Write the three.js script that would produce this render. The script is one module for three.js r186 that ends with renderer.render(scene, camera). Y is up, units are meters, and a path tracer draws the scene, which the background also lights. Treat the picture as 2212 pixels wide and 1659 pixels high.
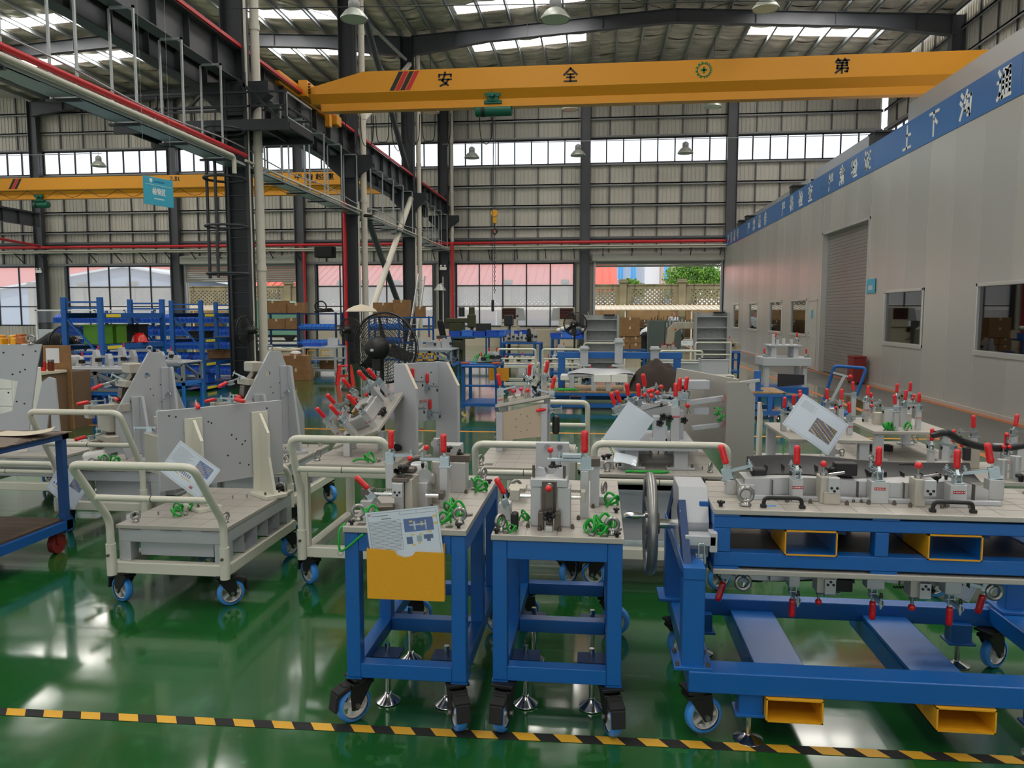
import * as THREE from 'three';
import { RoundedBoxGeometry } from 'three/addons/geometries/RoundedBoxGeometry.js';
import { mergeGeometries } from 'three/addons/utils/BufferGeometryUtils.js';
import { RectAreaLightUniformsLib } from 'three/addons/lights/RectAreaLightUniformsLib.js';
import { MarchingCubes } from 'three/addons/objects/MarchingCubes.js';
RectAreaLightUniformsLib.init();

// ---------- camera, sky, sun, exposure ----------
const scene = new THREE.Scene();
const camera = new THREE.PerspectiveCamera(53.06, 2212 / 1659, 0.05, 400);
camera.position.set(0, 1.65, 0);
camera.rotation.order = 'YXZ';
camera.rotation.set(-5.24 * Math.PI / 180, 6.3 * Math.PI / 180, 0);
const renderer = new THREE.WebGLRenderer({ antialias: true });
renderer.toneMapping = THREE.LinearToneMapping;
renderer.toneMappingExposure = 1.18;
renderer.shadowMap.enabled = true;
const SKYLIGHT_POWER = 12, SKY_LEVEL = 1.35;
{
  const w = 256, h = 128, d = new Float32Array(w * h * 4);
  for (let j = 0; j < h; j++) for (let i = 0; i < w; i++) {
    const e = (j + 0.5) / h * 180 - 90, t = Math.max(0, Math.min(1, e / 60)), k = (j * w + i) * 4;
    d[k] = SKY_LEVEL * (1 - 0.2 * t); d[k + 1] = SKY_LEVEL * (1.02 - 0.1 * t); d[k + 2] = SKY_LEVEL * 1.08; d[k + 3] = 1;
  }
  const sky = new THREE.DataTexture(d, w, h, THREE.RGBAFormat, THREE.FloatType);
  sky.mapping = THREE.EquirectangularReflectionMapping; sky.magFilter = THREE.LinearFilter; sky.needsUpdate = true;
  scene.background = sky;
}
const sun = new THREE.DirectionalLight(0xfff3dc, 1.9);
sun.position.set(-18, 60, 22); sun.target.position.set(0, 0, -20); sun.castShadow = true; sun.shadow.radius = 4;
Object.assign(sun.shadow.camera, { left: -60, right: 60, top: 60, bottom: -60, near: 1, far: 200 });
scene.add(sun, sun.target);

// ---------- helpers ----------
let seed = 7;
const rnd = () => { seed = (seed * 1664525 + 1013904223) >>> 0; return seed / 4294967296; };
const rr = (a, b) => a + (b - a) * rnd();
const V = (x, y, z) => new THREE.Vector3(x, y, z);
const R = (d) => d * Math.PI / 180;
const geoCache = new Map();
const used = new Map();
const numbered = (n) => { const k = used.get(n) ?? 0; used.set(n, k + 1); return k ? n + '_' + String(k).padStart(3, '0') : n; };
const plain = (g) => { const q = g.index ? g.toNonIndexed() : g; for (const n of Object.keys(q.attributes)) if (!['position', 'normal', 'uv'].includes(n)) q.deleteAttribute(n); return q; };
const cached = (k, f) => { if (!geoCache.has(k)) geoCache.set(k, plain(f())); return geoCache.get(k); };
const AX = V(0, 1, 0);
class B {                                                            // collects shapes and merges them into one mesh
  constructor(m) { this.g = []; this.base = m ? m.clone() : new THREE.Matrix4(); this.stack = []; }
  put(g, m) { const q = g.clone(); if (m) q.applyMatrix4(m); q.applyMatrix4(this.base); this.g.push(q); return this; }
  push(x = 0, y = 0, z = 0, rx = 0, ry = 0, rz = 0) { this.stack.push(this.base.clone()); this.base.multiply(new THREE.Matrix4().compose(V(x, y, z), new THREE.Quaternion().setFromEuler(new THREE.Euler(rx, ry, rz, 'YXZ')), V(1, 1, 1))); return this; }
  pop() { this.base = this.stack.pop(); return this; }
  box(x, y, z, w, h, d, ry = 0, rx = 0, rz = 0) { return this.put(cached('box', () => new THREE.BoxGeometry(1, 1, 1)), new THREE.Matrix4().compose(V(x, y, z), new THREE.Quaternion().setFromEuler(new THREE.Euler(rx, ry, rz, 'YXZ')), V(w, h, d))); }
  bb(x0, y0, z0, x1, y1, z1) { return this.box((x0 + x1) / 2, (y0 + y1) / 2, (z0 + z1) / 2, Math.abs(x1 - x0), Math.abs(y1 - y0), Math.abs(z1 - z0)); }
  rbox(x, y, z, w, h, d, r = 0.004, ry = 0, rx = 0, rz = 0) { const q = Math.min(r, w / 2.1, h / 2.1, d / 2.1); return this.put(cached(`r${w.toFixed(4)},${h.toFixed(4)},${d.toFixed(4)},${q.toFixed(4)}`, () => new RoundedBoxGeometry(w, h, d, 1, q)), new THREE.Matrix4().compose(V(x, y, z), new THREE.Quaternion().setFromEuler(new THREE.Euler(rx, ry, rz, 'YXZ')), V(1, 1, 1))); }
  rbb(x0, y0, z0, x1, y1, z1, r) { return this.rbox((x0 + x1) / 2, (y0 + y1) / 2, (z0 + z1) / 2, Math.abs(x1 - x0), Math.abs(y1 - y0), Math.abs(z1 - z0), r); }
  rod(a, b, r, r2 = r, n = 10) { const p = V(...a), q = V(...b), d = q.clone().sub(p), l = d.length(); return this.put(cached(`c${(r2 / r).toFixed(3)},${n}`, () => new THREE.CylinderGeometry(r2 / r, 1, 1, n)), new THREE.Matrix4().compose(p.add(q).multiplyScalar(0.5), new THREE.Quaternion().setFromUnitVectors(AX, d.normalize()), V(r, l, r))); }
  bar(a, b, w, h) { const p = V(...a), q = V(...b), d = q.clone().sub(p), l = d.length(), m = new THREE.Matrix4().lookAt(p, q, Math.abs(d.y) > 0.98 * l ? V(0, 0, 1) : AX); m.setPosition(p.add(q).multiplyScalar(0.5)); return this.put(cached('box', () => 0), m.multiply(new THREE.Matrix4().makeScale(w, h, l))); }
  tube(pts, r, n = 24, k = 8, closed = false, tight = 0.5) { return this.put(plain(new THREE.TubeGeometry(new THREE.CatmullRomCurve3(pts.map((p) => V(...p)), closed, 'catmullrom', tight), n, r, k, closed))); }
  bent(pts, bend, r, k = 10, seg = 5) { // a tube with straight runs and round corners
    const c = new THREE.CurvePath(), v = pts.map((p) => V(...p)); let at = v[0];
    for (let i = 1; i < v.length; i++) {
      if (i === v.length - 1) { c.add(new THREE.LineCurve3(at, v[i])); break; }
      const a = v[i].clone().add(at.clone().sub(v[i]).setLength(bend)), b = v[i].clone().add(v[i + 1].clone().sub(v[i]).setLength(bend));
      c.add(new THREE.LineCurve3(at, a)); c.add(new THREE.QuadraticBezierCurve3(a, v[i], b)); at = b;
    }
    const q = []; for (const x of c.curves) { const n = x.isLineCurve3 ? 1 : seg; for (let i = q.length ? 1 : 0; i <= n; i++) q.push(x.getPoint(i / n)); }
    const p = new THREE.CurvePath(); for (let i = 1; i < q.length; i++) p.add(new THREE.LineCurve3(q[i - 1], q[i]));
    const fr = []; let nrm = null;
    const pos = [], uv = [], idx = [];
    for (let i = 0; i < q.length; i++) {
      const t = q[Math.min(i + 1, q.length - 1)].clone().sub(q[Math.max(i - 1, 0)]).normalize();
      if (!nrm) nrm = Math.abs(t.y) < 0.9 ? AX.clone() : V(1, 0, 0);
      nrm.sub(t.clone().multiplyScalar(nrm.dot(t))).normalize();
      const bn = t.clone().cross(nrm);
      for (let j = 0; j <= k; j++) { const a = j / k * Math.PI * 2, d = nrm.clone().multiplyScalar(Math.cos(a)).addScaledVector(bn, Math.sin(a)); fr.push(d.x, d.y, d.z); pos.push(q[i].x + d.x * r, q[i].y + d.y * r, q[i].z + d.z * r); uv.push(j / k, i); }
    }
    for (let i = 0; i < q.length - 1; i++) for (let j = 0; j < k; j++) { const a = i * (k + 1) + j, b = a + k + 1; idx.push(a, a + 1, b, b, a + 1, b + 1); }
    const g = new THREE.BufferGeometry(); g.setAttribute('position', new THREE.Float32BufferAttribute(pos, 3)); g.setAttribute('normal', new THREE.Float32BufferAttribute(fr, 3)); g.setAttribute('uv', new THREE.Float32BufferAttribute(uv, 2)); g.setIndex(idx);
    return this.put(plain(g));
  }
  ball(x, y, z, r, sy = 1, sz = 1, n = 10) { return this.put(cached('s' + n, () => new THREE.SphereGeometry(1, n, Math.max(6, n * 0.7 | 0))), new THREE.Matrix4().compose(V(x, y, z), new THREE.Quaternion(), V(r, r * sy, r * sz))); }
  ring(x, y, z, R0, r, rx = 0, ry = 0, n = 20, k = 8, arc = Math.PI * 2, rz = 0) { return this.put(plain(new THREE.TorusGeometry(R0, r, k, n, arc)), new THREE.Matrix4().compose(V(x, y, z), new THREE.Quaternion().setFromEuler(new THREE.Euler(rx, ry, rz, 'YXZ')), V(1, 1, 1))); }
  lathe(x, y, z, pts, n = 16) { return this.put(plain(new THREE.LatheGeometry(pts.map((p) => new THREE.Vector2(...p)), n)), new THREE.Matrix4().makeTranslation(x, y, z)); }
  ext(pts, depth, bevel = 0, holes = []) { // outline in x,y, extruded along +z from 0
    const s = new THREE.Shape(pts.map((p) => new THREE.Vector2(...p)));
    for (const h of holes) s.holes.push(h.length === 3 && typeof h[0] === 'number' ? new THREE.Path().absarc(h[0], h[1], h[2], 0, Math.PI * 2, true) : new THREE.Path(h.map((p) => new THREE.Vector2(...p))));
    return this.put(plain(new THREE.ExtrudeGeometry(s, { depth, bevelEnabled: bevel > 0, bevelSize: bevel, bevelThickness: bevel, bevelSegments: 1, curveSegments: 8 })));
  }
  quad(a, b, c, d) { const g = new THREE.BufferGeometry(), p = [a, b, c, a, c, d].flat(), n = V(...b).sub(V(...a)).cross(V(...c).sub(V(...a))).normalize(); g.setAttribute('position', new THREE.Float32BufferAttribute(p, 3)); g.setAttribute('normal', new THREE.Float32BufferAttribute([0, 1, 2, 3, 4, 5].flatMap(() => [n.x, n.y, n.z]), 3)); g.setAttribute('uv', new THREE.Float32BufferAttribute([0, 0, 1, 0, 1, 1, 0, 0, 1, 1, 0, 1], 2)); return this.put(g); }
  grid(nu, nv, f) { // a surface from f(u, v) -> [x, y, z]
    const pos = [], uv = [], idx = [];
    for (let j = 0; j <= nv; j++) for (let i = 0; i <= nu; i++) { pos.push(...f(i / nu, j / nv)); uv.push(i / nu, j / nv); }
    for (let j = 0; j < nv; j++) for (let i = 0; i < nu; i++) { const a = j * (nu + 1) + i, b = a + nu + 1; idx.push(a, a + 1, b, b, a + 1, b + 1); }
    const g = new THREE.BufferGeometry(); g.setAttribute('position', new THREE.Float32BufferAttribute(pos, 3)); g.setAttribute('uv', new THREE.Float32BufferAttribute(uv, 2)); g.setIndex(idx); g.computeVertexNormals();
    return this.put(plain(g));
  }
  geo(metres) {
    const g = this.g.length === 1 ? this.g[0] : mergeGeometries(this.g, false);
    if (metres) { const p = g.attributes.position, n = g.attributes.normal, u = g.attributes.uv; for (let i = 0; i < p.count; i++) { const ax = Math.abs(n.getX(i)), ay = Math.abs(n.getY(i)), az = Math.abs(n.getZ(i)); if (ay >= ax && ay >= az) u.setXY(i, p.getX(i), p.getZ(i)); else if (ax >= az) u.setXY(i, p.getZ(i), p.getY(i)); else u.setXY(i, p.getX(i), p.getY(i)); } }
    return g;
  }
  mesh(name, m, parent) { const o = new THREE.Mesh(this.geo(m.userData.metres), m); o.name = parent && parent !== scene ? name : numbered(name); o.castShadow = o.receiveShadow = true; (parent ?? scene).add(o); return o; }
}
const part = (parent, name, m, f) => { const b = new B(); f(b); return b.mesh(name, m, parent); };
const tag = (o, label, category, group) => { o.userData.label = label; o.userData.category = category; if (group) o.userData.group = group; return o; };
const thing = (name, label, category, [x, y, z] = [0, 0, 0], ry = 0, group) => { const o = new THREE.Group(); o.name = numbered(name); o.position.set(x, y, z); o.rotation.y = ry; scene.add(o); return tag(o, label, category, group); };
const single = (name, m, label, category, f, group) => { const b = new B(); f(b); return tag(b.mesh(name, m, scene), label, category, group); };
const struct = (o) => { o.userData.kind = 'structure'; return o; };
const dup = (src, [x, y, z], ry, label, group) => { const o = src.clone(); o.name = numbered(src.name.replace(/_\d{3}$/, '')); o.userData = { ...src.userData }; scene.add(o); o.position.set(x, y, z); o.rotation.y = ry; if (label) o.userData.label = label; if (group) o.userData.group = group; return o; };

// ---------- textures and materials ----------
function hash2(x, y) { let n = Math.imul(x, 374761393) + Math.imul(y, 668265263) | 0; n = Math.imul(n ^ (n >>> 13), 1274126177); return ((n ^ (n >>> 16)) >>> 0) / 4294967296; }
function noise(x, y, p) { const X = Math.floor(x), Y = Math.floor(y), f = x - X, g = y - Y, u = f * f * (3 - 2 * f), v = g * g * (3 - 2 * g), w = (i) => ((i % p) + p) % p; const a = hash2(w(X), w(Y)), b = hash2(w(X + 1), w(Y)), c = hash2(w(X), w(Y + 1)), d = hash2(w(X + 1), w(Y + 1)); return a + (b - a) * u + (c - a) * v + (a - b - c + d) * u * v; }
function fbm(x, y, p, o = 4) { let s = 0, a = 0.5, t = 0; for (let i = 0; i < o; i++) { s += a * noise(x, y, p); t += a; a *= 0.5; x *= 2; y *= 2; p *= 2; } return s / t; }
function tex(n, f, srgb, per = 1) { // n x n texels from f(u, v) -> grey or [r, g, b] in 0..1; covers per metres
  const d = new Uint8Array(n * n * 4);
  for (let j = 0; j < n; j++) for (let i = 0; i < n; i++) { const c = f(i / n, j / n), k = (j * n + i) * 4, a = Array.isArray(c) ? c : [c, c, c]; for (let q = 0; q < 3; q++) d[k + q] = Math.max(0, Math.min(255, a[q] * 255)); d[k + 3] = 255; }
  const t = new THREE.DataTexture(d, n, n); t.wrapS = t.wrapT = THREE.RepeatWrapping; t.magFilter = THREE.LinearFilter; t.repeat.set(1 / per, 1 / per); if (srgb) t.colorSpace = THREE.SRGBColorSpace; t.needsUpdate = true; return t;
}
const retile = (t, x, y = x) => { const c = t.clone(); c.repeat.set(1 / x, 1 / y); c.needsUpdate = true; return c; };
const M = {};
function mat(name, color, rough, metal = 0, extra = {}) { const P = Object.keys(extra).some((k) => /clearcoat|transmission|sheen|ior|thickness|specular/.test(k)); const m = new (P ? THREE.MeshPhysicalMaterial : THREE.MeshStandardMaterial)({ color, roughness: rough, metalness: metal, side: THREE.DoubleSide, ...extra }); m.name = name; if (extra.map || extra.bumpMap || extra.roughnessMap) m.userData.metres = true; return M[name] = m; }
const T = {};
T.fine = tex(256, (u, v) => fbm(u * 32, v * 32, 32, 3), false, 0.5);
T.coarse = tex(256, (u, v) => fbm(u * 6, v * 6, 6, 5), false, 3);
T.ripple = tex(512, (u, v) => 0.6 * fbm(u * 5, v * 5, 5, 3) + 0.4 * fbm(u * 24, v * 24, 24, 2), false, 2.2);
T.floorC = tex(512, (u, v) => { const a = fbm(u * 4, v * 4, 4, 5), s = fbm(u * 40 + 3, v * 3, 40, 2), k = 0.86 + 0.2 * (a - 0.5) + (s > 0.74 ? 0.06 : 0), dust = fbm(u * 60, v * 60, 60, 2) > 0.82 ? 0.05 : 0; return [0.125 * k + dust, 0.385 * k + dust, 0.165 * k + dust]; }, true, 5);
T.floorR = tex(512, (u, v) => { const s = fbm(u * 5 + 1, v * 5, 5, 4), sc = fbm(u * 3 + 7, v * 70, 70, 2); return 0.1 + 0.16 * s * s + (sc > 0.78 ? 0.1 : 0); }, false, 4);
T.greyC = tex(256, (u, v) => { const k = 0.9 + 0.2 * (fbm(u * 6, v * 6, 6, 5) - 0.5); return [0.4 * k, 0.39 * k, 0.37 * k]; }, true, 4);
T.foilB = tex(512, (u, v) => 0.55 * fbm(u * 3, v * 9, 9, 3) + 0.3 * Math.abs(Math.sin(v * Math.PI * 5 + fbm(u * 4, v * 2, 4) * 2)) + 0.15 * fbm(u * 30, v * 30, 30, 2), false, 2.4);
T.foilC = tex(256, (u, v) => { const k = 0.86 + 0.3 * (fbm(u * 5, v * 12, 12, 4) - 0.5); return [k, k * 0.96, k * 0.9]; }, true, 3);
T.concrete = tex(512, (u, v) => { const a = fbm(u * 5, v * 5, 5, 5), drip = fbm(u * 30, v * 2, 30, 3), k = 0.62 + 0.3 * (a - 0.5) - (drip > 0.6 ? (drip - 0.6) * 0.9 : 0); return [k, k * 0.97, k * 0.86]; }, true, 4);
T.wood = tex(256, (u, v) => { const g = fbm(u * 3 + 2, v * 40, 40, 4), k = 0.75 + 0.5 * (g - 0.5); return [0.42 * k, 0.33 * k, 0.25 * k]; }, true, 0.8);
T.ply = tex(256, (u, v) => { const g = fbm(u * 30, v * 3 + 2, 30, 4), k = 0.85 + 0.35 * (g - 0.5); return [0.66 * k, 0.53 * k, 0.36 * k]; }, true, 0.8);
T.brush = tex(256, (u, v) => fbm(u * 2, v * 120, 120, 2), false, 0.4);
T.card = tex(256, (u, v) => { const k = 0.92 + 0.16 * (fbm(u * 14, v * 14, 14, 3) - 0.5) + 0.02 * Math.sin(v * 300); return [0.62 * k, 0.46 * k, 0.3 * k]; }, true, 0.6);
T.rust = tex(256, (u, v) => { const a = fbm(u * 8, v * 8, 8, 5); return a > 0.62 ? [0.34, 0.27, 0.22] : [0.46 + 0.1 * a, 0.4 + 0.1 * a, 0.36 + 0.1 * a]; }, true, 0.7);
mat('floor', 0xffffff, 1, 0, { map: T.floorC, roughnessMap: T.floorR, bumpMap: T.ripple, bumpScale: 0.0012, clearcoat: 0.55, clearcoatRoughness: 0.07 });
mat('floorGrey', 0xffffff, 0.42, 0, { map: T.greyC, bumpMap: T.ripple, bumpScale: 0.001 });
mat('clad', 0xc0bcb1, 0.55, 0.15); mat('cladB', 0xb6b3a9, 0.55, 0.15); mat('cladC', 0xc6c2b7, 0.55, 0.15);
mat('girt', 0x8d8e90, 0.5, 0.35); mat('steelDark', 0x35373b, 0.55, 0.25); mat('steelGrey', 0x55575c, 0.5, 0.3); mat('galv', 0xb4b8ba, 0.42, 0.6);
mat('foil', 0xffffff, 0.4, 0.25, { map: T.foilC, bumpMap: T.foilB, bumpScale: 0.05 });
mat('panel', 0xc9c8c2, 0.34, 0.45); mat('panelB', 0xc4c4bf, 0.36, 0.45); mat('panelC', 0xcdccc5, 0.33, 0.45);
mat('trimAlu', 0xd6d6d2, 0.35, 0.6); mat('frameDark', 0x2b2f36, 0.5, 0.3);
mat('glass', 0xf2f6f7, 0.02, 0, { transmission: 1, thickness: 0, ior: 1.45 });
mat('glassHazy', 0xf3f5f7, 0.68, 0, { transmission: 0.93, thickness: 0, ior: 1.45 });
mat('glassOffice', 0x465055, 0.02, 0, { transmission: 1, thickness: 0, ior: 1.75 });
mat('shutter', 0x8f8b86, 0.4, 0.35); mat('shutterLight', 0xb3b0a7, 0.5, 0.2);
mat('crane', 0xd9931a, 0.45, 0.05, { bumpMap: T.fine, bumpScale: 0.0006 }); mat('craneInk', 0x1d1c1b, 0.6); mat('craneGreen', 0x14604a, 0.45, 0.15); mat('signGreen', 0x1a7040, 0.5);
mat('redPaint', 0xc2222a, 0.42); mat('redDark', 0x7d2222, 0.5); mat('orangeLine', 0xb0642e, 0.6); mat('pipeWhite', 0xcfc9bb, 0.5); mat('pipeGrey', 0x9a9a9a, 0.5, 0.2);
mat('banner', 0x2f6fb2, 0.35, 0.1); mat('white', 0xe9e9e4, 0.5); mat('signCyan', 0x3aa6c4, 0.4);
mat('blue', 0x0a5ca8, 0.36, 0.05, { bumpMap: T.fine, bumpScale: 0.0004, clearcoat: 0.25, clearcoatRoughness: 0.25 }); mat('blueRack', 0x1559a4, 0.45, 0.1); mat('blueDark', 0x0f3360, 0.5, 0.1); mat('blueLight', 0x2f86d0, 0.4);
mat('cream', 0xd3d1c2, 0.38, 0.02, { clearcoat: 0.2, clearcoatRoughness: 0.3 });
mat('alu', 0xbfc0c0, 0.4, 0.5); mat('aluWarm', 0xbdb7ab, 0.45, 0.45); mat('aluPaint', 0xb9bcc0, 0.42, 0.25); mat('plate', 0xb2ada5, 0.42, 0.3);

mat('steel', 0x9b9a97, 0.3, 0.9); mat('chrome', 0xd8d8d8, 0.16, 1); mat('gunmetal', 0x6c645c, 0.42, 0.7); mat('zinc', 0xb4c0c4, 0.32, 0.8);
mat('black', 0x161616, 0.5); mat('blackGloss', 0x0e0e0f, 0.25); mat('blackMatte', 0x1b1b1c, 0.8); mat('partBlack', 0x17181a, 0.45);
mat('redGrip', 0xd4141c, 0.32, 0, { clearcoat: 0.4, clearcoatRoughness: 0.2 }); mat('tyre', 0x3f8fe0, 0.4); mat('rim', 0xd5d5d3, 0.4, 0.3); mat('cord', 0x129a2e, 0.35); mat('redLabel', 0xa81c22, 0.45, 0.1);
mat('yellow', 0xe0a01c, 0.42, 0, { bumpMap: T.fine, bumpScale: 0.0005 }); mat('yellowDeep', 0xd08a10, 0.4); mat('yellowTag', 0xe8cf3a, 0.5);
mat('wood', 0xffffff, 0.7, 0, { map: T.wood }); mat('ply', 0xffffff, 0.6, 0, { map: T.ply }); mat('card', 0xffffff, 0.85, 0, { map: T.card }); mat('rustSheet', 0xffffff, 0.55, 0.3, { map: T.rust });
mat('bin', 0x1c56c4, 0.4, 0, { clearcoat: 0.15 }); mat('binDark', 0x143f96, 0.45); mat('binLight', 0x3f7fe0, 0.4); mat('binGreen', 0x5c9a22, 0.45);
mat('plasticRed', 0xd8201c, 0.35, 0, { clearcoat: 0.3 }); mat('paper', 0xdfe3ea, 0.6); mat('beige', 0xcfc4ae, 0.6); mat('clear', 0xf6fafc, 0.12, 0, { transmission: 0.9, thickness: 0, ior: 1.35 });
mat('skin', 0xb98464, 0.6); mat('shirt', 0xe4e6e8, 0.8); mat('trousers', 0x23262c, 0.85); mat('hair', 0x15120f, 0.7); mat('cloth', 0x3a2f2b, 0.85);
// ---------- lettering: strokes on a 100 x 100 grid ----------
const GLYPH = {
  严: '15,15 85,15;35,15 35,45;65,15 65,45;18,24 27,42;82,24 73,42;10,50 90,50;20,50 20,70 8,95',
  谨: '15,10 25,22;10,38 28,38 28,85 42,72;45,15 95,15;58,5 58,28;82,5 82,28;52,32 88,32 88,48 52,48 52,32;45,60 95,60;50,74 90,74;42,92 98,92;70,28 70,92',
  思: '25,8 75,8 75,50 25,50 25,8;25,29 75,29;50,8 50,50;15,65 8,88;32,62 32,90 70,90 74,78;50,60 56,72;82,60 92,82',
  考: '20,18 70,18;45,5 45,38;8,38 92,38;85,8 15,65;38,58 80,58;45,58 42,74 78,74 74,92 60,92',
  密: '50,3 50,12;10,28 10,15 90,15 90,28;25,32 20,45;35,28 35,55 72,55 74,45;48,30 54,38;78,22 30,50;80,35 86,44;50,60 50,92;18,68 18,92 82,92 82,68',
  操: '10,28 38,28;25,5 25,88 12,82;10,62 40,52;55,5 82,5 82,22 55,22 55,5;42,30 62,30 62,48 42,48 42,30;72,30 94,30 94,48 72,48 72,30;42,60 98,60;70,50 70,97;68,62 42,90;72,62 98,90',
  作: '35,5 8,50;24,32 24,95;55,5 40,40;48,25 95,25;62,25 62,95;62,48 92,48;62,70 92,70',
  格: '5,30 42,30;25,5 25,95;24,36 6,70;26,40 42,58;62,5 46,40;58,18 88,18 46,60;58,25 96,58;54,62 90,62 90,92 54,92 54,62',
  检: '5,30 40,30;23,5 23,95;22,36 6,70;25,40 40,56;70,5 42,42;70,5 98,42;55,45 85,45;50,58 56,78;68,55 72,74;92,55 84,78;42,92 98,92',
  查: '8,20 92,20;50,5 50,45;48,22 10,48;52,22 92,48;28,50 72,50 72,80 28,80 28,50;28,65 72,65;8,95 92,95',
  肃: '22,18 80,18 80,48;8,33 94,33;22,48 80,48;50,4 50,95;22,55 22,72 12,95;80,55 80,95;36,58 34,80;64,58 66,80',
  验: '8,10 36,10 32,45;12,10 10,45 40,45 38,85 28,85;6,68 32,62;70,5 42,42;70,5 98,42;56,42 85,42;52,56 57,76;68,54 72,74;92,54 84,78;44,92 98,92',
  证: '14,8 24,22;6,38 26,38 26,85 40,74;42,15 96,15;70,15 70,90;70,50 92,50;50,42 50,90;38,90 98,90',
  上: '48,5 48,92;48,42 85,42;8,92 92,92', 下: '8,12 92,12;48,12 48,96;52,35 80,55',
  沟: '12,10 26,22;6,35 20,46;8,92 28,60;58,5 42,40;54,25 92,25 86,90 68,88;62,42 48,72 76,68;70,55 80,78',
  通: '12,8 24,22;6,40 24,40 24,78 8,92;22,80 40,92 96,92;44,8 88,8 68,22;45,28 45,82;45,28 90,28 90,80 80,78;45,46 90,46;45,63 90,63;68,18 68,82;55,14 74,22',
  达: '12,8 24,22;6,40 24,40 24,78 8,92;22,80 40,92 96,92;40,28 94,28;66,5 64,40 42,75;66,38 92,72',
  安: '50,3 50,14;10,32 10,18 90,18 90,32;8,52 92,52;48,24 32,60 70,92;72,52 56,80 18,95',
  全: '50,5 8,48;50,5 92,48;30,45 70,45;26,66 74,66;10,92 90,92;50,45 50,92',
  第: '25,5 12,24;22,14 46,14;32,16 36,24;66,5 54,24;62,14 92,14;74,16 78,24;20,32 80,32 80,48 22,48 20,66 86,66 82,88 70,86;50,32 50,96;48,66 12,94',
  区: '8,10 92,10;12,10 12,92 94,92;74,24 30,76;34,26 76,76',
  华: '32,5 10,34;24,20 24,48;62,5 62,44 90,44 92,34;88,12 62,28;8,62 92,62;50,46 50,96', 起: '10,20 46,20;28,5 28,36;6,36 50,36;28,36 28,80;28,56 46,56;16,50 10,84;14,76 40,92 96,92;56,14 88,14 88,40 58,40 58,72 92,72 92,60',
  重: '76,6 24,14;8,24 92,24;24,34 76,34 76,62 24,62 24,34;24,48 76,48;50,10 50,94;16,76 84,76;8,94 92,94', 腾: '12,10 12,70 6,94;12,10 36,10 36,92;12,34 36,34;12,56 36,56;48,22 96,22;44,38 98,38;70,6 66,38 46,58;74,40 96,58;56,58 84,58 80,74;58,74 92,74 88,94 72,92;48,84 76,84',
};
function glyph(b, ch, x, y, w, h, s, t = 0.004, z = 0) { // strokes of one character in the x-y plane, top left at x, y
  for (const st of GLYPH[ch].split(';')) {
    const p = st.split(' ').map((q) => { const [u, v] = q.split(',').map(Number); return [x + u / 100 * w, y - v / 100 * h]; });
    for (let i = 1; i < p.length; i++) { const [ax, ay] = p[i - 1], [bx, by] = p[i], l = Math.hypot(bx - ax, by - ay) + s * 0.9; b.box((ax + bx) / 2, (ay + by) / 2, z, l, s * (Math.abs(by - ay) < Math.abs(bx - ax) * 0.3 ? 0.9 : 1.1), t, 0, 0, Math.atan2(by - ay, bx - ax)); }
  }
}

// ---------- the hall ----------
const GX = [-38, -30.6, -22.7, -15.7, -7.92, -0.67, 6.56, 13.67], ZF = -40, ZB = 14.6, FR = [-40, -32.2, -24.4, -16.6, -8.8, -1, 6.8, 14.6];
const XL = GX[0], XR = GX[7];
const HALLS = [[XL - 8, -30.6], [-30.6, -7.92], [-7.92, 13.67]];
const roofY = (x) => { for (const [a, b] of HALLS) if (x >= a - 0.01 && x <= b + 0.01) { const m = (a + b) / 2, h = (b - a) / 2; return 13.18 + 0.66 * (1 - Math.abs(x - m) / h); } return 13.18; };

// floor
{
  const f = struct(new THREE.Group()); f.name = 'floor'; scene.add(f);
  part(f, 'green_epoxy', M.floor, (b) => b.bb(XL, -0.1, ZF - 0.2, 5.0, 0, ZB));
  part(f, 'grey_aisle', M.floorGrey, (b) => b.bb(5.0, -0.1, ZF - 0.2, XR, 0.0005, ZB));
  part(f, 'orange_line', M.orangeLine, (b) => { b.bb(4.45, 0, ZF, 4.57, 0.0012, -6); b.bb(6.16, 0, -40, 6.28, 0.0025, -6); });
  part(f, 'yellow_line', M.yellowDeep, (b) => b.bb(-12, 0, -10.6, 4.4, 0.0012, -10.52));
}
// hazard tape: black strip with yellow pieces
{
  const t = thing('hazard_tape', 'black and yellow striped hazard tape stuck across the green floor', 'floor tape', [-2.455, 0.0006, -2.811], 0.0225);
  mat('yellowTape', 0xd8a32a, 0.5);
  part(t, 'black_strip', M.blackMatte, (b) => b.box(2.1, 0.0004, 0, 5.8, 0.0008, 0.055));
  const g = new B().ext([[0.034, -0.0265], [0.117, -0.0265], [0.083, 0.0265], [0, 0.0265]], 0.0005).geo();
  g.rotateX(-Math.PI / 2);
  for (let i = 0; i < 34; i++) { const m = new THREE.Mesh(g, M.yellowTape); m.name = 'yellow_stripe'; m.position.set(-0.64 + i * 0.1633, 0.0009, 0); m.receiveShadow = true; t.add(m); }
}

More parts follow.
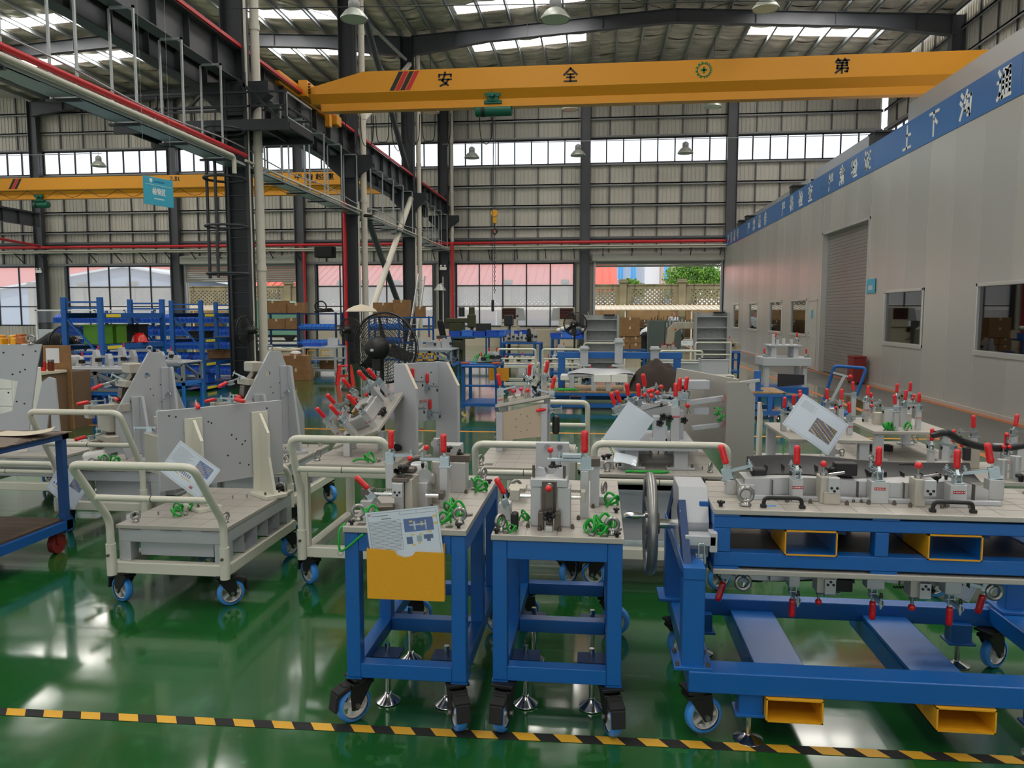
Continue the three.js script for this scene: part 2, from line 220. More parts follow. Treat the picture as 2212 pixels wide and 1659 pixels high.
// one wall in its own frame: x along, y up, z inward; bays: [x0, x1, kind, ...]; visible walls get ribbed sheets, girts and real sashes
let windowN = 0, doorN = 0;
const sheetGeo = new Map();
function sheet(parent, x0, x1, y0, y1) {
  const w = x1 - x0, k = w.toFixed(2);
  if (!sheetGeo.has(k)) { const p = [[0, 0]]; for (let x = 0.06; x + 0.1 < w; x += 0.2) p.push([x, 0], [x + 0.012, 0.028], [x + 0.04, 0.028], [x + 0.052, 0]); p.push([w, 0], [w, -0.02], [0, -0.02]); const b = new B(); b.ext(p, 1); const g = b.geo(); g.rotateX(-Math.PI / 2); sheetGeo.set(k, g); }
  const m = new THREE.Mesh(sheetGeo.get(k), [M.clad, M.cladB, M.cladC][Math.floor(rnd() * 3)]); m.name = 'cladding_sheet'; m.scale.set(1, y1 - y0, -1); m.position.set(x0, y0, -0.0); m.castShadow = m.receiveShadow = true; parent.add(m);
}
function sheets(parent, x0, x1, y0, y1) { const n = Math.max(1, Math.round((x1 - x0) / 1.2)), w = (x1 - x0) / n; for (let i = 0; i < n; i++) sheet(parent, x0 + i * w, x0 + (i + 1) * w - 0.012, y0, y1); }
function sash(frame, x0, x1, y0, y1, nx, rows, glass, detailed) {
  const w = new THREE.Group(); w.name = 'window_' + (++windowN); struct(w); frame(w); scene.add(w);
  part(w, 'frame', M.frameDark, (b) => { const t = 0.06; b.bb(x0, y0, -0.06, x0 + t, y1, 0.03).bb(x1 - t, y0, -0.06, x1, y1, 0.03).bb(x0, y0, -0.06, x1, y0 + t, 0.03).bb(x0, y1 - t, -0.06, x1, y1, 0.03); });
  if (!detailed) { part(w, 'pane', glass, (b) => b.box((x0 + x1) / 2, (y0 + y1) / 2, -0.03, x1 - x0, y1 - y0, 0.004)); return w; }
  const W = (x1 - x0) / nx;
  for (let i = 1; i < nx; i++) part(w, 'mullion', M.frameDark, (b) => b.bb(x0 + i * W - 0.03, y0, -0.05, x0 + i * W + 0.03, y1, 0.03));
  for (let j = 1; j < rows.length - 1; j++) part(w, 'transom', M.frameDark, (b) => b.bb(x0, rows[j] - 0.025, -0.05, x1, rows[j] + 0.025, 0.025));
  for (let i = 0; i < nx; i++) for (let j = 0; j < rows.length - 1; j++) part(w, 'pane', glass, (b) => b.quad([x0 + i * W + 0.02, rows[j] + 0.02, -0.02], [x0 + (i + 1) * W - 0.02, rows[j] + 0.02, -0.02], [x0 + (i + 1) * W - 0.02, rows[j + 1] - 0.02, -0.02], [x0 + i * W + 0.02, rows[j + 1] - 0.02, -0.02]));
  return w;
}
function wall(name, frame, bays, detailed, top = 14.0) {
  const g = struct(new THREE.Group()); g.name = name; frame(g); scene.add(g);
  const C0 = 9.22, C1 = 10.48, skin = new B(), S = (x0, x1, y0, y1) => { if (x1 - x0 > 0.01 && y1 - y0 > 0.01) { skin.bb(x0, y0, -0.16, x1, y1, -0.06); if (detailed) sheets(g, x0, x1, y0, y1); } };
  for (const [x0, x1, kind, a, b, lo = 0.96, hi = 4.26] of bays) {
    const cl = x0 + 0.2, cr = x1 - 0.2;
    if (kind === 'solid') S(x0, x1, 0, C0); else { S(x0, a, 0, hi); S(b, x1, 0, hi); S(a, b, 0, lo); S(x0, x1, hi, C0); if (kind === 'window') sash(frame, a, b, lo, hi, 5, [lo, 2.03, 3.1, hi], detailed ? M.glassHazy : M.glass, detailed); }
    S(x0, cl, C0, C1); S(cr, x1, C0, C1); S(x0, x1, C1, top);
    sash(frame, cl, cr, C0, C1, 8, [C0, C1], M.glass, detailed);
    if (detailed) {
      for (const y of [5.05, 6.11, 7.17, 8.2, 11.46, 12.5]) part(g, 'girt', M.girt, (q) => q.bb(x0, y - 0.03, 0.03, x1, y + 0.03, 0.17).bb(x0, y - 0.1, 0.15, x1, y + 0.03, 0.17));
      part(g, 'girt', M.girt, (q) => q.bb(x0, C0 - 0.1, 0.03, x1, C0 - 0.02, 0.16).bb(x0, C1 + 0.02, 0.03, x1, C1 + 0.1, 0.16));
      part(g, 'sill_beam', M.steelGrey, (q) => q.rod([x0, 5.46, 0.2], [x1, 5.46, 0.2], 0.09, 0.09, 12));
      for (let k = 1; k < 6; k++) { const x = x0 + (x1 - x0) * k / 6; part(g, 'tie_post', M.steelGrey, (q) => { q.bb(x - 0.03, hi + 0.1, 0.03, x + 0.03, C0 - 0.05, 0.1); q.bb(x - 0.025, C1 + 0.1, 0.03, x + 0.025, top - 0.4, 0.08); }); }
      part(g, 'head_beam', M.girt, (q) => q.bb(x0, hi + 0.01, 0.0, x1, hi + 0.12, 0.15));
      if (kind !== 'solid') part(g, 'jamb_post', M.steelGrey, (q) => { for (const x of [a, b]) q.bb(x - 0.09 * (x === a ? 1 : 0) - 0.04 * (x === b ? 0 : 0), 0, 0.0, x + 0.09 * (x === b ? 1 : 0), hi, 0.14); });
    }
  }
  skin.mesh('outer_skin', M.clad, g);
  return g;
}
const WIN = (i, a, b) => [GX[i], GX[i + 1], 'window', a, b];
wall('wall_far', (g) => g.position.set(0, 0, ZF - 0.2), [[XL, GX[1], 'window', -37.4, -30.95], WIN(1, -29.3, -23.2), [GX[2], GX[3], 'door', -22.3, -16.05, 0, 4.2], WIN(3, -14.95, -8.6), WIN(4, -7.4, -1.2), [GX[5], GX[6], 'door', -0.15, 6.2, 0, 4.2], [GX[6], GX[7], 'window', 7.2, 13]], true);
{ // right side wall: windows above the office roof
  const bays = []; for (let k = 0; k < 7; k++) bays.push([7.8 * k, 7.8 * (k + 1), 'solid']);
  wall('wall_right', (g) => { g.position.set(XR + 0.2, 0, ZF); g.rotation.y = -Math.PI / 2; }, bays, true);
}
{ // left and back walls, out of the picture: the same windows
  const bays = []; for (let k = 0; k < 7; k++) bays.push([7.8 * k, 7.8 * (k + 1), 'window', 7.8 * k + 0.8, 7.8 * k + 7]);
  wall('wall_left', (g) => { g.position.set(XL - 0.2, 0, ZB); g.rotation.y = Math.PI / 2; }, bays, false);
  const back = []; for (let i = 0; i < 7; i++) back.push([-GX[i + 1], -GX[i], i % 2 ? 'window' : 'door', -GX[i + 1] + 0.5, -GX[i] - 0.5, i % 2 ? 0.96 : 0, i % 2 ? 4.26 : 4.6]);
  wall('wall_back', (g) => { g.position.set(0, 0, ZB + 0.2); g.rotation.y = Math.PI; }, back, false);
}
// roller doors of the far wall
function shutter(x0, x1, bottom, label) {
  const d = struct(new THREE.Group()); d.name = 'door_' + (++doorN); d.position.set(0, 0, ZF - 0.1); scene.add(d);
  const n = Math.round((4.25 - bottom) / 0.12);
  for (let k = 0; k < n; k++) part(d, 'slat', M.shutterLight, (b) => { b.rod([x0, bottom + (k + 0.5) * (4.25 - bottom) / n, 0], [x1, bottom + (k + 0.5) * (4.25 - bottom) / n, 0], 0.055, 0.055, 8); });
  part(d, 'roll_housing', M.shutterLight, (b) => b.rbb(x0 - 0.2, 4.28, -0.05, x1 + 0.15, 4.72, 0.42, 0.06));
  part(d, 'guide_rail', M.galv, (b) => b.bb(x0 - 0.12, 0, -0.05, x0 - 0.02, 4.3, 0.1).bb(x1 + 0.02, 0, -0.05, x1 + 0.12, 4.3, 0.1));
}
shutter(-22.25, -16.1, 3.33); shutter(-0.1, 6.15, 4.0);

// ceiling: roof slabs, foil blankets, purlins, skylights
const SKYZ = [-35, -30.6, -27.2, -22.8, -19.4, -15, -11.6, -7.2, -3.8, 0.6, 4, 8.4, 11.8];
{
  const c = struct(new THREE.Group()); c.name = 'ceiling'; scene.add(c);
  const strips = [[-5.6, -0.6], [6.3, 11.4], [-28, -21.3], [-14.8, -10.3], [-36, -32.5]];
  const slab = new B();
  const slope = (x0, x1, z0, z1) => { const y0 = roofY(x0), y1 = roofY(x1); slab.bar([x0, y0 + 0.16, (z0 + z1) / 2], [x1, y1 + 0.16, (z0 + z1) / 2], z1 - z0, 0.1); };
  for (const [a, b] of HALLS) for (const [p, q] of [[a, (a + b) / 2], [(a + b) / 2, b]]) {
    const st = strips.find(([s, t]) => s > p - 0.1 && t < q + 0.1);
    let z = ZF - 0.4;
    if (!st) { slope(p, q, z, ZB + 0.4); continue; }
    for (const s of [...SKYZ, null]) { const e = s === null ? ZB + 0.4 : s - 0.55; slope(p, q, z, e); if (s !== null) { slope(p, st[0], e, e + 1.1); slope(st[1], q, e, e + 1.1); z = e + 1.1; } }
  }
  slab.mesh('roof_sheet', M.clad, c);
  for (const [a, b] of HALLS.slice(1)) {
    const n = 20, sp = (b - a) / n;
    for (let i = 0; i <= n; i++) { const x = i === 0 ? a + 0.3 : i === n ? b - 0.3 : a + i * sp; part(c, 'purlin', M.galv, (q) => q.bb(x - 0.01, roofY(x) - 0.2, ZF, x + 0.01, roofY(x), ZB).bb(x - 0.01, roofY(x) - 0.02, ZF, x + 0.07, roofY(x), ZB).bb(x - 0.01, roofY(x) - 0.2, ZF, x + 0.07, roofY(x) - 0.18, ZB)); }
    const zs = []; for (let z = ZF; z < -8; z += 1.3) zs.push([z, Math.min(z + 1.3, -8)]); zs.push([-8, ZB]);
    for (const [p, q] of [[a, (a + b) / 2], [(a + b) / 2, b]]) {
      const st = strips.find(([s, t]) => s > p - 0.1 && t < q + 0.1);
      for (const [z0, z1] of zs) {
        let cuts = SKYZ.filter((s) => s + 0.5 > z0 && s - 0.5 < z1).map((s) => [Math.max(z0, s - 0.55), Math.min(z1, s + 0.55)]), segs = [], z = z0;
        for (const [s, e] of cuts) { if (s > z + 0.02) segs.push([p, q, z, s]); segs.push([p, st[0], s, e], [st[1], q, s, e]); z = e; }
        if (z < z1 - 0.02) segs.push([p, q, z, z1]);
        for (const [x0, x1, za, zb] of segs) if (x1 - x0 > 0.1) { const ph = rnd() * 6, nz = zb - za > 3 ? 2 : 5; part(c, 'insulation_blanket', M.foil, (w) => w.grid(Math.max(8, Math.round((x1 - x0) / 0.26)), nz, (u, v) => { const x = x0 + (x1 - x0) * u, s = Math.sin(((x - a) / sp % 1) * Math.PI); return [x, roofY(x) + 0.05 - 0.09 * s * (0.55 + 0.45 * Math.sin(v * Math.PI)) - 0.03 * s * Math.sin(ph + v * 9 + x * 2.3), za + (zb - za) * v]; })); }
      }
    }
  }
  // skylight sheets give off the light of the sky above them
  mat('skylightGlow', 0xf4f6f6, 0.6, 0, { emissive: 0xffffff, emissiveIntensity: 3.2 });
  for (const [x0, x1] of strips) for (const z of SKYZ) {
    const y0 = roofY(x0), y1 = roofY(x1), o = new B();
    o.bar([x0, y0 + 0.1, z], [x1, y1 + 0.1, z], 1.1, 0.02);
    o.mesh('skylight_window', M.skylightGlow, c);
    const l = new THREE.RectAreaLight(0xfff8ee, SKYLIGHT_POWER, x1 - x0, 1.05);
    l.position.set((x0 + x1) / 2, (y0 + y1) / 2 + 0.07, z); l.rotation.set(-Math.PI / 2, 0, 0); scene.add(l);
  }
}
// frames: rafters of the two halls
function rafter(a, b, z, label) {
  const r = thing('roof_rafter', label, 'roof beam', [0, 0, z]);
  const m = (a + b) / 2, top = (x) => roofY(x) - 0.2, dep = (x) => { const t = Math.abs(x - m) / ((b - a) / 2); return t > 0.7 ? 0.5 + (t - 0.7) / 0.3 * 0.28 : 0.5; };
  const xs = [a + 0.2, a + 0.15 * (b - a), m, b - 0.15 * (b - a), b - 0.2];
  part(r, 'web', M.steelGrey, (q) => { q.push(0, 0, -0.01).ext([...xs.map((x) => [x, top(x)]), ...[...xs].reverse().map((x) => [x, top(x) - dep(x)])], 0.02).pop(); for (let x = a + 2; x < b - 1; x += 3) q.box(x, top(x) - dep(x) / 2, 0, 0.02, dep(x), 0.22); });
  part(r, 'flange', M.steelGrey, (q) => { for (let i = 1; i < 5; i++) for (const f of [0, 1]) q.bar([xs[i - 1], top(xs[i - 1]) - f * dep(xs[i - 1]), 0], [xs[i], top(xs[i]) - f * dep(xs[i]), 0], 0.26, 0.022); });
  return r;
}
['against the far wall', 'second from the back', 'third from the back', 'above the nearer crane', 'nearest in front', 'straight overhead', 'behind the viewer'].forEach((w, k) => { for (const [h, nm] of [[2, 'main bay'], [1, 'left bay']]) { const o = rafter(HALLS[h][0], HALLS[h][1], FR[k] + (k ? 0 : 0.45), `dark grey steel roof rafter of the ${nm}, ${w}`); } });

// columns
function column(x, z, h, label, m = M.steelDark, extra) {
  const c = thing('steel_column', label, 'column', [x, 0, z]);
  part(c, 'shaft', m, (b) => b.bb(-0.25, 0, -0.012, 0.25, h, 0.012).bb(-0.25, 0, -0.17, -0.225, h, 0.17).bb(0.225, 0, -0.17, 0.25, h, 0.17));
  part(c, 'base_plate', m, (b) => b.bb(-0.34, 0, -0.26, 0.34, 0.03, 0.26));
  if (extra) extra(c);
  return c;
}
const rowA = ['with the caged ladder', 'with the red pipe at its side', 'carrying the crossing braces', 'at the end of the crane runway by the far wall'];
[-16.6, -24.4, -32.2, -39.6].forEach((z, k) => {
  column(-7.92, z, 13, `dark steel hall column ${rowA[k]}`, M.steelDark, (c) => {
    part(c, 'crane_bracket', M.steelDark, (b) => b.push(0, 0, -0.14).ext([[-0.75, 6.66], [0.8, 6.66], [0.8, 6.4], [0.25, 5.95], [-0.25, 5.95], [-0.75, 6.4]], 0.28).pop());
    if (k === 1) part(c, 'red_pipe', M.redPaint, (b) => b.rod([-0.12, 0, 0.24], [-0.12, 5.2, 0.24], 0.06));
  });
  const d = thing('downpipe', ['white rain downpipe beside the column with the caged ladder', 'white rain downpipe beside the column with the red pipe', 'white rain downpipe beside the column of the crossing braces', 'white rain downpipe beside the column by the far wall'][k], 'pipe', [-7.92 + 0.42, 0, z - 0.1]);
  part(d, 'pipe', M.pipeWhite, (b) => b.rod([0, 0, 0], [0, 13, 0], 0.1, 0.1, 14));
  part(d, 'coupling', M.pipeWhite, (b) => { for (const y of [2.6, 5.2, 7.8, 10.4]) b.rod([0, y, 0], [0, y + 0.12, 0], 0.115, 0.115, 14); });
  if (k < 3) single('cable_conduit', M.pipeWhite, `thin white cable conduit on the ${['ladder', 'red pipe', 'braced'][k]} column`, 'conduit', (b) => b.rod([-7.6, 0, z + 0.16], [-7.6, k ? 5.2 : 12, z + 0.16], 0.03, 0.03, 8));
});
for (const z of [-8.8, -1, 6.8]) column(-7.92, z, 13, `dark steel hall column ${z < -5 ? 'just left of the picture' : z < 2 ? 'left of the viewer' : 'behind the viewer to the left'}`);
GX.slice(1, 7).forEach((x, i) => { if (i !== 3) column(x, ZF + 0.15, 13.1, ['grey wall column beside the leftmost tall window, in the far wall', 'grey wall column left of the half-open shutter in the far wall', 'grey wall column right of the half-open shutter in the far wall', '', 'grey wall column between the tall window and the open gateway', 'grey wall column behind the silver office wall'][i], M.steelGrey); });
for (const z of [-32.2, -24.4, -16.6, -8.8, -1]) column(XR - 0.1, z, 13, `grey side wall column behind the office, at ${Math.round(-z)} metres depth`, M.steelGrey);
for (const z of [-32.2, -24.4]) column(-30.6, z, 13, z < -30 ? 'dark column of the left bay under the left crane runway end' : 'dark column of the left bay outside the picture edge', M.steelDark);
// ---------- crane runway, walkway, cranes, pipes ----------
function runway(x, z0, z1, y, side, label, rail) {
  const r = thing('crane_runway', label, 'crane beam', [x, 0, 0]);
  part(r, 'web', M.steelGrey, (b) => b.bb(-0.008, y - 0.7, z0, 0.008, y - 0.04, z1));
  part(r, 'top_flange', M.steelGrey, (b) => b.bb(-0.17, y - 0.06, z0, 0.17, y - 0.04, z1));
  part(r, 'bottom_flange', M.steelGrey, (b) => b.bb(-0.14, y - 0.72, z0, 0.14, y - 0.7, z1));
  for (let z = z0 + 0.5; z < z1; z += 1.12) part(r, 'stiffener', M.steelDark, (b) => b.bb(-0.13, y - 0.7, z - 0.008, 0.13, y - 0.06, z + 0.008));
  part(r, 'crane_rail', M.steelDark, (b) => b.bb(-0.035, y - 0.04, z0, 0.035, y + 0.04, z1));
  if (rail) { part(r, 'conductor_rail', M.redPaint, (b) => b.bb(side * 0.19, y - 0.05, z0 + 0.4, side * 0.24, y + 0.02, z1 - 0.2)); part(r, 'end_stop', M.steelDark, (b) => b.bb(-0.1, y, z0, 0.1, y + 0.3, z0 + 0.15)); }
  part(r, 'surge_channel', M.steelDark, (b) => b.bb(-side * 0.75, y - 0.3, z0, -side * 0.7, y, z1).bb(-side * 0.75, y - 0.02, z0, -side * 0.6, y, z1));
  return r;
}
runway(-7.92, -39.6, 14, 7.4, 1, 'dark steel crane runway beam with red conductor rail, on the row of columns', true);
runway(13.0, -39.6, 14, 7.4, -1, 'dark steel crane runway beam along the side wall behind the office', true);
runway(-8.75, -39.6, 14, 7.3, -1, 'second dark steel runway beam, on the far side of the row of columns', false);
runway(-29.9, -39, -22, 7.0, 1, 'grey steel runway beam end at the left edge of the picture', false);
{ // walkway hung below the runway
  const w = thing('hanging_walkway', 'galvanised hanging cable walkway with thin hangers, below the crane runway', 'walkway', [-7.62, 0, 0]);
  for (let z = -39; z < 0; z += 1.48) {
    part(w, 'hanger', M.galv, (b) => b.bb(-0.015, 4.8, z - 0.02, 0.015, 6.68, z + 0.02).bb(-0.44, 4.8, z - 0.02, -0.41, 6.68, z + 0.02).bb(-0.44, 6.64, z - 0.02, 0.015, 6.68, z + 0.02));
    part(w, 'cross_bar', M.steelDark, (b) => b.bb(-0.5, 4.76, z - 0.03, 0.05, 4.8, z + 0.03));
    part(w, 'tray', M.galv, (b) => b.bb(-0.42, 4.82, z + 0.03, -0.02, 4.84, z + 1.45).bb(-0.42, 4.82, z + 0.03, -0.4, 4.9, z + 1.45).bb(-0.04, 4.82, z + 0.03, -0.02, 4.9, z + 1.45));
  }
  part(w, 'side_rail', M.galv, (b) => b.bb(0.0, 4.82, -39.4, 0.03, 4.87, 0));
  part(w, 'hand_wire', M.galv, (b) => { const p = []; for (let z = -39; z < 1; z += 0.74) p.push([0.02, 5.16 + 0.05 * Math.sin(z * 1.1), z]); b.tube(p, 0.014, 160, 6); });
}
single('red_pipe', M.redPaint, 'red fire pipe running along the hanging walkway', 'pipe', (b) => b.rod([-7.56, 5.03, -16.2], [-7.56, 5.03, 2], 0.05, 0.055, 12));
single('beige_pipe', M.pipeWhite, 'beige pipe running beside the red pipe on the hanging walkway', 'pipe', (b) => b.bent([[-7.53, 4.9, 2], [-7.53, 4.9, -15.6], [-7.53, 4.55, -15.6]], 0.1, 0.045, 10));
single('beige_pipe', M.pipeWhite, 'beige pipe on the far stretch of the hanging walkway', 'pipe', (b) => b.rod([-7.56, 4.93, -16.2], [-7.56, 4.93, -39], 0.03, 0.03, 8));
// platform round the nearest column, ladder with cage
{
  const p = thing('maintenance_platform', 'dark steel maintenance platform with railing around the ladder column', 'platform', [-7.92, 0, -16.9]);
  part(p, 'deck', M.steelDark, (b) => { b.bb(-2.6, 5.72, -0.75, 1.35, 5.78, 0.75); for (const z of [-0.72, 0.72]) b.bb(-2.6, 5.55, z - 0.04, 1.35, 5.72, z + 0.04); for (let x = -2.4; x < 1.4; x += 0.62) b.bb(x, 5.6, -0.7, x + 0.05, 5.72, 0.7); });
  for (const x of [-2.55, -1.6, 0.5, 1.3]) for (const z of [-0.72, 0.72]) part(p, 'railing_post', M.steelDark, (b) => b.bb(x - 0.02, 5.78, z - 0.02, x + 0.02, 6.35, z + 0.02));
  part(p, 'railing', M.steelDark, (b) => { for (const y of [6.06, 6.35]) { for (const z of [-0.72, 0.72]) b.bb(-2.55, y - 0.02, z - 0.02, 1.3, y + 0.02, z + 0.02); b.bb(1.28, y - 0.02, -0.72, 1.32, y + 0.02, 0.72); } });
  part(p, 'gate_frame', M.galv, (b) => b.bb(1.3, 5.8, 0.7, 1.33, 6.35, 0.73).bb(1.3, 6.32, -0.72, 1.33, 6.35, 0.73).bb(1.3, 5.8, -0.72, 1.33, 5.83, 0.73));
  part(p, 'brace', M.steelDark, (b) => b.bar([1.2, 5.7, 0.6], [0.2, 6.66, 0.6], 0.06, 0.06)); part(p, 'brace', M.steelDark, (b) => b.bar([-1.5, 6.35, -0.4], [-0.9, 6.9, -0.4], 0.06, 0.06));
}
{
  const l = thing('caged_ladder', 'dark steel ladder with hoop cage on the nearest column', 'ladder', [-7.8, 0, -16.35]);
  part(l, 'rail', M.steelDark, (b) => { for (const x of [-0.22, 0.22]) b.bb(x - 0.025, 0.4, 0.02, x + 0.025, 6.8, 0.08); });
  for (let y = 0.6; y < 6.7; y += 0.3) part(l, 'rung', M.steelDark, (b) => b.rod([-0.22, y, 0.05], [0.22, y, 0.05], 0.012, 0.012, 6));
  for (let y = 2.5; y < 5.6; y += 1.0) part(l, 'cage_hoop', M.steelDark, (b) => b.push(-0.1, y, 0.45, Math.PI / 2).ring(0, 0, 0, 0.42, 0.028, 0, 0, 22, 6).pop());
  part(l, 'cage_strap', M.steelDark, (b) => { for (const [x, z] of [[-0.5, 0.45], [-0.1, 0.86]]) b.bb(x - 0.025, 2.4, z - 0.025, x + 0.025, 5.6, z + 0.02); });
}
single('wall_fan_motor', M.pipeWhite, 'round pale fan housing beside the platform railing', 'fan', (b) => b.rod([-9.35, 5.95, -17.9], [-9.35, 5.95, -17.7], 0.26, 0.26, 20));
// crossing braces between the second and third column
single('steel_brace', M.steelGrey, 'dark round brace pipe crossing down to the right between columns', 'brace', (b) => b.rod([-7.92, 6.1, -24.6], [-7.92, 0.9, -31.9], 0.11, 0.11, 12));
single('steel_brace', M.pipeWhite, 'pale round brace pipe crossing down to the left between columns', 'brace', (b) => b.rod([-7.75, 6.4, -31.9], [-7.75, 0.9, -24.9], 0.11, 0.11, 12));
single('steel_brace', M.steelGrey, 'dark round brace pipe in the roof above the crane end', 'brace', (b) => b.rod([-7.92, 12.6, -25], [-7.92, 7.7, -31.9], 0.11, 0.11, 12));
single('steel_brace', M.galv, 'pale brace running from the column top to the roof', 'brace', (b) => b.rod([-7.9, 12.0, -31.9], [-9.2, 12.85, -27], 0.07, 0.07, 10));
single('steel_brace', M.pipeWhite, 'pale round brace pipe above the runway between the columns', 'brace', (b) => b.rod([-7.75, 7.8, -25], [-7.75, 11.8, -31.9], 0.1, 0.1, 12));

// cranes
function craneGirder(c, x0, x1, taper, h) {
  part(c, 'girder', M.crane, (b) => {
    b.push(0, 0, -0.26).ext([[x0 + taper, 0], [x0, -h * 0.72], [x0 + 0.06, -h], [x1, -h], [x1, 0]], 0.52).pop();
    const s = new B().ext([[-0.26, 0], [0.26, 0], [0.11, -0.22], [-0.11, -0.22]], x1 - x0 - 0.1).geo(); s.rotateY(Math.PI / 2); s.translate(x0 + 0.05, -h, 0); b.put(s);
    b.bb(x0 + 0.35, -h - 0.4, -0.02, x1, -h - 0.2, 0.02).bb(x0 + 0.35, -h - 0.415, -0.14, x1, -h - 0.385, 0.14).bb(x0 + 0.3, -h - 0.4, 0.09, x1, -h - 0.22, 0.12);
  });
}
{
  const c = thing('overhead_crane', 'long yellow overhead travelling crane girder with black lettering across the main bay', 'crane', [0, 7.89, -20.3]);
  craneGirder(c, -7.6, 12.6, 1.5, 0.53);
  for (const x of [-7.92, 13]) part(c, 'end_carriage', M.crane, (b) => b.rbb(x - 0.13, -0.62, -2.0, x + 0.13, -0.3, 1.6, 0.015).bb(x + (x < 0 ? 0.13 : -0.2), -0.6, -0.4, x + (x < 0 ? 0.36 : -0.13), -0.2, 0.4));
  part(c, 'bolt', M.steelDark, (b) => { for (let k = 0; k < 4; k++) b.rod([-7.6, -0.28 - k * 0.07, 0.3], [-7.5, -0.28 - k * 0.07, 0.3], 0.02, 0.02, 6); });
  part(c, 'wheel_guard', M.crane, (b) => b.rbb(-7.75, -0.78, -2.3, -7.55, -0.5, -1.9, 0.02).rbb(-7.74, -0.95, -1.6, -7.6, -0.6, -1.4, 0.01));
  part(c, 'rope_cable', M.blackMatte, (b) => { for (let k = 0; k < 8; k++) { const x = -6.6 + k * 0.42 + (k > 6 ? 0.7 : 0), w = 0.18; b.tube([[x - w, -0.97, -0.3], [x - w * 0.8, -1.6, -0.3], [x, -1.92 + 0.12 * (k % 3), -0.3], [x + w * 0.8, -1.6, -0.3], [x + w, -0.97, -0.3]], 0.012, 16, 5); } });
  for (const [w, x] of [['black', -5.4], ['red', -5.26], ['black', -5.12], ['red', -4.98]]) part(c, 'stripe', w === 'black' ? M.craneInk : M.redPaint, (b) => b.push(0, 0, 0.26).ext([[x, -0.5], [x + 0.12, -0.5], [x + 0.37, -0.03], [x + 0.25, -0.03]], 0.004).pop());
  for (const [ch, x] of [['安', -4.13], ['全', -0.92], ['第', 5.65]]) part(c, 'lettering', M.craneInk, (b) => glyph(b, ch, x, -0.08, 0.38, 0.36, 0.045, 0.006, 0.262));
  part(c, 'safety_emblem', M.signGreen, (b) => { b.box(2.56, -0.25, 0.262, 0.16, 0.05, 0.006).box(2.56, -0.25, 0.262, 0.05, 0.16, 0.006); b.ring(2.56, -0.25, 0.262, 0.155, 0.012, 0, 0, 24, 4); for (let k = -2; k < 9; k++) { const a = k * 0.28 - 0.9; b.box(2.56 + Math.cos(a) * 0.18, -0.25 + Math.sin(a) * 0.18, 0.262, 0.06, 0.022, 0.006, 0, 0, a + 0.6); } for (let k = 0; k < 6; k++) { const a = 1.8 + k * 0.5; b.box(2.56 + Math.cos(a) * 0.18, -0.25 + Math.sin(a) * 0.18, 0.262, 0.05, 0.05, 0.006, 0, 0, a); } });
}
function hoist(pos, label, drum) {
  const h = thing('crane_hoist', label, 'hoist', pos);
  part(h, 'drum', M.craneGreen, (b) => b.push(0, -0.12, 0, 0, 0, Math.PI / 2).lathe(0, -drum / 2, 0, [[0, 0], [0.13, 0], [0.15, 0.03], [0.15, drum - 0.03], [0.13, drum], [0, drum]], 20).pop());
  part(h, 'band', M.black, (b) => b.push(-drum * 0.28, -0.12, 0, 0, 0, Math.PI / 2).lathe(0, -0.05, 0, [[0.152, 0], [0.156, 0.01], [0.156, 0.09], [0.152, 0.1]], 20).pop());
  part(h, 'trolley', M.craneGreen, (b) => { b.rbox(0, 0.16, 0.12, 0.3, 0.2, 0.12, 0.03); b.rbox(0, 0.06, 0.08, 0.46, 0.1, 0.16, 0.02); for (const x of [-0.13, 0.13]) b.rod([x, 0.27, 0.1], [x, 0.27, 0.2], 0.09, 0.09, 16); b.rod([0, 0.22, 0.18], [0, 0.22, 0.3], 0.07, 0.06, 14); });
  return h;
}
{
  const h = hoist([-2.72, 7.0, -20.3], 'green rope hoist hanging under the yellow crane girder in the main bay', 0.95);
  part(h, 'wire_rope', M.steelDark, (b) => { for (const x of [0, 0.05]) b.rod([x, -0.25, 0.1], [x + 0.02, -2.7, 0.1], 0.008, 0.008, 6); });
  const hk = part(h, 'hook_block', M.yellow, (b) => b.rbox(0.03, -2.86, 0.1, 0.12, 0.3, 0.06, 0.02).rod([0.03, -2.75, 0.05], [0.03, -2.75, 0.15], 0.09, 0.09, 14));
  part(hk, 'hook', M.black, (b) => b.tube([[0.03, -3.0, 0.1], [0.03, -3.12, 0.1], [0.1, -3.2, 0.1], [0.04, -3.28, 0.1], [-0.03, -3.22, 0.1]], 0.022, 16, 7));
  const ch = single('lifting_chain', M.steelDark, 'long dark lifting chain with red shackle hanging from the crane hook', 'chain', (b) => { for (let k = 0; k < 26; k++) b.ring(-2.69, 3.7 - k * 0.06, -20.2, 0.022, 0.008, 0, k % 2 ? Math.PI / 2 : 0, 8, 4); });
  part(ch, 'red_shackle', M.redPaint, (b) => b.ring(-2.69, 3.76, -20.2, 0.05, 0.014, 0, 0, 14, 6));
}
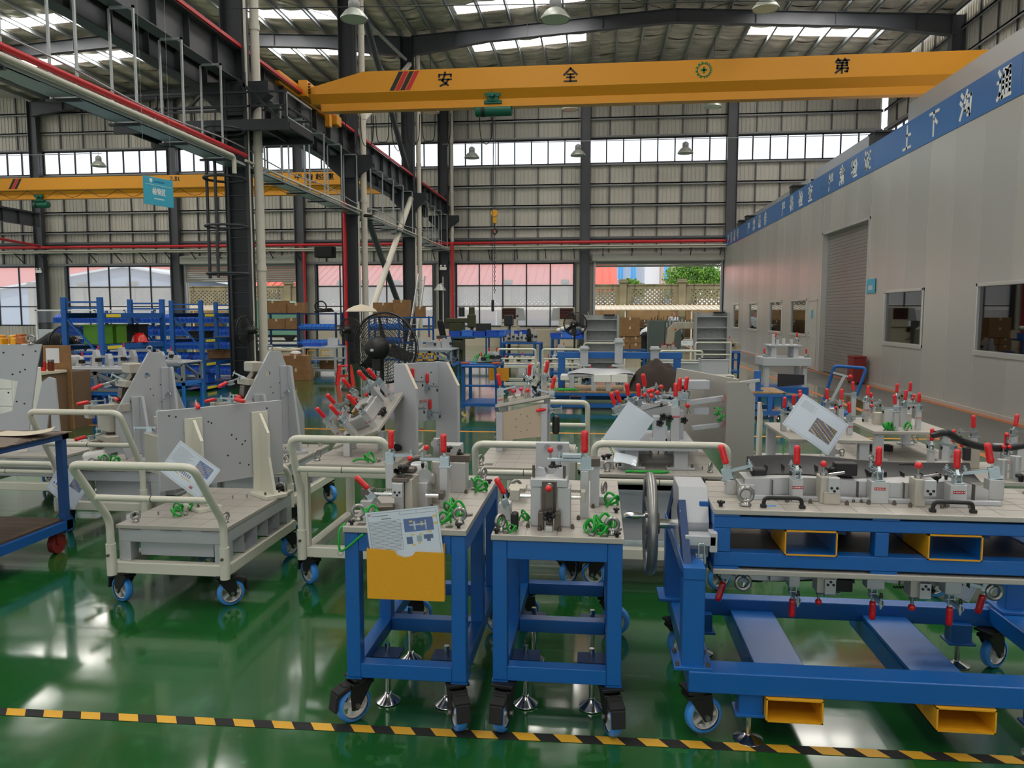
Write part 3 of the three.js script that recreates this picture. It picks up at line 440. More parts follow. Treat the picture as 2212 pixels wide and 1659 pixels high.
{
  const c = thing('overhead_crane', 'yellow overhead crane girder of the left bay, seen below the clerestory', 'crane', [0, 7.95, -34.2]);
  craneGirder(c, -29.6, -9.0, 1.2, 0.55);
  part(c, 'end_carriage', M.crane, (b) => b.bb(-9.1, -0.6, -1.4, -8.85, -0.25, 1.4).bb(-30, -0.6, -1.4, -29.7, -0.25, 1.4));
  for (const [x, m] of [[-27.5, 'craneInk'], [-27.35, 'redPaint'], [-27.2, 'craneInk']]) part(c, 'stripe', M[m], (b) => b.push(0, 0, 0.26).ext([[x, -0.5], [x + 0.13, -0.5], [x + 0.4, -0.03], [x + 0.27, -0.03]], 0.005).pop());
  ['华', '腾', '起', '重'].forEach((ch, k) => part(c, 'lettering', M.craneInk, (b) => glyph(b, ch, -13.6 + k * 0.5, -0.06, 0.38, 0.28, 0.04, 0.006, 0.262)));
  const f = await (new (await import('three/addons/loaders/FontLoader.js')).FontLoader()).loadAsync('fonts/droid/droid_sans_bold.typeface.json'), { TextGeometry } = await import('three/addons/geometries/TextGeometry.js');
  const tx = (s, x, y, size, name) => { const g = new TextGeometry(s, { font: f, size, depth: 0.006, curveSegments: 3 }); const m = new THREE.Mesh(g, M.craneInk); m.name = name; m.position.set(x, y, 0.26); c.add(m); };
  tx('2.8t', -19.5, -0.27, 0.2, 'load_mark'); tx('CRANE', -13.1, -0.5, 0.12, 'lettering');
  part(c, 'festoon_cable', M.blackMatte, (b) => { b.rod([-29, -0.62, 0.32], [-9.2, -0.62, 0.32], 0.012, 0.012, 5); for (let x = -28; x < -10; x += 1.5) b.tube([[x, -0.62, 0.32], [x + 0.75, -0.95, 0.34], [x + 1.5, -0.62, 0.32]], 0.012, 8, 5); });
}
hoist([-26.0, 6.85, -34.1], 'green rope hoist under the yellow crane of the left bay', 0.75);

// pipes along the far wall
single('red_pipe', M.redPaint, 'red fire pipe running along the far wall above the windows', 'pipe', (b) => b.rod([-37, 5.22, -39.3], [6.3, 5.22, -39.3], 0.075, 0.075, 12));
single('cable_tray', M.pipeWhite, 'pale cable tray with pipes under the red pipe on the far wall', 'cable tray', (b) => { b.bb(-37, 4.9, -39.5, 6.3, 4.98, -39.2).rod([-37, 5.02, -39.15], [6.3, 5.02, -39.15], 0.03, 0.03, 8); });
for (let k = 0; k < 30; k++) if (Math.abs(((-36 + k * 1.45) + 7.92)) > 0.5) single('tray_bracket', M.steelDark, 'dark angle bracket under the cable tray on the far wall', 'bracket', (b) => { const x = -36 + k * 1.45; b.bar([x, 4.9, -39.2], [x, 4.45, -39.85], 0.04, 0.04); b.bb(x - 0.02, 4.86, -39.9, x + 0.02, 4.9, -39.15); }, 'brackets under the far cable tray');
single('red_pipe', M.redPaint, 'red riser pipe on the wall column right of the half-open shutter', 'pipe', (b) => b.bent([[-15.5, 5.2, -39.3], [-15.3, 4.9, -39.3], [-15.3, 0.3, -39.3]], 0.08, 0.07, 10));
single('red_pipe', M.redPaint, 'red riser pipe beside the far column at the end of the runway', 'pipe', (b) => b.rod([-7.35, 0, -38.9], [-7.35, 5.2, -38.9], 0.09, 0.09, 12));
single('red_pipe', M.redPaint, 'red sloping pipe at the left edge of the picture', 'pipe', (b) => b.rod([-30.2, 5.3, -39.2], [-29.6, 5.6, -30], 0.07, 0.07, 10));
single('loudspeaker_box', M.blackMatte, 'black box loudspeaker on the column with the red pipe', 'loudspeaker', (b) => b.rbox(-8.75, 3.62, -24.3, 0.6, 0.36, 0.4, 0.03));
single('cctv_camera', M.black, 'small black camera on the downpipe of the red pipe column', 'camera', (b) => b.rod([-7.4, 4.75, -24.2], [-7.12, 4.72, -24.1], 0.05, 0.05, 10));
for (const [x, w] of [[-30.6, 'by the left window'], [-7.92, 'on the column by the far wall']]) { const e = thing('emergency_light', `white twin-lamp emergency light ${w}`, 'light', [x, 3.95, x < -20 ? -39.64 : -39.39]); part(e, 'housing', M.white, (b) => b.rbox(0, 0, 0, 0.36, 0.16, 0.08, 0.02)); part(e, 'lamp', M.white, (b) => b.ball(-0.1, 0.14, 0.02, 0.06).ball(0.1, 0.14, 0.02, 0.06)); }

// high-bay lamps (switched off)
function bayLamp([x, y, z], s, label) {
  const l = thing('high_bay_lamp', label, 'lamp', [x, y, z]);
  part(l, 'shade', M.lampShade ?? mat('lampShade', 0xaeb2aa, 0.4, 0.35), (b) => b.lathe(0, 0, 0, [[0.25 * s, 0], [0.245 * s, 0.03 * s], [0.16 * s, 0.14 * s], [0.1 * s, 0.18 * s]], 24));
  part(l, 'housing', M.pipeGrey, (b) => b.lathe(0, 0.17 * s, 0, [[0, 0], [0.1 * s, 0], [0.1 * s, 0.14 * s], [0.05 * s, 0.19 * s], [0, 0.19 * s]], 16));
  part(l, 'diffuser', M.lampGlass ?? mat('lampGlass', 0xb4c2ae, 0.3), (b) => b.rod([0, 0.01, 0], [0, 0.02, 0], 0.23 * s, 0.23 * s, 24));
  part(l, 'stem', M.steelDark, (b) => b.rod([0, 0.34 * s, 0], [0, roofY(x) + 0.06 - y, 0], 0.009, 0.009, 6));
}
bayLamp([-5.1, 7.75, -16.2], 1.15, 'high-bay lamp beside the second column top'); bayLamp([-0.93, 7.72, -16.6], 1.25, 'high-bay lamp above the middle of the crane girder'); bayLamp([3.85, 8.75, -19.3], 1.25, 'high-bay lamp at the top edge right of the middle');
bayLamp([-7.4, 10.5, -34.4], 1.5, 'high-bay lamp half hidden under the left end of the crane girder'); bayLamp([-1.3, 10.6, -35], 1.5, 'high-bay lamp peeking below the crane girder beside the hoist'); bayLamp([5, 10.75, -35.8], 1.5, 'high-bay lamp peeking below the right half of the crane girder');
for (const [x, w] of [[-6.2, 'left of the hoist ropes'], [-1.0, 'right of the hoist ropes'], [4.1, 'right of the middle column'], [-25.8, 'far left in the left bay']]) bayLamp([x, 9.25, -38.2], 1.5, `small lamp before the clerestory windows, ${w}`);
single('lamp_wire', M.pipeGrey, 'thin lamp wire stretched before the right clerestory windows', 'wire', (b) => b.rod([-7.67, 9.95, -38.2], [13.8, 9.9, -38.2], 0.02, 0.02, 5));
single('lamp_wire', M.pipeGrey, 'thin lamp wire stretched before the left clerestory windows', 'wire', (b) => b.rod([-37, 9.95, -38.2], [-25.6, 9.9, -38.2], 0.02, 0.02, 5));
single('stay_rod', M.steelDark, 'thin horizontal roof stay rod along the top edge of the picture', 'rod', (b) => b.rod([-7.8, 8.12, -16.3], [12.5, 8.0, -17.5], 0.012, 0.012, 5));
for (const [a, b_, w] of [[[-4.5, 13, -25], [2.5, 13.4, -31.5], 'in the main bay left of the ridge'], [[-14, 13, -25], [-9, 12.9, -31], 'in the left bay near the columns'], [[10, 13, -26], [4, 13.3, -31.5], 'in the main bay right of the ridge']]) single('stay_rod', M.steelDark, `thin diagonal roof stay rod ${w}`, 'rod', (b) => b.rod(a, b_, 0.012, 0.012, 5));

// hanging blue area sign
{
  const s = thing('hanging_sign', 'bright blue hanging sign with white characters 检验区', 'sign', [-6.4, 3.42, -10.83], 1.31 - 0.2);
  s.rotation.y = Math.atan2(0.52, 0.14); 
  part(s, 'board', M.signCyan, (b) => b.rbox(0, 0, 0, 0.55, 0.4, 0.012, 0.003));
  ['检', '验', '区'].forEach((c, k) => part(s, 'lettering', M.white, (b) => glyph(b, c, -0.12 + k * 0.085, 0.05, 0.075, 0.1, 0.011, 0.002, 0.0075)));
  part(s, 'rule', M.white, (b) => b.box(0, 0.09, 0.0075, 0.47, 0.005, 0.002));
  part(s, 'emblem', M.white, (b) => b.push(-0.14, 0.145, 0.0065).ext([[-0.025, 0.03], [0.025, 0.03], [0.025, -0.005], [0, -0.035], [-0.025, -0.005]], 0.002).pop());
  part(s, 'small_text', M.white, (b) => { for (let k = 0; k < 9; k++) b.box(-0.08 + k * 0.021, -0.105, 0.0075, 0.014, 0.016, 0.002); });
  part(s, 'logo_text', M.banner, (b) => { for (let k = 0; k < 8; k++) b.box(-0.07 + k * 0.024, 0.14, 0.0075, 0.016, 0.02, 0.002); });
  part(s, 'wire', M.galv, (b) => { for (const x of [-0.25, 0.25]) b.rod([x, 0.2, 0], [x, 9, 0], 0.002, 0.002, 4); });
}
// ---------- silver panel office along the right ----------
const OX = 6.3;
{
  const o = struct(new THREE.Group()); o.name = 'wall_office'; o.position.set(OX, 0, 0); o.rotation.y = -Math.PI / 2; scene.add(o);  // local x = world z, z = towards the hall
  const W = 1.045, H = 5.55, open = [[-17.9, -15.82, 0.98, 2.15], [-13.72, -11.6, 0.98, 2.15], [-26.2, -24.24, 0.97, 2.1], [-29.3, -27.36, 0.97, 2.1], [-33.2, -31.42, 0.97, 2.1], [-36.9, -35.4, 0.97, 2.1], [-24.02, -23.15, 0, 2.03], [-22.75, -19.03, 0, 3.86]];
  const mats = [M.panel, M.panelB, M.panelC];
  const piece = (x0, x1, y0, y1, m) => part(o, 'wall_panel', m, (b) => b.rbb(x0 + 0.004, y0, -0.08, x1 - 0.004, y1, 0, 0.006));
  let k = 0;
  for (let x = -12.66 - 26 * W; x < -6; x += W, k++) {
    const x1 = x + W, m = mats[(k * 7) % 3]; let y = [[0, H]];
    let cutsX = [x, x1];
    for (const [a, b] of open) for (const e of [a, b]) if (e > x + 0.05 && e < x1 - 0.05) cutsX.push(e);
    cutsX.sort((p, q) => p - q);
    for (let i = 1; i < cutsX.length; i++) { const c = (cutsX[i - 1] + cutsX[i]) / 2, h = open.find(([a, b]) => c > a && c < b); if (!h) piece(cutsX[i - 1], cutsX[i], 0, H, m); else { if (h[2] > 0) piece(cutsX[i - 1], cutsX[i], 0, h[2], m); piece(cutsX[i - 1], cutsX[i], h[3], H, m); } }
  }
  part(o, 'base_rail', M.trimAlu, (b) => b.bb(-39.8, 0, 0, -24.1, 0.06, 0.02).bb(-18.9, 0, 0, -6, 0.06, 0.02));
  // blue banner with slogans
  const bn = thing('slogan_banner', 'blue banner with white slogan characters along the top of the silver office wall', 'banner', [OX - 0.008, 0, 0], -Math.PI / 2);
  for (let x = -39.83; x < -6; x += 2.09) part(bn, 'banner_panel', M.banner, (b) => b.bb(x + 0.003, 4.92, -0.003, x + 2.087, 5.55, 0.004));
  const words = [['严谨思考', -39.0, -36.0], ['严密操作', -33.9, -30.2], ['严格检查', -27.8, -24.0], ['严肃验证', -22.4, -19.1], ['上下沟通', -17.2, -12.95], ['达', -12.0, -11.5]];
  words.forEach(([w, a, b_]) => [...w].forEach((ch, k) => { const x = w.length === 1 ? a : a + (b_ - a - 0.45) * k / 3; part(bn, 'lettering', M.white, (b) => glyph(b, ch, x, 5.49, 0.45, 0.5, 0.06, 0.003, 0.006)); }));
  // windows
  open.slice(0, 6).forEach(([a, b_, lo, hi], i) => {
    const w = struct(new THREE.Group()); w.name = 'window_' + (++windowN); w.position.set(OX, 0, 0); w.rotation.y = -Math.PI / 2; scene.add(w);
    part(w, 'frame', M.trimAlu, (b) => { const t = 0.06; b.rbb(a, lo - 0.02, -0.085, a + t, hi, 0.02, 0.01).rbb(b_ - t, lo - 0.02, -0.085, b_, hi, 0.02, 0.01).rbb(a, lo - 0.03, -0.085, b_, lo + t, 0.025, 0.01).rbb(a, hi - t, -0.085, b_, hi, 0.02, 0.01); });
    part(w, 'pane', M.glassOffice, (b) => b.quad([a + 0.04, lo + 0.04, -0.03], [b_ - 0.04, lo + 0.04, -0.03], [b_ - 0.04, hi - 0.04, -0.03], [a + 0.04, hi - 0.04, -0.03]));
  });
  const d = struct(new THREE.Group()); d.name = 'door_' + (++doorN); d.position.set(OX, 0, 0); d.rotation.y = -Math.PI / 2; scene.add(d);
  part(d, 'leaf', M.panelC, (b) => b.rbb(-24.0, 0.01, -0.05, -23.17, 2.02, -0.01, 0.005)); part(d, 'handle', M.chrome, (b) => b.rod([-23.9, 1.0, 0.04], [-23.75, 1.0, 0.04], 0.015).bb(-23.93, 0.93, -0.01, -23.87, 1.09, 0.02)); part(d, 'notice', M.signCyan, (b) => b.bb(-23.75, 1.5, -0.01, -23.55, 1.75, -0.004)); part(d, 'door_frame', M.trimAlu, (b) => b.bb(-24.05, 0, -0.08, -24, 2.06, 0.01).bb(-23.17, 0, -0.08, -23.12, 2.06, 0.01).bb(-24.05, 2.02, -0.08, -23.12, 2.06, 0.01));
  const r = struct(new THREE.Group()); r.name = 'door_' + (++doorN); r.position.set(OX, 0, 0); r.rotation.y = -Math.PI / 2; scene.add(r);
  for (let y = 0.02; y < 3.8; y += 0.0855) part(r, 'slat', M.shutter, (b) => { b.push(-22.72, y + 0.04, -0.14, 0, Math.PI / 2).ext([[0, -0.04], [0.02, -0.03], [0.03, 0], [0.02, 0.03], [0, 0.04], [-0.01, 0.04], [-0.01, -0.04]], 3.66).pop(); });
  part(r, 'guide_rail', M.trimAlu, (b) => b.bb(-22.8, 0, -0.2, -22.72, 3.9, 0.02).bb(-19.06, 0, -0.2, -18.98, 3.9, 0.02).bb(-22.8, 3.84, -0.2, -18.98, 3.9, 0.02));
  // room behind: ceiling, back and end
  const c = struct(new THREE.Group()); c.name = 'ceiling_office'; scene.add(c);
  part(c, 'roof_panel', M.panelB, (b) => b.bb(OX + 0.085, 5.3, -39.9, XR - 0.1, 5.4, -5.9)); part(c, 'end_panel', M.panelB, (b) => b.bb(OX, 0, -5.95, XR - 0.1, 5.4, -5.85)); part(c, 'inner_wall', M.steelGrey, (b) => b.bb(8.6, 0, -39.9, 8.7, 5.3, -5.95));
}
// cable trunking on stubs above the office
[[-39.5, -27.2], [-26.6, -21.3], [-18.9, -6.5]].forEach(([a, b_], i) => single('steel_trunking', M.galv, ['perforated galvanised trunking above the far end of the banner', 'perforated galvanised trunking above the middle of the banner', 'perforated galvanised trunking above the near end of the banner'][i], 'trunking', (b) => { b.bb(7.0, 5.87, a, 7.06, 6.16 + i * 0.12, b_); b.bb(6.95, 5.87, a, 7.06, 5.89, b_); }));
[-36.5, -34.8, -26.9, -19.3].forEach((z, k) => single('steel_stub', M.steelDark, `dark steel beam stub on the office roof, ${['farthest', 'second farthest', 'above the third slogan', 'nearest'][k]}`, 'beam', (b) => b.bb(6.35, 5.4, z - 0.16, 7.7, 5.85, z + 0.16).bb(6.35, 5.83, z - 0.25, 7.7, 5.87, z + 0.25)));
{
  const s = thing('door_sign', 'small light blue sign beside the grey roller shutter of the office', 'sign', [OX - 0.02, 2.28, -18.72], -Math.PI / 2);
  part(s, 'board', M.signCyan, (b) => b.rbox(0, 0, 0, 0.56, 0.33, 0.012)); part(s, 'lettering', M.white, (b) => { ['检', '验', '区'].forEach((c, k) => glyph(b, c, -0.14 + k * 0.1, 0.02, 0.09, 0.11, 0.014, 0.003, 0.008)); });
  const f = thing('fire_cabinet', 'dark red fire extinguisher cabinet beside the roller shutter', 'cabinet', [6.08, 0, -18.85]);
  part(f, 'body', M.redDark, (b) => b.rbb(-0.14, 0.05, -0.22, 0.14, 0.62, 0.22, 0.012)); part(f, 'lid', M.redDark, (b) => b.rbb(-0.15, 0.62, -0.23, 0.15, 0.66, 0.23, 0.01)); part(f, 'foot', M.black, (b) => { for (const x of [-0.1, 0.1]) for (const z of [-0.17, 0.17]) b.rod([x, 0, z], [x, 0.05, z], 0.02); });
}
// ---------- yard behind the far wall ----------
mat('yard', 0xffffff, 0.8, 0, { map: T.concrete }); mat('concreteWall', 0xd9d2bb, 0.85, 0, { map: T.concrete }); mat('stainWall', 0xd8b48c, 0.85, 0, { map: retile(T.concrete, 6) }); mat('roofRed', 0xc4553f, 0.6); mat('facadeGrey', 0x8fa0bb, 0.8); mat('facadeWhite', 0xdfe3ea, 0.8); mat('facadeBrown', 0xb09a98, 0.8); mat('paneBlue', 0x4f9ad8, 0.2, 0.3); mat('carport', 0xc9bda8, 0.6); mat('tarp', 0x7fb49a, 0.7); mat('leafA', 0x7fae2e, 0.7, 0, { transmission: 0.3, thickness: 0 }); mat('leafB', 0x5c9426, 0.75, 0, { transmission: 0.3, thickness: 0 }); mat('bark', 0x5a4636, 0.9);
struct(single('ground', M.yard, 'pale concrete yard outside', 'ground', (b) => b.bb(-120, -0.2, -180, 120, -0.02, ZF - 0.37)));
{ // boundary wall: piers, cap, lattice of open blocks
  const w = thing('boundary_wall', 'stained concrete boundary wall with open lattice blocks, beyond the gateway', 'wall', [0, 0, -54]);
  const piers = []; for (let k = -11; k < 6; k++) piers.push(1.75 + k * 4);
  piers.forEach((x, k) => part(w, 'pier', M.concreteWall, (b) => b.rbb(x - 0.24, 0, -0.3, x + 0.24, 3.75, 0.25, 0.02).rbb(x - 0.32, 3.75, -0.38, x + 0.32, 3.86, 0.33, 0.02).rbb(x - 0.27, 3.86, -0.33, x + 0.27, 4.0, 0.28, 0.02)));
  for (let k = 0; k < piers.length - 1; k++) {
    const x0 = piers[k] + 0.24, x1 = piers[k + 1] - 0.24;
    part(w, 'plinth', M.stainWall, (b) => b.bb(x0, 0, -0.12, x1, 2.25, 0.1));
    part(w, 'coping', M.concreteWall, (b) => b.bb(x0, 3.3, -0.12, x1, 3.6, 0.1).bb(x0, 3.58, -0.18, x1, 3.66, 0.16).bb(x0, 2.25, -0.12, x0 + 0.35, 3.3, 0.1).bb(x1 - 0.35, 2.25, -0.12, x1, 3.3, 0.1));
    const lat = part(w, 'lattice', M.concreteWall, (b) => { // bricks set with gaps
      const n = 9; for (let r = 0; r < 8; r++) { const y = 2.25 + r * 0.131; b.bb(x0 + 0.35, y, -0.1, x1 - 0.35, y + 0.045, 0.08); for (let i = 0; i <= n; i++) { const x = x0 + 0.35 + (x1 - x0 - 0.7) * (i + (r % 2 ? 0.5 : 0)) / n; if (x < x1 - 0.35) b.bb(x - 0.1, y + 0.04, -0.1, Math.min(x1 - 0.35, x + 0.1), y + 0.131, 0.08); } }
    });
    lat.userData.kind = 'stuff';
  }
}
{
  const c = thing('carport_roof', 'corrugated shelter roof in front of the boundary wall', 'shelter', [0, 0, -51.5]);
  part(c, 'roof_sheet', M.carport, (b) => { for (let x = -38; x < 14; x += 0.32) { b.bar([x, 2.2, -1.7], [x, 1.9, 1.2], 0.3, 0.015); b.bar([x + 0.16, 2.24, -1.7], [x + 0.16, 1.94, 1.2], 0.06, 0.04); } b.bb(-38, 1.86, 1.1, 14, 1.92, 1.2); });
  for (let x = -36; x < 12; x += 4.2) part(c, 'post', M.pipeWhite, (b) => b.rod([x, 0, 1.1], [x, 1.9, 1.1], 0.045));
}
{ // red-roofed hall
  const r = thing('red_roofed_hall', 'low hall with red ribbed metal roof behind the boundary wall', 'building', [0, 0, -62]);
  part(r, 'roof', M.roofRed, (b) => { b.grid(1, 1, (u, v) => [-30 + 31.6 * u, 3.5 + 6.2 * v, -16 * v]); for (let x = -30; x <= 1.6; x += 0.62) b.bar([x, 3.54, 0], [x, 9.74, -16], 0.06, 0.06); });
  part(r, 'wall', M.facadeWhite, (b) => b.bb(-29.5, 0, -15.8, 1.2, 3.4, -0.4)); part(r, 'eave', M.roofRed, (b) => b.bb(-30, 3.38, -0.1, 1.6, 3.55, 0.1));
  const g = thing('gabled_shed', 'pale gabled shed with shallow roof behind the leftmost windows', 'building', [-38.6, 0, -60]);
  part(g, 'wall', M.facadeGrey, (b) => b.push(0, 0, -6).ext([[-13, 0], [13, 0], [13, 3.3], [0, 5.4], [-13, 3.3]], 6).pop()); part(g, 'roof', M.facadeWhite, (b) => b.bar([-13.4, 3.35, -3], [0, 5.5, -3], 7, 0.15).bar([13.4, 3.35, -3], [0, 5.5, -3], 7, 0.15));
  const red = thing('red_roofed_hall', 'red metal roof rising behind the pale gabled shed', 'building', [0, 0, -74]); part(red, 'roof', M.roofRed, (b) => b.grid(1, 1, (u, v) => [-80 + 48 * u, 4 + 6 * v, -14 * v])); part(red, 'wall', M.facadeWhite, (b) => b.bb(-79, 0, -13.8, -32.6, 3.9, -0.3));
}
function block(x0, x1, h, z, m, cols, rows, label) {
  const b0 = thing('apartment_block', label, 'building', [0, 0, z]);
  part(b0, 'wall', m, (b) => b.bb(x0, 0, -10, x1, h, 0)); const W = (x1 - x0) / Math.max(cols, 1);
  for (let i = 0; i < cols; i++) for (let j = 0; j < rows; j++) { const w = part(b0, 'window', M.trimAlu, (b) => b.bb(x0 + W * (i + 0.25), 3 + j * 3.4, 0, x0 + W * (i + 0.75), 5.2 + j * 3.4, 0.12)); part(w, 'pane', M.paneBlue, (b) => b.bb(x0 + W * (i + 0.28), 3.1 + j * 3.4, 0.1, x0 + W * (i + 0.49), 5.1 + j * 3.4, 0.16).bb(x0 + W * (i + 0.51), 3.1 + j * 3.4, 0.1, x0 + W * (i + 0.72), 5.1 + j * 3.4, 0.16)); }
}
block(2.4, 5.9, 14, -112, M.facadeGrey, 2, 3, 'grey-blue block with bright blue windows left in the gateway view'); block(5.9, 8.9, 13, -114, M.facadeWhite, 0, 0, 'blank white end wall of a block in the middle of the gateway view'); block(8.9, 14, 15, -112, M.facadeBrown, 3, 3, 'brownish block with blue windows behind the big tree'); block(20, 26, 12, -112, M.facadeGrey, 2, 3, 'grey block at the right edge of the gateway view');
function tree([x, y, z], r, n, label, trunk) {
  const t = thing('leafy_tree', label, 'tree', [x, 0, z]); part(t, 'trunk', M.bark, (b) => b.rod([0, 0, 0], [0.1, y, 0], 0.22, 0.12).bar([0, y * 0.6, 0], [r * 0.5, y + r * 0.3, 0.2], 0.1, 0.1).bar([0, y * 0.6, 0], [-r * 0.5, y + r * 0.2, 0], 0.1, 0.1));
  const leaf = new B().ext([[0, 0], [0.09, 0.06], [0.2, 0], [0.09, -0.06]], 0.003).geo();
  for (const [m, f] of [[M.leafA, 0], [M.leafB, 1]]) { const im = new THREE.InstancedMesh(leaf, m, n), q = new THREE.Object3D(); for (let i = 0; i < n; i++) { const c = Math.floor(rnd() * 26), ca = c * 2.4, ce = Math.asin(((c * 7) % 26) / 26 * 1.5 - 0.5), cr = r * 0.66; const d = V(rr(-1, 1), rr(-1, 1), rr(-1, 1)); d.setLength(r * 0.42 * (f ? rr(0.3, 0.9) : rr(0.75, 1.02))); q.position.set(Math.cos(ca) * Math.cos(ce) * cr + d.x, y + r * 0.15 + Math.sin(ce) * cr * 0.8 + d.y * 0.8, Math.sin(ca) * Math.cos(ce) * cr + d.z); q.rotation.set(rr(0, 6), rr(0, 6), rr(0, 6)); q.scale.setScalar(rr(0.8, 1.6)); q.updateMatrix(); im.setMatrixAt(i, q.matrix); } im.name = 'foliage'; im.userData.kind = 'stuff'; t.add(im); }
}
tree([8.6, 3.9, -70], 2.9, 4200, 'big bright green tree above the boundary wall in the gateway'); tree([3.0, 3.6, -72], 1.3, 1200, 'small green tree above the boundary wall beside the red roof'); tree([13.8, 4.2, -74], 2.6, 2400, 'green tree partly hidden by the office corner');
{ const t = thing('covered_truck', 'pale green rounded tarpaulin cover standing outside the half-open shutter', 'truck', [-19.8, 0, -45.5]); part(t, 'tarpaulin', M.tarp, (b) => b.push(0, 0, -1).ext([[-2.2, 0.4], [2.2, 0.4], [2.2, 1.9], [1.4, 2.3], [0, 2.45], [-1.4, 2.3], [-2.2, 1.9]], 2.4, 0.04).pop()); part(t, 'chassis', M.black, (b) => b.bb(-2.1, 0.25, -0.9, 2.1, 0.4, 1.2)); for (const x of [-1.5, 1.5]) part(t, 'wheel', M.black, (b) => b.rod([x, 0.3, 1.0], [x, 0.3, 1.25], 0.3, 0.3, 16)); }
function scooter(x, z, ry, label) {
  const s = thing('motor_scooter', label, 'scooter', [x, 0, z], ry);
  for (const q of [-0.6, 0.6]) part(s, 'wheel', M.black, (b) => b.ring(q, 0.24, 0, 0.2, 0.05, 0, 0, 16, 6)); part(s, 'body', M.blackGloss, (b) => b.rbox(-0.35, 0.5, 0, 0.7, 0.28, 0.24, 0.08).rbox(0.1, 0.32, 0, 0.5, 0.1, 0.22, 0.03).rbox(0.48, 0.62, 0, 0.1, 0.5, 0.3, 0.04, 0, 0, 0.3)); part(s, 'seat', M.blackMatte, (b) => b.rbox(-0.3, 0.72, 0, 0.7, 0.1, 0.26, 0.04)); part(s, 'handlebar', M.steel, (b) => b.rod([0.5, 0.98, -0.32], [0.5, 0.98, 0.32], 0.02).rod([0.56, 0.5, 0], [0.48, 1, 0], 0.03)); part(s, 'headlight', M.chrome, (b) => b.ball(0.6, 0.88, 0, 0.09)); part(s, 'mirror', M.chrome, (b) => b.ball(0.5, 1.16, 0.3, 0.06, 1, 0.4).ball(0.5, 1.16, -0.3, 0.06, 1, 0.4));
}
[[1.0, 'dark scooter parked outside behind the carton stack'], [2.0, 'dark scooter parked outside the gateway, second from the left'], [2.9, 'dark scooter parked outside in the middle of the gateway'], [3.9, 'dark scooter parked outside behind the grey cabinet'], [4.9, 'dark scooter parked outside at the right side of the gateway']].forEach(([x, l], k) => scooter(x, -48.6 + 0.15 * (k % 2), -1.25 + 0.1 * (k % 3), l));
// ---------- shared hardware ----------
const WT = (name, label, category, p, group) => { const o = thing(name, label, category, p, 0, group); o.w = (n, m, f, parent) => { const b = new B(new THREE.Matrix4().makeTranslation(-p[0], -p[1], -p[2])); f(b); return b.mesh(n, m, parent ?? o); }; o.add3 = (src, x, y, z, ry = 0, rx = 0, rz = 0, s = 1) => { const q = src.clone(); q.position.set(x - p[0], y - p[1], z - p[2]); q.rotation.set(rx, ry, rz, 'YXZ'); q.scale.setScalar(s); o.add(q); return q; }; return o; };
const proto = (name, m, f) => { const b = new B(); f(b); const o = new THREE.Mesh(b.geo(m.userData.metres), m); o.name = name; o.castShadow = o.receiveShadow = true; return o; };
const sub = (o, name, m, f) => { o.add(proto(name, m, f)); return o; };
// swivel caster: mounting plate at y 0.19, wheel of 15 cm
const caster = proto('caster', M.black, (b) => { b.rbb(-0.05, 0.178, -0.045, 0.05, 0.19, 0.045, 0.002).rod([0, 0.165, 0], [0, 0.18, 0], 0.04, 0.04, 14).rbb(-0.045, 0.15, -0.035, 0.055, 0.168, 0.035, 0.004); for (const z of [-0.032, 0.028]) b.push(0, 0, z).ext([[-0.045, 0.165], [0.055, 0.165], [0.062, 0.12], [0.058, 0.06], [0.028, 0.055], [0.005, 0.09]], 0.004).pop(); });
sub(caster, 'tyre', M.tyre, (b) => b.push(0.035, 0.075, 0, Math.PI / 2).lathe(0, -0.022, 0, [[0.058, 0.0], [0.07, 0.003], [0.075, 0.012], [0.075, 0.032], [0.07, 0.041], [0.058, 0.044]], 28).pop());
sub(caster, 'rim', M.rim, (b) => { b.push(0.035, 0.075, 0, Math.PI / 2).lathe(0, -0.019, 0, [[0.05, 0.006], [0.059, 0], [0.059, 0.038], [0.05, 0.032], [0.05, 0.006]], 24).lathe(0, -0.02, 0, [[0, 0], [0.018, 0], [0.018, 0.04], [0, 0.04]], 12).pop(); for (let k = 0; k < 5; k++) { const a = k * 1.2566; b.box(0.035 + Math.cos(a) * 0.034, 0.075 + Math.sin(a) * 0.034, 0, 0.036, 0.016, 0.022, 0, 0, a); } });
sub(caster, 'axle', M.steel, (b) => b.rod([0.035, 0.075, -0.042], [0.035, 0.075, 0.042], 0.011, 0.011, 8));
const brakeCaster = caster.clone(); sub(brakeCaster, 'brake_pedal', M.blackMatte, (b) => { b.rbox(0.088, 0.148, 0, 0.06, 0.022, 0.062, 0.006, 0, 0, -0.35).rbox(0.122, 0.105, 0, 0.012, 0.07, 0.056, 0.005, 0, 0, 0.15).rbox(0.06, 0.158, 0, 0.05, 0.02, 0.05, 0.004); });
const smallCaster = proto('caster', M.steel, (b) => { b.rbb(-0.035, 0.12, -0.03, 0.035, 0.13, 0.03, 0.002); for (const z of [-0.022, 0.018]) b.push(0, 0, z).ext([[-0.03, 0.122], [0.035, 0.122], [0.035, 0.045], [0.01, 0.045]], 0.004).pop(); }); sub(smallCaster, 'tyre', M.beige, (b) => b.rod([0.02, 0.05, -0.016], [0.02, 0.05, 0.016], 0.05, 0.05, 20)); sub(smallCaster, 'rim', M.yellowTag, (b) => b.rod([0.02, 0.05, -0.018], [0.02, 0.05, 0.018], 0.03, 0.03, 14));
// machine foot
const foot = proto('levelling_foot', M.chrome, (b) => b.lathe(0, 0, 0, [[0, 0], [0.05, 0], [0.052, 0.008], [0.016, 0.035], [0.014, 0.045], [0, 0.045]], 24).rod([0, 0.04, 0], [0, 0.26, 0], 0.011, 0.011, 12));
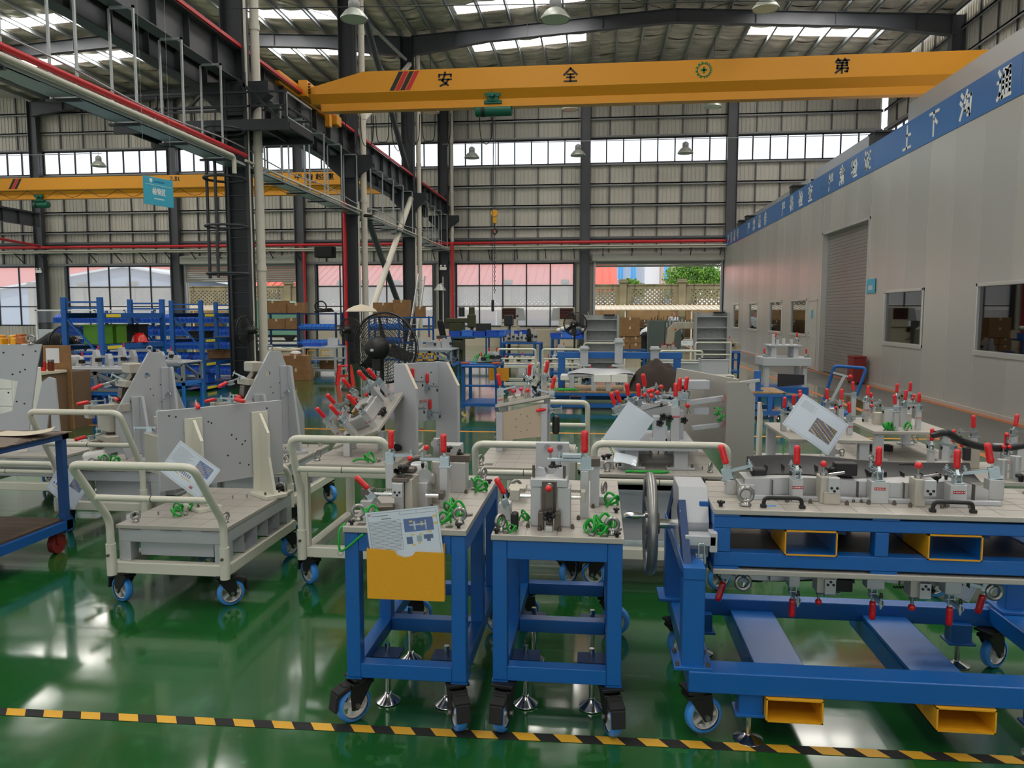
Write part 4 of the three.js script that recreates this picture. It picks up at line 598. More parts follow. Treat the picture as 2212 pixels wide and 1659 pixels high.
// toggle clamps: arm along +x, grip upright
const gripF = (b, y = 0.06, h = 0.075, r = 0.0125) => b.lathe(0, y, 0, [[0, 0], [r * 0.75, 0], [r * 0.95, 0.006], [r, h * 0.2], [r * 0.9, h * 0.3], [r, h * 0.4], [r * 0.9, h * 0.5], [r, h * 0.6], [r * 0.92, h * 0.7], [r, h * 0.82], [r * 0.8, h * 0.96], [0, h]], 12);
const clamp = proto('toggle_clamp', M.zinc, (b) => { b.rbb(-0.03, 0, -0.02, 0.02, 0.006, 0.02, 0.001).rbb(-0.022, 0, -0.013, 0.016, 0.045, -0.009, 0.001).rbb(-0.022, 0, 0.009, 0.016, 0.045, 0.013, 0.001).rod([-0.012, 0.036, -0.017], [-0.012, 0.036, 0.017], 0.005).rod([0.008, 0.026, -0.017], [0.008, 0.026, 0.017], 0.005); b.bar([-0.012, 0.034, 0], [0.004, 0.065, 0], 0.012, 0.006); for (const z of [-0.008, 0.008]) b.bar([0, 0.032, z], [0.1, 0.034, z], 0.004, 0.012); b.rod([0.09, 0.06, 0], [0.09, 0.012, 0], 0.0045).rod([0.09, 0.04, 0], [0.09, 0.05, 0], 0.009, 0.009, 6); });
sub(clamp, 'grip', M.redGrip, (b) => b.push(0.003, 0, 0).lathe(0, 0, 0, [[0, 0.05], [0.001, 0.05]], 4).pop() && gripF(b.push(0.002, 0, 0), 0.06, 0.08, 0.0135) && b.pop()); sub(clamp, 'rubber_tip', M.black, (b) => b.rod([0.09, 0.014, 0], [0.09, -0.006, 0], 0.008, 0.005, 8));
const clampFlat = proto('toggle_clamp', M.zinc, (b) => { b.rbb(-0.02, 0, -0.015, 0.02, 0.006, 0.015, 0.001).rbb(-0.015, 0, -0.01, 0.015, 0.03, 0.01, 0.002).bar([0, 0.024, 0], [0.08, 0.026, 0], 0.01, 0.008).bar([0, 0.024, 0], [-0.04, 0.026, 0], 0.012, 0.008).rod([0.075, 0.04, 0], [0.075, 0.0, 0], 0.004); }); sub(clampFlat, 'grip', M.redGrip, (b) => b.push(-0.035, 0.026, 0, 0, 0, Math.PI / 2 + 0.12) && gripF(b, 0, 0.075, 0.0125) && b.pop());
const pin = proto('locating_pin', M.steel, (b) => b.rod([0, 0, 0], [0, 0.035, 0], 0.005).rod([0, 0, 0], [0, 0.012, 0], 0.012, 0.01, 10)); sub(pin, 'ball_knob', M.redGrip, (b) => b.ball(0, 0.043, 0, 0.0125, 1, 1, 14));
const star = proto('star_knob', M.black, (b) => { b.rod([0, 0, 0], [0, 0.018, 0], 0.009, 0.012, 8); for (let k = 0; k < 5; k++) b.ball(Math.cos(k * 1.2566) * 0.013, 0.022, Math.sin(k * 1.2566) * 0.013, 0.0085, 0.9, 1, 8); });
const eyebolt = proto('eyebolt', M.steel, (b) => b.lathe(0, 0, 0, [[0, 0], [0.018, 0], [0.02, 0.005], [0.013, 0.012], [0.01, 0.018], [0, 0.018]], 14).ring(0, 0.038, 0, 0.023, 0.0075, 0, 0, 24, 9));
const bolt = proto('bolt', M.gunmetal, (b) => b.rod([0, 0, 0], [0, 0.012, 0], 0.008, 0.008, 8).rod([0, 0.012, 0], [0, 0.018, 0], 0.005, 0.005, 8));
const redPlate = proto('red_name_plate', M.redLabel, (b) => b.rbox(0, 0, 0, 0.045, 0.011, 0.0016, 0.0005)); sub(redPlate, 'lettering', M.white, (b) => { for (let k = 0; k < 5; k++) b.box(-0.012 + k * 0.006, 0, 0.001, 0.003, 0.004, 0.0008); b.ball(-0.019, 0, 0.0008, 0.002).ball(0.019, 0, 0.0008, 0.002); });
const carry = proto('carry_handle', M.black, (b) => b.bent([[-0.065, 0, 0], [-0.062, 0.035, 0], [0.062, 0.035, 0], [0.065, 0, 0]], 0.015, 0.007, 8).rbox(-0.065, 0.006, 0, 0.02, 0.012, 0.018, 0.002).rbox(0.065, 0.006, 0, 0.02, 0.012, 0.018, 0.002));
const lanyard = proto('green_lanyard', M.cord, (b) => b.tube([[-0.03, 0.006, 0.02], [-0.025, 0.04, 0.012], [0.0, 0.058, 0], [0.022, 0.03, 0.004], [0.015, 0.006, 0.018], [-0.01, 0.012, 0.03], [-0.03, 0.03, 0.024], [-0.035, 0.05, 0.0], [-0.02, 0.03, -0.02], [0, 0.006, -0.02]], 0.0055, 48, 7)); sub(lanyard, 'wire_ring', M.steel, (b) => b.ring(0.02, 0.014, 0.025, 0.01, 0.0016, 0.5, 0.6, 14, 5).rod([0.03, 0.006, 0.03], [0.055, 0.006, 0.02], 0.006));
const coil = proto('green_coil_cord', M.cord, (b) => { const p = []; for (let k = 0; k <= 120; k++) { const t = k / 120, a = t * 70; p.push([Math.cos(a) * 0.007 + t * 0.04, -0.18 * t, Math.sin(a) * 0.007]); } b.tube(p, 0.0022, 240, 4); });
const label = (o, l) => { o.userData.label = l; return o; };
// plate markings: fine engraved grid
function engraved(t, x0, x1, z0, z1, y, nx, nz) { t.w('engraved_lines', M.gunmetal, (b) => { for (let i = 1; i < nx; i++) { const x = x0 + (x1 - x0) * i / nx; b.bb(x - 0.0008, y, z0, x + 0.0008, y + 0.0004, z1); } for (let i = 1; i < nz; i++) { const z = z0 + (z1 - z0) * i / nz; b.bb(x0, y, z - 0.0008, x1, y + 0.0004, z + 0.0008); } }).userData.kind = 'stuff'; }
// printed sheets
function sheetTex(kind) {
  const c = document.createElement('canvas'); c.width = 512; c.height = 362; const g = c.getContext('2d'); g.fillStyle = '#dfe4ee'; g.fillRect(0, 0, 512, 362); g.strokeStyle = '#333'; g.lineWidth = 1.5; g.strokeRect(14, 12, 484, 336); g.fillStyle = '#444';
  if (kind === 0) { g.fillStyle = '#a22'; g.fillRect(20, 18, 14, 9); g.fillStyle = '#444'; for (let k = 0; k < 11; k++) { g.fillRect(24, 78 + k * 19, 190 + (k * 37) % 40, 3); g.strokeRect(18, 70 + k * 19, 222, 19); } g.fillRect(110, 52, 70, 6); g.fillRect(40, 30, 120, 4); g.strokeRect(240, 12, 120, 24); g.strokeRect(360, 12, 138, 24); g.fillStyle = '#1d56a0'; g.fillRect(262, 70, 206, 92); g.fillStyle = '#e8c23a'; for (const [x, y, w, h] of [[300, 84, 24, 12], [380, 96, 14, 30], [470, 60, 26, 14], [470, 110, 26, 14], [420, 166, 30, 12], [300, 178, 26, 10], [360, 178, 26, 10], [300, 250, 26, 10], [345, 240, 22, 10]]) g.fillRect(x, y, w, h); g.fillStyle = '#c7cdd6'; g.fillRect(300, 110, 120, 10); g.fillRect(330, 90, 12, 60); g.fillRect(410, 88, 8, 66); g.fillStyle = '#234a86'; g.fillRect(268, 196, 42, 50); g.fillRect(390, 190, 66, 30); g.fillRect(410, 215, 26, 22); g.fillStyle = '#9aa'; g.fillRect(340, 192, 36, 44); }
  if (kind === 1) { for (let k = 0; k < 15; k++) g.fillRect(30, 40 + k * 11, 150 + (k * 53) % 70, 2); g.fillStyle = '#3b6ab0'; g.fillRect(290, 40, 170, 120); g.fillStyle = '#caa15a'; for (let k = 0; k < 40; k++) g.fillRect(296 + (k * 41) % 150, 50 + (k * 29) % 100, 12, 9); g.fillStyle = '#15181f'; for (let k = 0; k < 30; k++) g.fillRect(300 + (k * 57) % 150, 48 + (k * 37) % 100, 7, 6); g.fillStyle = '#1d4d9a'; g.fillRect(60, 230, 26, 26); g.fillRect(110, 220, 18, 30); g.fillRect(140, 220, 18, 30); g.fillStyle = '#557'; for (let k = 0; k < 6; k++) g.fillRect(190 + k * 22, 222, 12, 34); g.fillStyle = '#d8b53a'; g.fillRect(60, 270, 130, 9); g.fillRect(220, 270, 120, 9); g.fillStyle = '#b02a3a'; g.fillRect(360, 300, 34, 26); }
  if (kind === 2) { for (let k = 0; k < 9; k++) g.fillRect(40, 40 + k * 9, 120 + (k * 31) % 60, 1.5); g.fillStyle = '#6d5a48'; g.fillRect(230, 120, 230, 160); for (let k = 0; k < 160; k++) { g.fillStyle = ['#2c4fa0', '#b98a3a', '#1b1c20', '#c9c2b4', '#7a3f2e'][k % 5]; g.fillRect(234 + (k * 47) % 215, 124 + (k * 31) % 148, 14, 9); } }
  const t = new THREE.CanvasTexture(c); t.colorSpace = THREE.SRGBColorSpace; return t;
}
const SHEETS = [0, 1, 2].map((k) => new THREE.MeshStandardMaterial({ map: sheetTex(k), roughness: 0.5, side: THREE.DoubleSide }));
function document_(kind, p, w, h, ry, rx, rz, label, bend = 0.02, printed = true) { // a sheet in a clear sleeve
  const d = thing('document_sleeve', label, 'document', p); d.rotation.set(rx, ry, rz, 'YXZ');
  const f = (dz) => (u, v) => [(u - 0.5) * w, (v - 0.5) * h, dz + bend * Math.sin(u * Math.PI) * (1 - v * 0.5)];
  const b = new B(); b.grid(8, 8, f(0)); b.mesh('printed_sheet', printed ? SHEETS[kind] : M.paper, d);
  part(d, 'clear_sleeve', M.clear, (q) => q.grid(8, 8, (u, v) => { const [x, y, z] = f(0.003)(u, v); return [x * 1.02, y * 1.03, z - 0.001 + 0.0012 * Math.sin(u * 23) * Math.sin(v * 17)]; }));
  return d;
}

// ---------- first blue table with the yellow pocket ----------
function blueTable(p, X0, X1, Z0, Z1, top, label) {
  const t = WT('fixture_table', label, 'table', p), bot = 0.195, L = 0.058, xs = [X0 + L / 2, X1 - L / 2], zs = [Z0 - L / 2, (Z0 + Z1) / 2, Z1 + L / 2];
  for (const x of xs) for (const z of zs) t.w('leg', M.blue, (b) => b.rbox(x, (bot + top) / 2, z, L, top - bot - 0.001, L, 0.004));
  const rail = (f) => t.w('rail', M.blue, f);
  for (const z of zs) { rail((b) => b.rbb(X0 + L, bot, z - L / 2, X1 - L, bot + 0.06, z + L / 2, 0.003)); }
  for (const x of xs) { rail((b) => b.rbb(x - L / 2 + 0.001, bot, Z1 + L, x + L / 2 - 0.001, bot + 0.06, Z0 - L, 0.003)); rail((b) => b.rbb(x - L / 2 + 0.001, top - 0.075, Z1 + L, x + L / 2 - 0.001, top, Z0 - L, 0.003)); }
  for (const z of [zs[0], zs[2]]) rail((b) => b.rbb(X0 + L, top - 0.075, z - L / 2, X1 - L, top, z + L / 2, 0.003));
  for (const x of [X0 + 0.115, X1 - 0.115]) for (const z of [Z0 - 0.19, Z1 + 0.4]) { t.w('foot_bracket', M.blueDark, (b) => b.rbox(x, bot + 0.02, z, 0.12, 0.012, 0.1, 0.002)); t.add3(foot, x, 0, z); }
  t.w('mount_plate', M.blue, (b) => { for (const x of xs) for (const z of [zs[0] - 0.02, zs[2] + 0.02]) b.bb(x - 0.032, bot - 0.006, z - 0.05, x + 0.032, bot, z + 0.05); });
  return [t, xs, zs];
}
{
  const [t, xs, zs] = blueTable([-0.745, 0, -3.37], -0.985, -0.5, -2.88, -3.87, 0.79, 'blue steel fixture table with yellow document pocket on its front');
  [[xs[0] + 0.01, -2.93, -2.3], [xs[1] - 0.02, -2.92, -1.15]].forEach(([x, z, r]) => t.add3(brakeCaster, x, 0, z, r)); t.add3(caster, xs[0], 0, zs[2], 0.4); t.add3(caster, xs[1], 0, zs[2], -0.5);
  t.w('document_pocket', M.yellow, (b) => { b.push(0, 0, -2.858).ext([[-0.887, 0.534], [-0.579, 0.534], [-0.579, 0.727], [-0.692, 0.729], [-0.705, 0.712], [-0.735, 0.704], [-0.765, 0.712], [-0.778, 0.731], [-0.887, 0.735]], 0.003).pop(); b.bb(-0.887, 0.534, -2.876, -0.579, 0.538, -2.857).bb(-0.887, 0.534, -2.878, -0.884, 0.735, -2.857).bb(-0.582, 0.534, -2.878, -0.579, 0.76, -2.857); });
  document_(0, [-0.738, 0.79, -2.8665], 0.29, 0.205, 0.0, -0.02, 0.13, 'printed work sheet with blue pictures standing in the yellow pocket', 0.001);
}
{ // jig on the first table
  const f = WT('checking_fixture', 'aluminium checking fixture with green lanyards on the blue table with yellow pocket', 'fixture', [-0.745, 0.79, -3.37]);
  f.w('base_plate', M.plate, (b) => b.rbb(-0.99, 0.791, -3.875, -0.495, 0.815, -2.872, 0.003)); engraved(f, -0.98, -0.505, -3.87, -2.88, 0.815, 4, 8);
  const blk = (n, m, a, r = 0.003) => f.w(n, m, (b) => b.rbb(...a, r));
  blk('block', M.alu, [-0.83, 0.815, -3.16, -0.792, 0.95, -3.06]); blk('block', M.aluWarm, [-0.79, 0.815, -3.2, -0.757, 0.962, -3.08]); blk('screw_block', M.alu, [-0.833, 0.895, -3.06, -0.787, 0.955, -3.035]);
  f.w('screw', M.black, (b) => { for (const [x, y] of [[-0.82, 0.918], [-0.8, 0.918], [-0.81, 0.906]]) b.rod([x, y, -3.036], [x, y, -3.032], 0.005, 0.005, 10); });
  blk('block', M.alu, [-0.772, 0.815, -3.27, -0.715, 0.927, -3.18]); blk('post', M.alu, [-0.668, 0.815, -3.25, -0.632, 0.99, -3.2]); blk('post', M.alu, [-0.99, 0.815, -3.56, -0.95, 0.944, -3.5]); blk('block', M.aluWarm, [-0.72, 0.815, -3.36, -0.68, 1.0, -3.28]);
  blk('tower', M.alu, [-0.677, 0.815, -3.58, -0.603, 0.957, -3.49]); blk('arm', M.gunmetal, [-0.707, 0.957, -3.55, -0.586, 0.99, -3.5]); blk('block', M.alu, [-0.76, 0.815, -3.83, -0.672, 0.995, -3.74]); blk('block', M.aluPaint, [-0.86, 0.815, -3.45, -0.77, 0.97, -3.36], 0.012);
  f.w('swing_arm', M.gunmetal, (b) => b.push(0, 0.992, 0).tube([[-0.83, 0, -3.1], [-0.815, 0.01, -3.16], [-0.79, 0.03, -3.22], [-0.74, 0.03, -3.25], [-0.72, 0.03, -3.27]], 0.014, 18, 6).pop().rbb(-0.84, 0.955, -3.14, -0.77, 0.972, -3.06, 0.003)); f.w('latch_plate', M.gunmetal, (b) => b.rbox(-0.82, 0.978, -3.11, 0.012, 0.005, 0.07, 0.002, 0.4).rbox(-0.78, 0.99, -3.15, 0.05, 0.03, 0.05, 0.012));
  f.w('body_casting', M.alu, (b) => b.push(-0.76, 0.93, -3.26, 0, 0.5).rbox(0, 0, 0, 0.11, 0.05, 0.08, 0.015).rod([0.0, 0.02, -0.04], [0.0, 0.02, 0.05], 0.032, 0.032, 16).pop());
  for (const [x0, x1] of [[-0.935, -0.84], [-0.71, -0.64]]) { f.w('guide_rod', M.chrome, (b) => b.rod([x0, 0.888, -3.12], [x1, 0.888, -3.12], 0.008, 0.008, 12)); f.w('spring', M.steel, (b) => { const p = []; for (let k = 0; k <= 72; k++) p.push([x0 + (x1 - x0) * k / 72, 0.903 + Math.sin(k) * 0.006, -3.14 + Math.cos(k) * 0.006]); b.tube(p, 0.0012, 140, 4); }); }
  blk('rod_block', M.gunmetal, [-0.985, 0.88, -3.15, -0.935, 0.912, -3.1]); blk('rod_block', M.gunmetal, [-0.652, 0.875, -3.15, -0.63, 0.905, -3.1]); blk('stop_block', M.alu, [-0.975, 0.815, -3.14, -0.925, 0.872, -3.06]);
  f.w('rubber_pad', M.gunmetal, (b) => b.push(-0.857, 0.843, -3.03, 0, 0.2, 0).rbox(0, 0, 0, 0.07, 0.05, 0.06, 0.006).pop()); f.w('v_block', M.alu, (b) => b.push(-0.572, 0.815, -3.62, -Math.PI / 2).ext([[-0.04, -0.03], [0.035, -0.03], [0.035, 0.005], [0.012, 0.0], [-0.012, 0.0], [-0.02, 0.02], [-0.04, 0.02]], 0.04).pop());
  f.w('bushing', M.steel, (b) => b.rod([-0.768, 1.03, -3.62], [-0.768, 1.03, -3.57], 0.017, 0.017, 16).rbb(-0.785, 0.815, -3.68, -0.751, 1.048, -3.62, 0.003));
  f.add3(clamp, -0.65, 0.99, -3.22, Math.PI, 0, 0, 1.05); f.add3(clamp, -0.97, 0.944, -3.53, 0, 0, 0, 1.1); f.add3(clampFlat, -0.95, 0.872, -3.1, 0.1, 0, -0.9); f.add3(pin, -0.797, 0.985, -3.2); f.add3(pin, -0.772, 0.99, -3.42, 0, 0, 0, 1.1); f.add3(star, -0.8, 0.985, -3.1, 0, 0, 0, 1.2); f.add3(star, -0.69, 1.0, -3.52); f.add3(star, -0.62, 0.99, -3.52, 0, 0, 1.2);
  for (const [x, z, r] of [[-0.955, -2.97, 0.3], [-0.537, -2.965, 0.05], [-0.56, -3.76, 1.1], [-0.93, -3.8, 0.7]]) f.add3(eyebolt, x, 0.815, z, r, 0, 0, 1.0);
  for (const [x, z, r, s] of [[-0.9, -2.99, 0.5, 1], [-0.88, -2.96, 2.2, 0.8], [-0.6, -3.12, 1.2, 1.1], [-0.565, -3.1, 0.2, 1], [-0.58, -3.03, 4, 0.9], [-0.6, -2.94, 3, 0.9], [-0.545, -3.5, 2.6, 1.1], [-0.57, -3.62, 0.8, 0.9], [-0.66, -3.0, 5, 0.6]]) f.add3(lanyard, x, 0.815, z, r, 0, 0, s);
  f.w('hanging_cord', M.cord, (b) => b.tube([[-0.985, 0.82, -2.9], [-1.0, 0.8, -2.87], [-1.0, 0.74, -2.862], [-0.992, 0.72, -2.862], [-0.96, 0.74, -2.862], [-0.92, 0.775, -2.862], [-0.9, 0.79, -2.862]], 0.005, 30, 7)); f.w('cord_ring', M.steel, (b) => b.ring(-0.995, 0.712, -2.862, 0.011, 0.0012, 0, 0.3, 18, 4));
  f.w('data_plate', M.gunmetal, (b) => b.rbb(-0.94, 0.8152, -2.925, -0.905, 0.8168, -2.895, 0.0005).rbb(-0.585, 0.8152, -2.925, -0.555, 0.8168, -2.895, 0.0005)); for (const [x, z] of [[-0.96, -2.9], [-0.53, -2.9], [-0.52, -3.7]]) f.add3(star, x, 0.815, z, 0, 0, 0, 0.7);
  for (const [x, z] of [[-0.835, -3.04], [-0.75, -3.07], [-0.7, -3.19], [-0.62, -3.18], [-0.7, -3.48], [-0.6, -3.48]]) f.add3(bolt, x, 0.815, z);
}
// ---------- second blue table ----------
{
  const [t, xs, zs] = blueTable([-0.145, 0, -3.4], -0.4, 0.107, -2.92, -3.93, 0.766, 'blue steel fixture table in the middle, without a document pocket');
  t.add3(brakeCaster, xs[0] + 0.02, 0, -2.935, -1.75); t.add3(brakeCaster, xs[1] - 0.015, 0, -2.95, -1.3); t.add3(caster, xs[0], 0, zs[2], 0.9); t.add3(caster, xs[1], 0, zs[2], -0.4);
  const f = WT('checking_fixture', 'checking fixture with twin spring rods on the middle blue table', 'fixture', [-0.145, 0.766, -3.4]);
  f.w('base_plate', M.plate, (b) => b.rbb(-0.405, 0.767, -3.935, 0.112, 0.79, -2.912, 0.003)); engraved(f, -0.395, 0.1, -3.93, -2.92, 0.79, 4, 8);
  const blk = (n, m, a, r = 0.003) => f.w(n, m, (b) => b.rbb(...a, r));
  blk('frame_side', M.alu, [-0.261, 0.79, -3.14, -0.218, 0.952, -3.05]); blk('frame_side', M.alu, [-0.153, 0.79, -3.14, -0.1, 0.952, -3.05]); blk('cross_block', M.alu, [-0.262, 0.952, -3.15, -0.112, 0.985, -3.045]); blk('centre_plate', M.gunmetal, [-0.215, 0.84, -3.06, -0.155, 0.978, -3.04]); blk('slide_bar', M.gunmetal, [-0.197, 0.79, -3.03, -0.167, 0.968, -3.005]);
  for (const x of [-0.215, -0.15]) blk('foot_block', M.gunmetal, [x - 0.012, 0.79, -3.04, x + 0.012, 0.86, -3.0]); blk('stop', M.alu, [-0.195, 0.79, -2.995, -0.167, 0.812, -2.97]);
  blk('back_plate', M.aluPaint, [-0.283, 0.79, -3.64, -0.126, 1.04, -3.6]); f.w('bushing', M.steel, (b) => { for (const [x, y] of [[-0.23, 1.022], [-0.17, 1.022], [-0.24, 0.91], [-0.155, 0.91]]) b.rod([x, y, -3.6], [x, y, -3.585], 0.013, 0.013, 14); });
  blk('post', M.alu, [-0.064, 0.79, -3.25, -0.028, 0.993, -3.19]); blk('post', M.aluPaint, [-0.024, 0.79, -3.45, 0.017, 0.975, -3.39]); blk('post_head', M.gunmetal, [-0.03, 0.975, -3.44, 0.02, 1.01, -3.38]); f.w('arm', M.zinc, (b) => b.rbb(-0.205, 1.03, -3.225, -0.06, 1.042, -3.2, 0.002).rbb(-0.14, 1.046, -3.23, -0.06, 1.062, -3.195, 0.002));
  f.add3(clamp, -0.045, 0.993, -3.22, Math.PI, 0, 0, 1.2); f.add3(pin, -0.182, 0.968, -3.0, 0, Math.PI / 2, 0, 1.1); f.add3(pin, -0.192, 1.03, -3.22, 0, 0, 0, 1.0); f.add3(star, -0.182, 0.855, -2.998, 0, Math.PI / 2, 0, 1.3); f.add3(star, -0.19, 0.99, -3.4, 0, 0, Math.PI); f.add3(clampFlat, -0.388, 0.862, -3.12, 0.2, 0, -1.2);
  for (const [x0, x1] of [[-0.335, -0.262], [-0.1, -0.05]]) { f.w('guide_rod', M.chrome, (b) => b.rod([x0, 0.9, -3.1], [x1, 0.9, -3.1], 0.008, 0.008, 12)); f.w('spring', M.steel, (b) => { const p = []; for (let k = 0; k <= 60; k++) p.push([x0 + (x1 - x0) * k / 60, 0.922 + Math.sin(k) * 0.006, -3.12 + Math.cos(k) * 0.006]); b.tube(p, 0.0012, 120, 4); }); }
  blk('rod_block', M.aluWarm, [-0.35, 0.885, -3.13, -0.31, 0.93, -3.08]); blk('rod_block', M.aluWarm, [-0.06, 0.885, -3.13, -0.04, 0.93, -3.08]); blk('stop_block', M.alu, [-0.402, 0.79, -3.2, -0.352, 0.86, -3.12]); blk('square_plate', M.aluWarm, [-0.42 + 0.02, 0.83, -3.55, -0.32, 0.85, -3.45]); blk('pad', M.black, [-0.335, 0.79, -3.02, -0.305, 0.86, -2.975], 0.01); blk('side_block', M.alu, [0.01, 0.79, -3.5, 0.075, 0.825, -3.44]);
  f.w('dowel', M.gunmetal, (b) => { for (const x of [-0.251, -0.127]) b.rod([x, 0.985, -3.08], [x, 1.035, -3.08], 0.006, 0.006, 10); }); f.w('v_cradle', M.aluPaint, (b) => { for (const x of [-0.23, -0.145]) b.push(x, 0.985, -3.13).ext([[-0.03, 0], [0.03, 0], [0.02, 0.03], [-0.005, 0.035]], 0.02).pop(); });
  for (const [x, z, r] of [[-0.375, -2.965, 1.0], [0.066, -2.965, 0.1], [-0.38, -3.6, 0.4], [0.04, -3.6, 1.2]]) f.add3(eyebolt, x, 0.79, z, r, 0, 0, 1.05);
  for (const [x, z, r, s] of [[-0.37, -3.0, 0.5, 0.8], [-0.33, -2.94, 3, 0.6], [-0.3, -3.12, 2, 0.8], [0.0, -3.02, 1, 1], [0.04, -3.04, 0.2, 1.1], [0.05, -2.99, 4, 1], [0.02, -2.94, 3, 0.8], [0.06, -3.4, 2.6, 1.1], [-0.01, -2.98, 5.2, 0.9]]) f.add3(lanyard, x, 0.79, z, r, 0, 0, s);
  f.w('data_plate', M.gunmetal, (b) => b.rbb(-0.36, 0.7902, -2.945, -0.335, 0.7918, -2.925, 0.0005).rbb(0.02, 0.7902, -2.945, 0.05, 0.7918, -2.925, 0.0005)); for (const [x, z] of [[-0.385, -2.93], [0.085, -2.93], [0.09, -3.3]]) f.add3(star, x, 0.79, z, 0, 0, 0, 0.7);
  for (const [x, z] of [[-0.27, -3.03], [-0.09, -3.03], [-0.22, -2.99], [-0.14, -2.99], [-0.07, -3.17], [-0.01, -3.37]]) f.add3(bolt, x, 0.79, z);
}
// ---------- big blue rotating fixture stand on the right ----------
{
  const t = WT('rotating_stand', 'large blue rotating fixture stand with grey handwheel at the right', 'stand', [1.14, 0, -3.31]);
  const X0 = 0.36, X1 = 1.93, bt = (f) => t.w('base_beam', M.blue, f);
  bt((b) => b.rbb(X0, 0.205, -2.99, X1, 0.29, -2.88, 0.006)); bt((b) => b.rbb(X0, 0.19, -3.78, X1, 0.275, -3.7, 0.006)); for (const x of [X0, X1 - 0.1]) bt((b) => b.rbb(x, 0.206, -3.7, x + 0.1, 0.288, -2.99, 0.006));
  for (const x of [0.65, 1.26]) { t.w('fork_tube', M.blue, (b) => b.rbb(x, 0.115, -3.86, x + 0.205, 0.118, -2.87, 0.001).rbb(x, 0.2, -3.86, x + 0.205, 0.203, -2.87, 0.001).rbb(x, 0.115, -3.86, x + 0.003, 0.203, -2.87, 0.001).rbb(x + 0.202, 0.115, -3.86, x + 0.205, 0.203, -2.87, 0.001)); t.w('fork_mouth', M.yellow, (b) => b.bb(x - 0.002, 0.113, -3.1, x + 0.207, 0.119, -2.866).bb(x - 0.002, 0.199, -3.1, x + 0.207, 0.205, -2.866).bb(x - 0.002, 0.113, -3.1, x + 0.004, 0.205, -2.866).bb(x + 0.201, 0.113, -3.1, x + 0.207, 0.205, -2.866)); t.w('cross_tube', M.blue, (b) => b.rbb(x + 0.003, 0.206, -3.7, x + 0.2, 0.225, -2.99, 0.003)); }
  t.add3(caster, 0.395, 0.015, -2.935, 0.35); t.add3(caster, 0.39, 0, -3.64, 0.4); t.add3(caster, 1.83, 0, -3.68, 0.5); t.add3(caster, 1.86, 0.015, -2.94, 0.2);
  for (const [x, z] of [[0.6, -2.94], [0.52, -3.7], [1.66, -2.94], [1.7, -3.7]]) { t.w('foot_stub', M.blue, (b) => b.rbb(x - 0.045, 0.12, z - 0.04, x + 0.045, 0.21, z + 0.04, 0.004).rbb(x - 0.06, 0.112, z - 0.05, x + 0.06, 0.124, z + 0.05, 0.003)); t.add3(foot, x, 0, z, 0, 0, 0, 1.05).scale.set(1.1, 0.5, 1.1); }
  for (const x of [0.335, 1.87]) { // side frames
    t.w('side_post', M.blue, (b) => b.rbb(x, 0.29, -2.99, x + 0.085, 0.66, -2.905, 0.005)); t.w('side_post', M.blue, (b) => b.rbb(x, 0.29, -3.72, x + 0.085, 0.66, -3.64, 0.005));
    t.w('side_beam', M.blue, (b) => b.rbb(x, 0.64, -3.72, x + 0.085, 0.69, -2.9, 0.005)); for (const [p, q] of [[-2.95, -3.2], [-3.68, -3.42]]) t.w('side_brace', M.blueDark, (b) => b.bar([x + 0.02, 0.66, p], [x + 0.02, 0.86, q], 0.03, 0.06));
    t.w('foot_plate', M.blue, (b) => b.rbb(x - 0.03, 0.288, -3.03, x + 0.115, 0.302, -2.885, 0.003).rbb(x - 0.03, 0.288, -3.76, x + 0.115, 0.302, -3.6, 0.003)); for (const [dx, z] of [[-0.015, -2.9], [0.1, -2.9], [-0.015, -3.015], [0.1, -3.015]]) t.add3(bolt, x + dx, 0.302, z);
    t.w('bearing_plate', M.blue, (b) => b.rbb(x + 0.09, 0.6, -3.45, x + 0.13, 0.88, -3.17, 0.004));
  }
  t.w('gear_housing', M.aluPaint, (b) => { const g = new B().ext([[-0.17, -0.11], [0.17, -0.11], [0.17, 0.03], [0.1, 0.16], [-0.1, 0.16], [-0.17, 0.03]], 0.115, 0.002).geo(); g.rotateY(Math.PI / 2); g.translate(0.345, 0.77, -3.31); b.put(g); }); t.w('weld_seam', M.aluWarm, (b) => { for (let k = 0; k < 16; k++) b.ball(0.345, 0.68 + k * 0.011, -3.138, 0.004, 1, 1, 6); });
  t.w('shaft', M.chrome, (b) => b.rod([0.24, 0.745, -3.31], [0.47, 0.745, -3.31], 0.021, 0.021, 18)); t.w('collar', M.gunmetal, (b) => b.rod([0.252, 0.745, -3.31], [0.275, 0.745, -3.31], 0.045, 0.045, 18));
  t.w('handwheel', M.handwheel ?? mat('handwheel', 0x8f8f8d, 0.32, 0.7), (b) => { b.push(0.235, 0.745, -3.31, 0, Math.PI / 2).ring(0, 0, 0, 0.2, 0.022, 0, 0, 48, 10); for (let k = 0; k < 5; k++) { const a = k * 1.2566 + 0.4; b.bar([Math.cos(a) * 0.04, Math.sin(a) * 0.04, 0.01], [Math.cos(a) * 0.19, Math.sin(a) * 0.19, 0], 0.03, 0.022); } b.rod([0, 0, -0.02], [0, 0, 0.03], 0.05, 0.05, 18).pop(); }); t.w('crank_handle', M.chrome, (b) => b.push(0.215, 0.82, -3.15, 0, 0, Math.PI / 2).lathe(0, 0, 0, [[0, 0], [0.01, 0], [0.009, 0.02], [0.014, 0.05], [0.011, 0.09], [0, 0.1]], 12).pop());
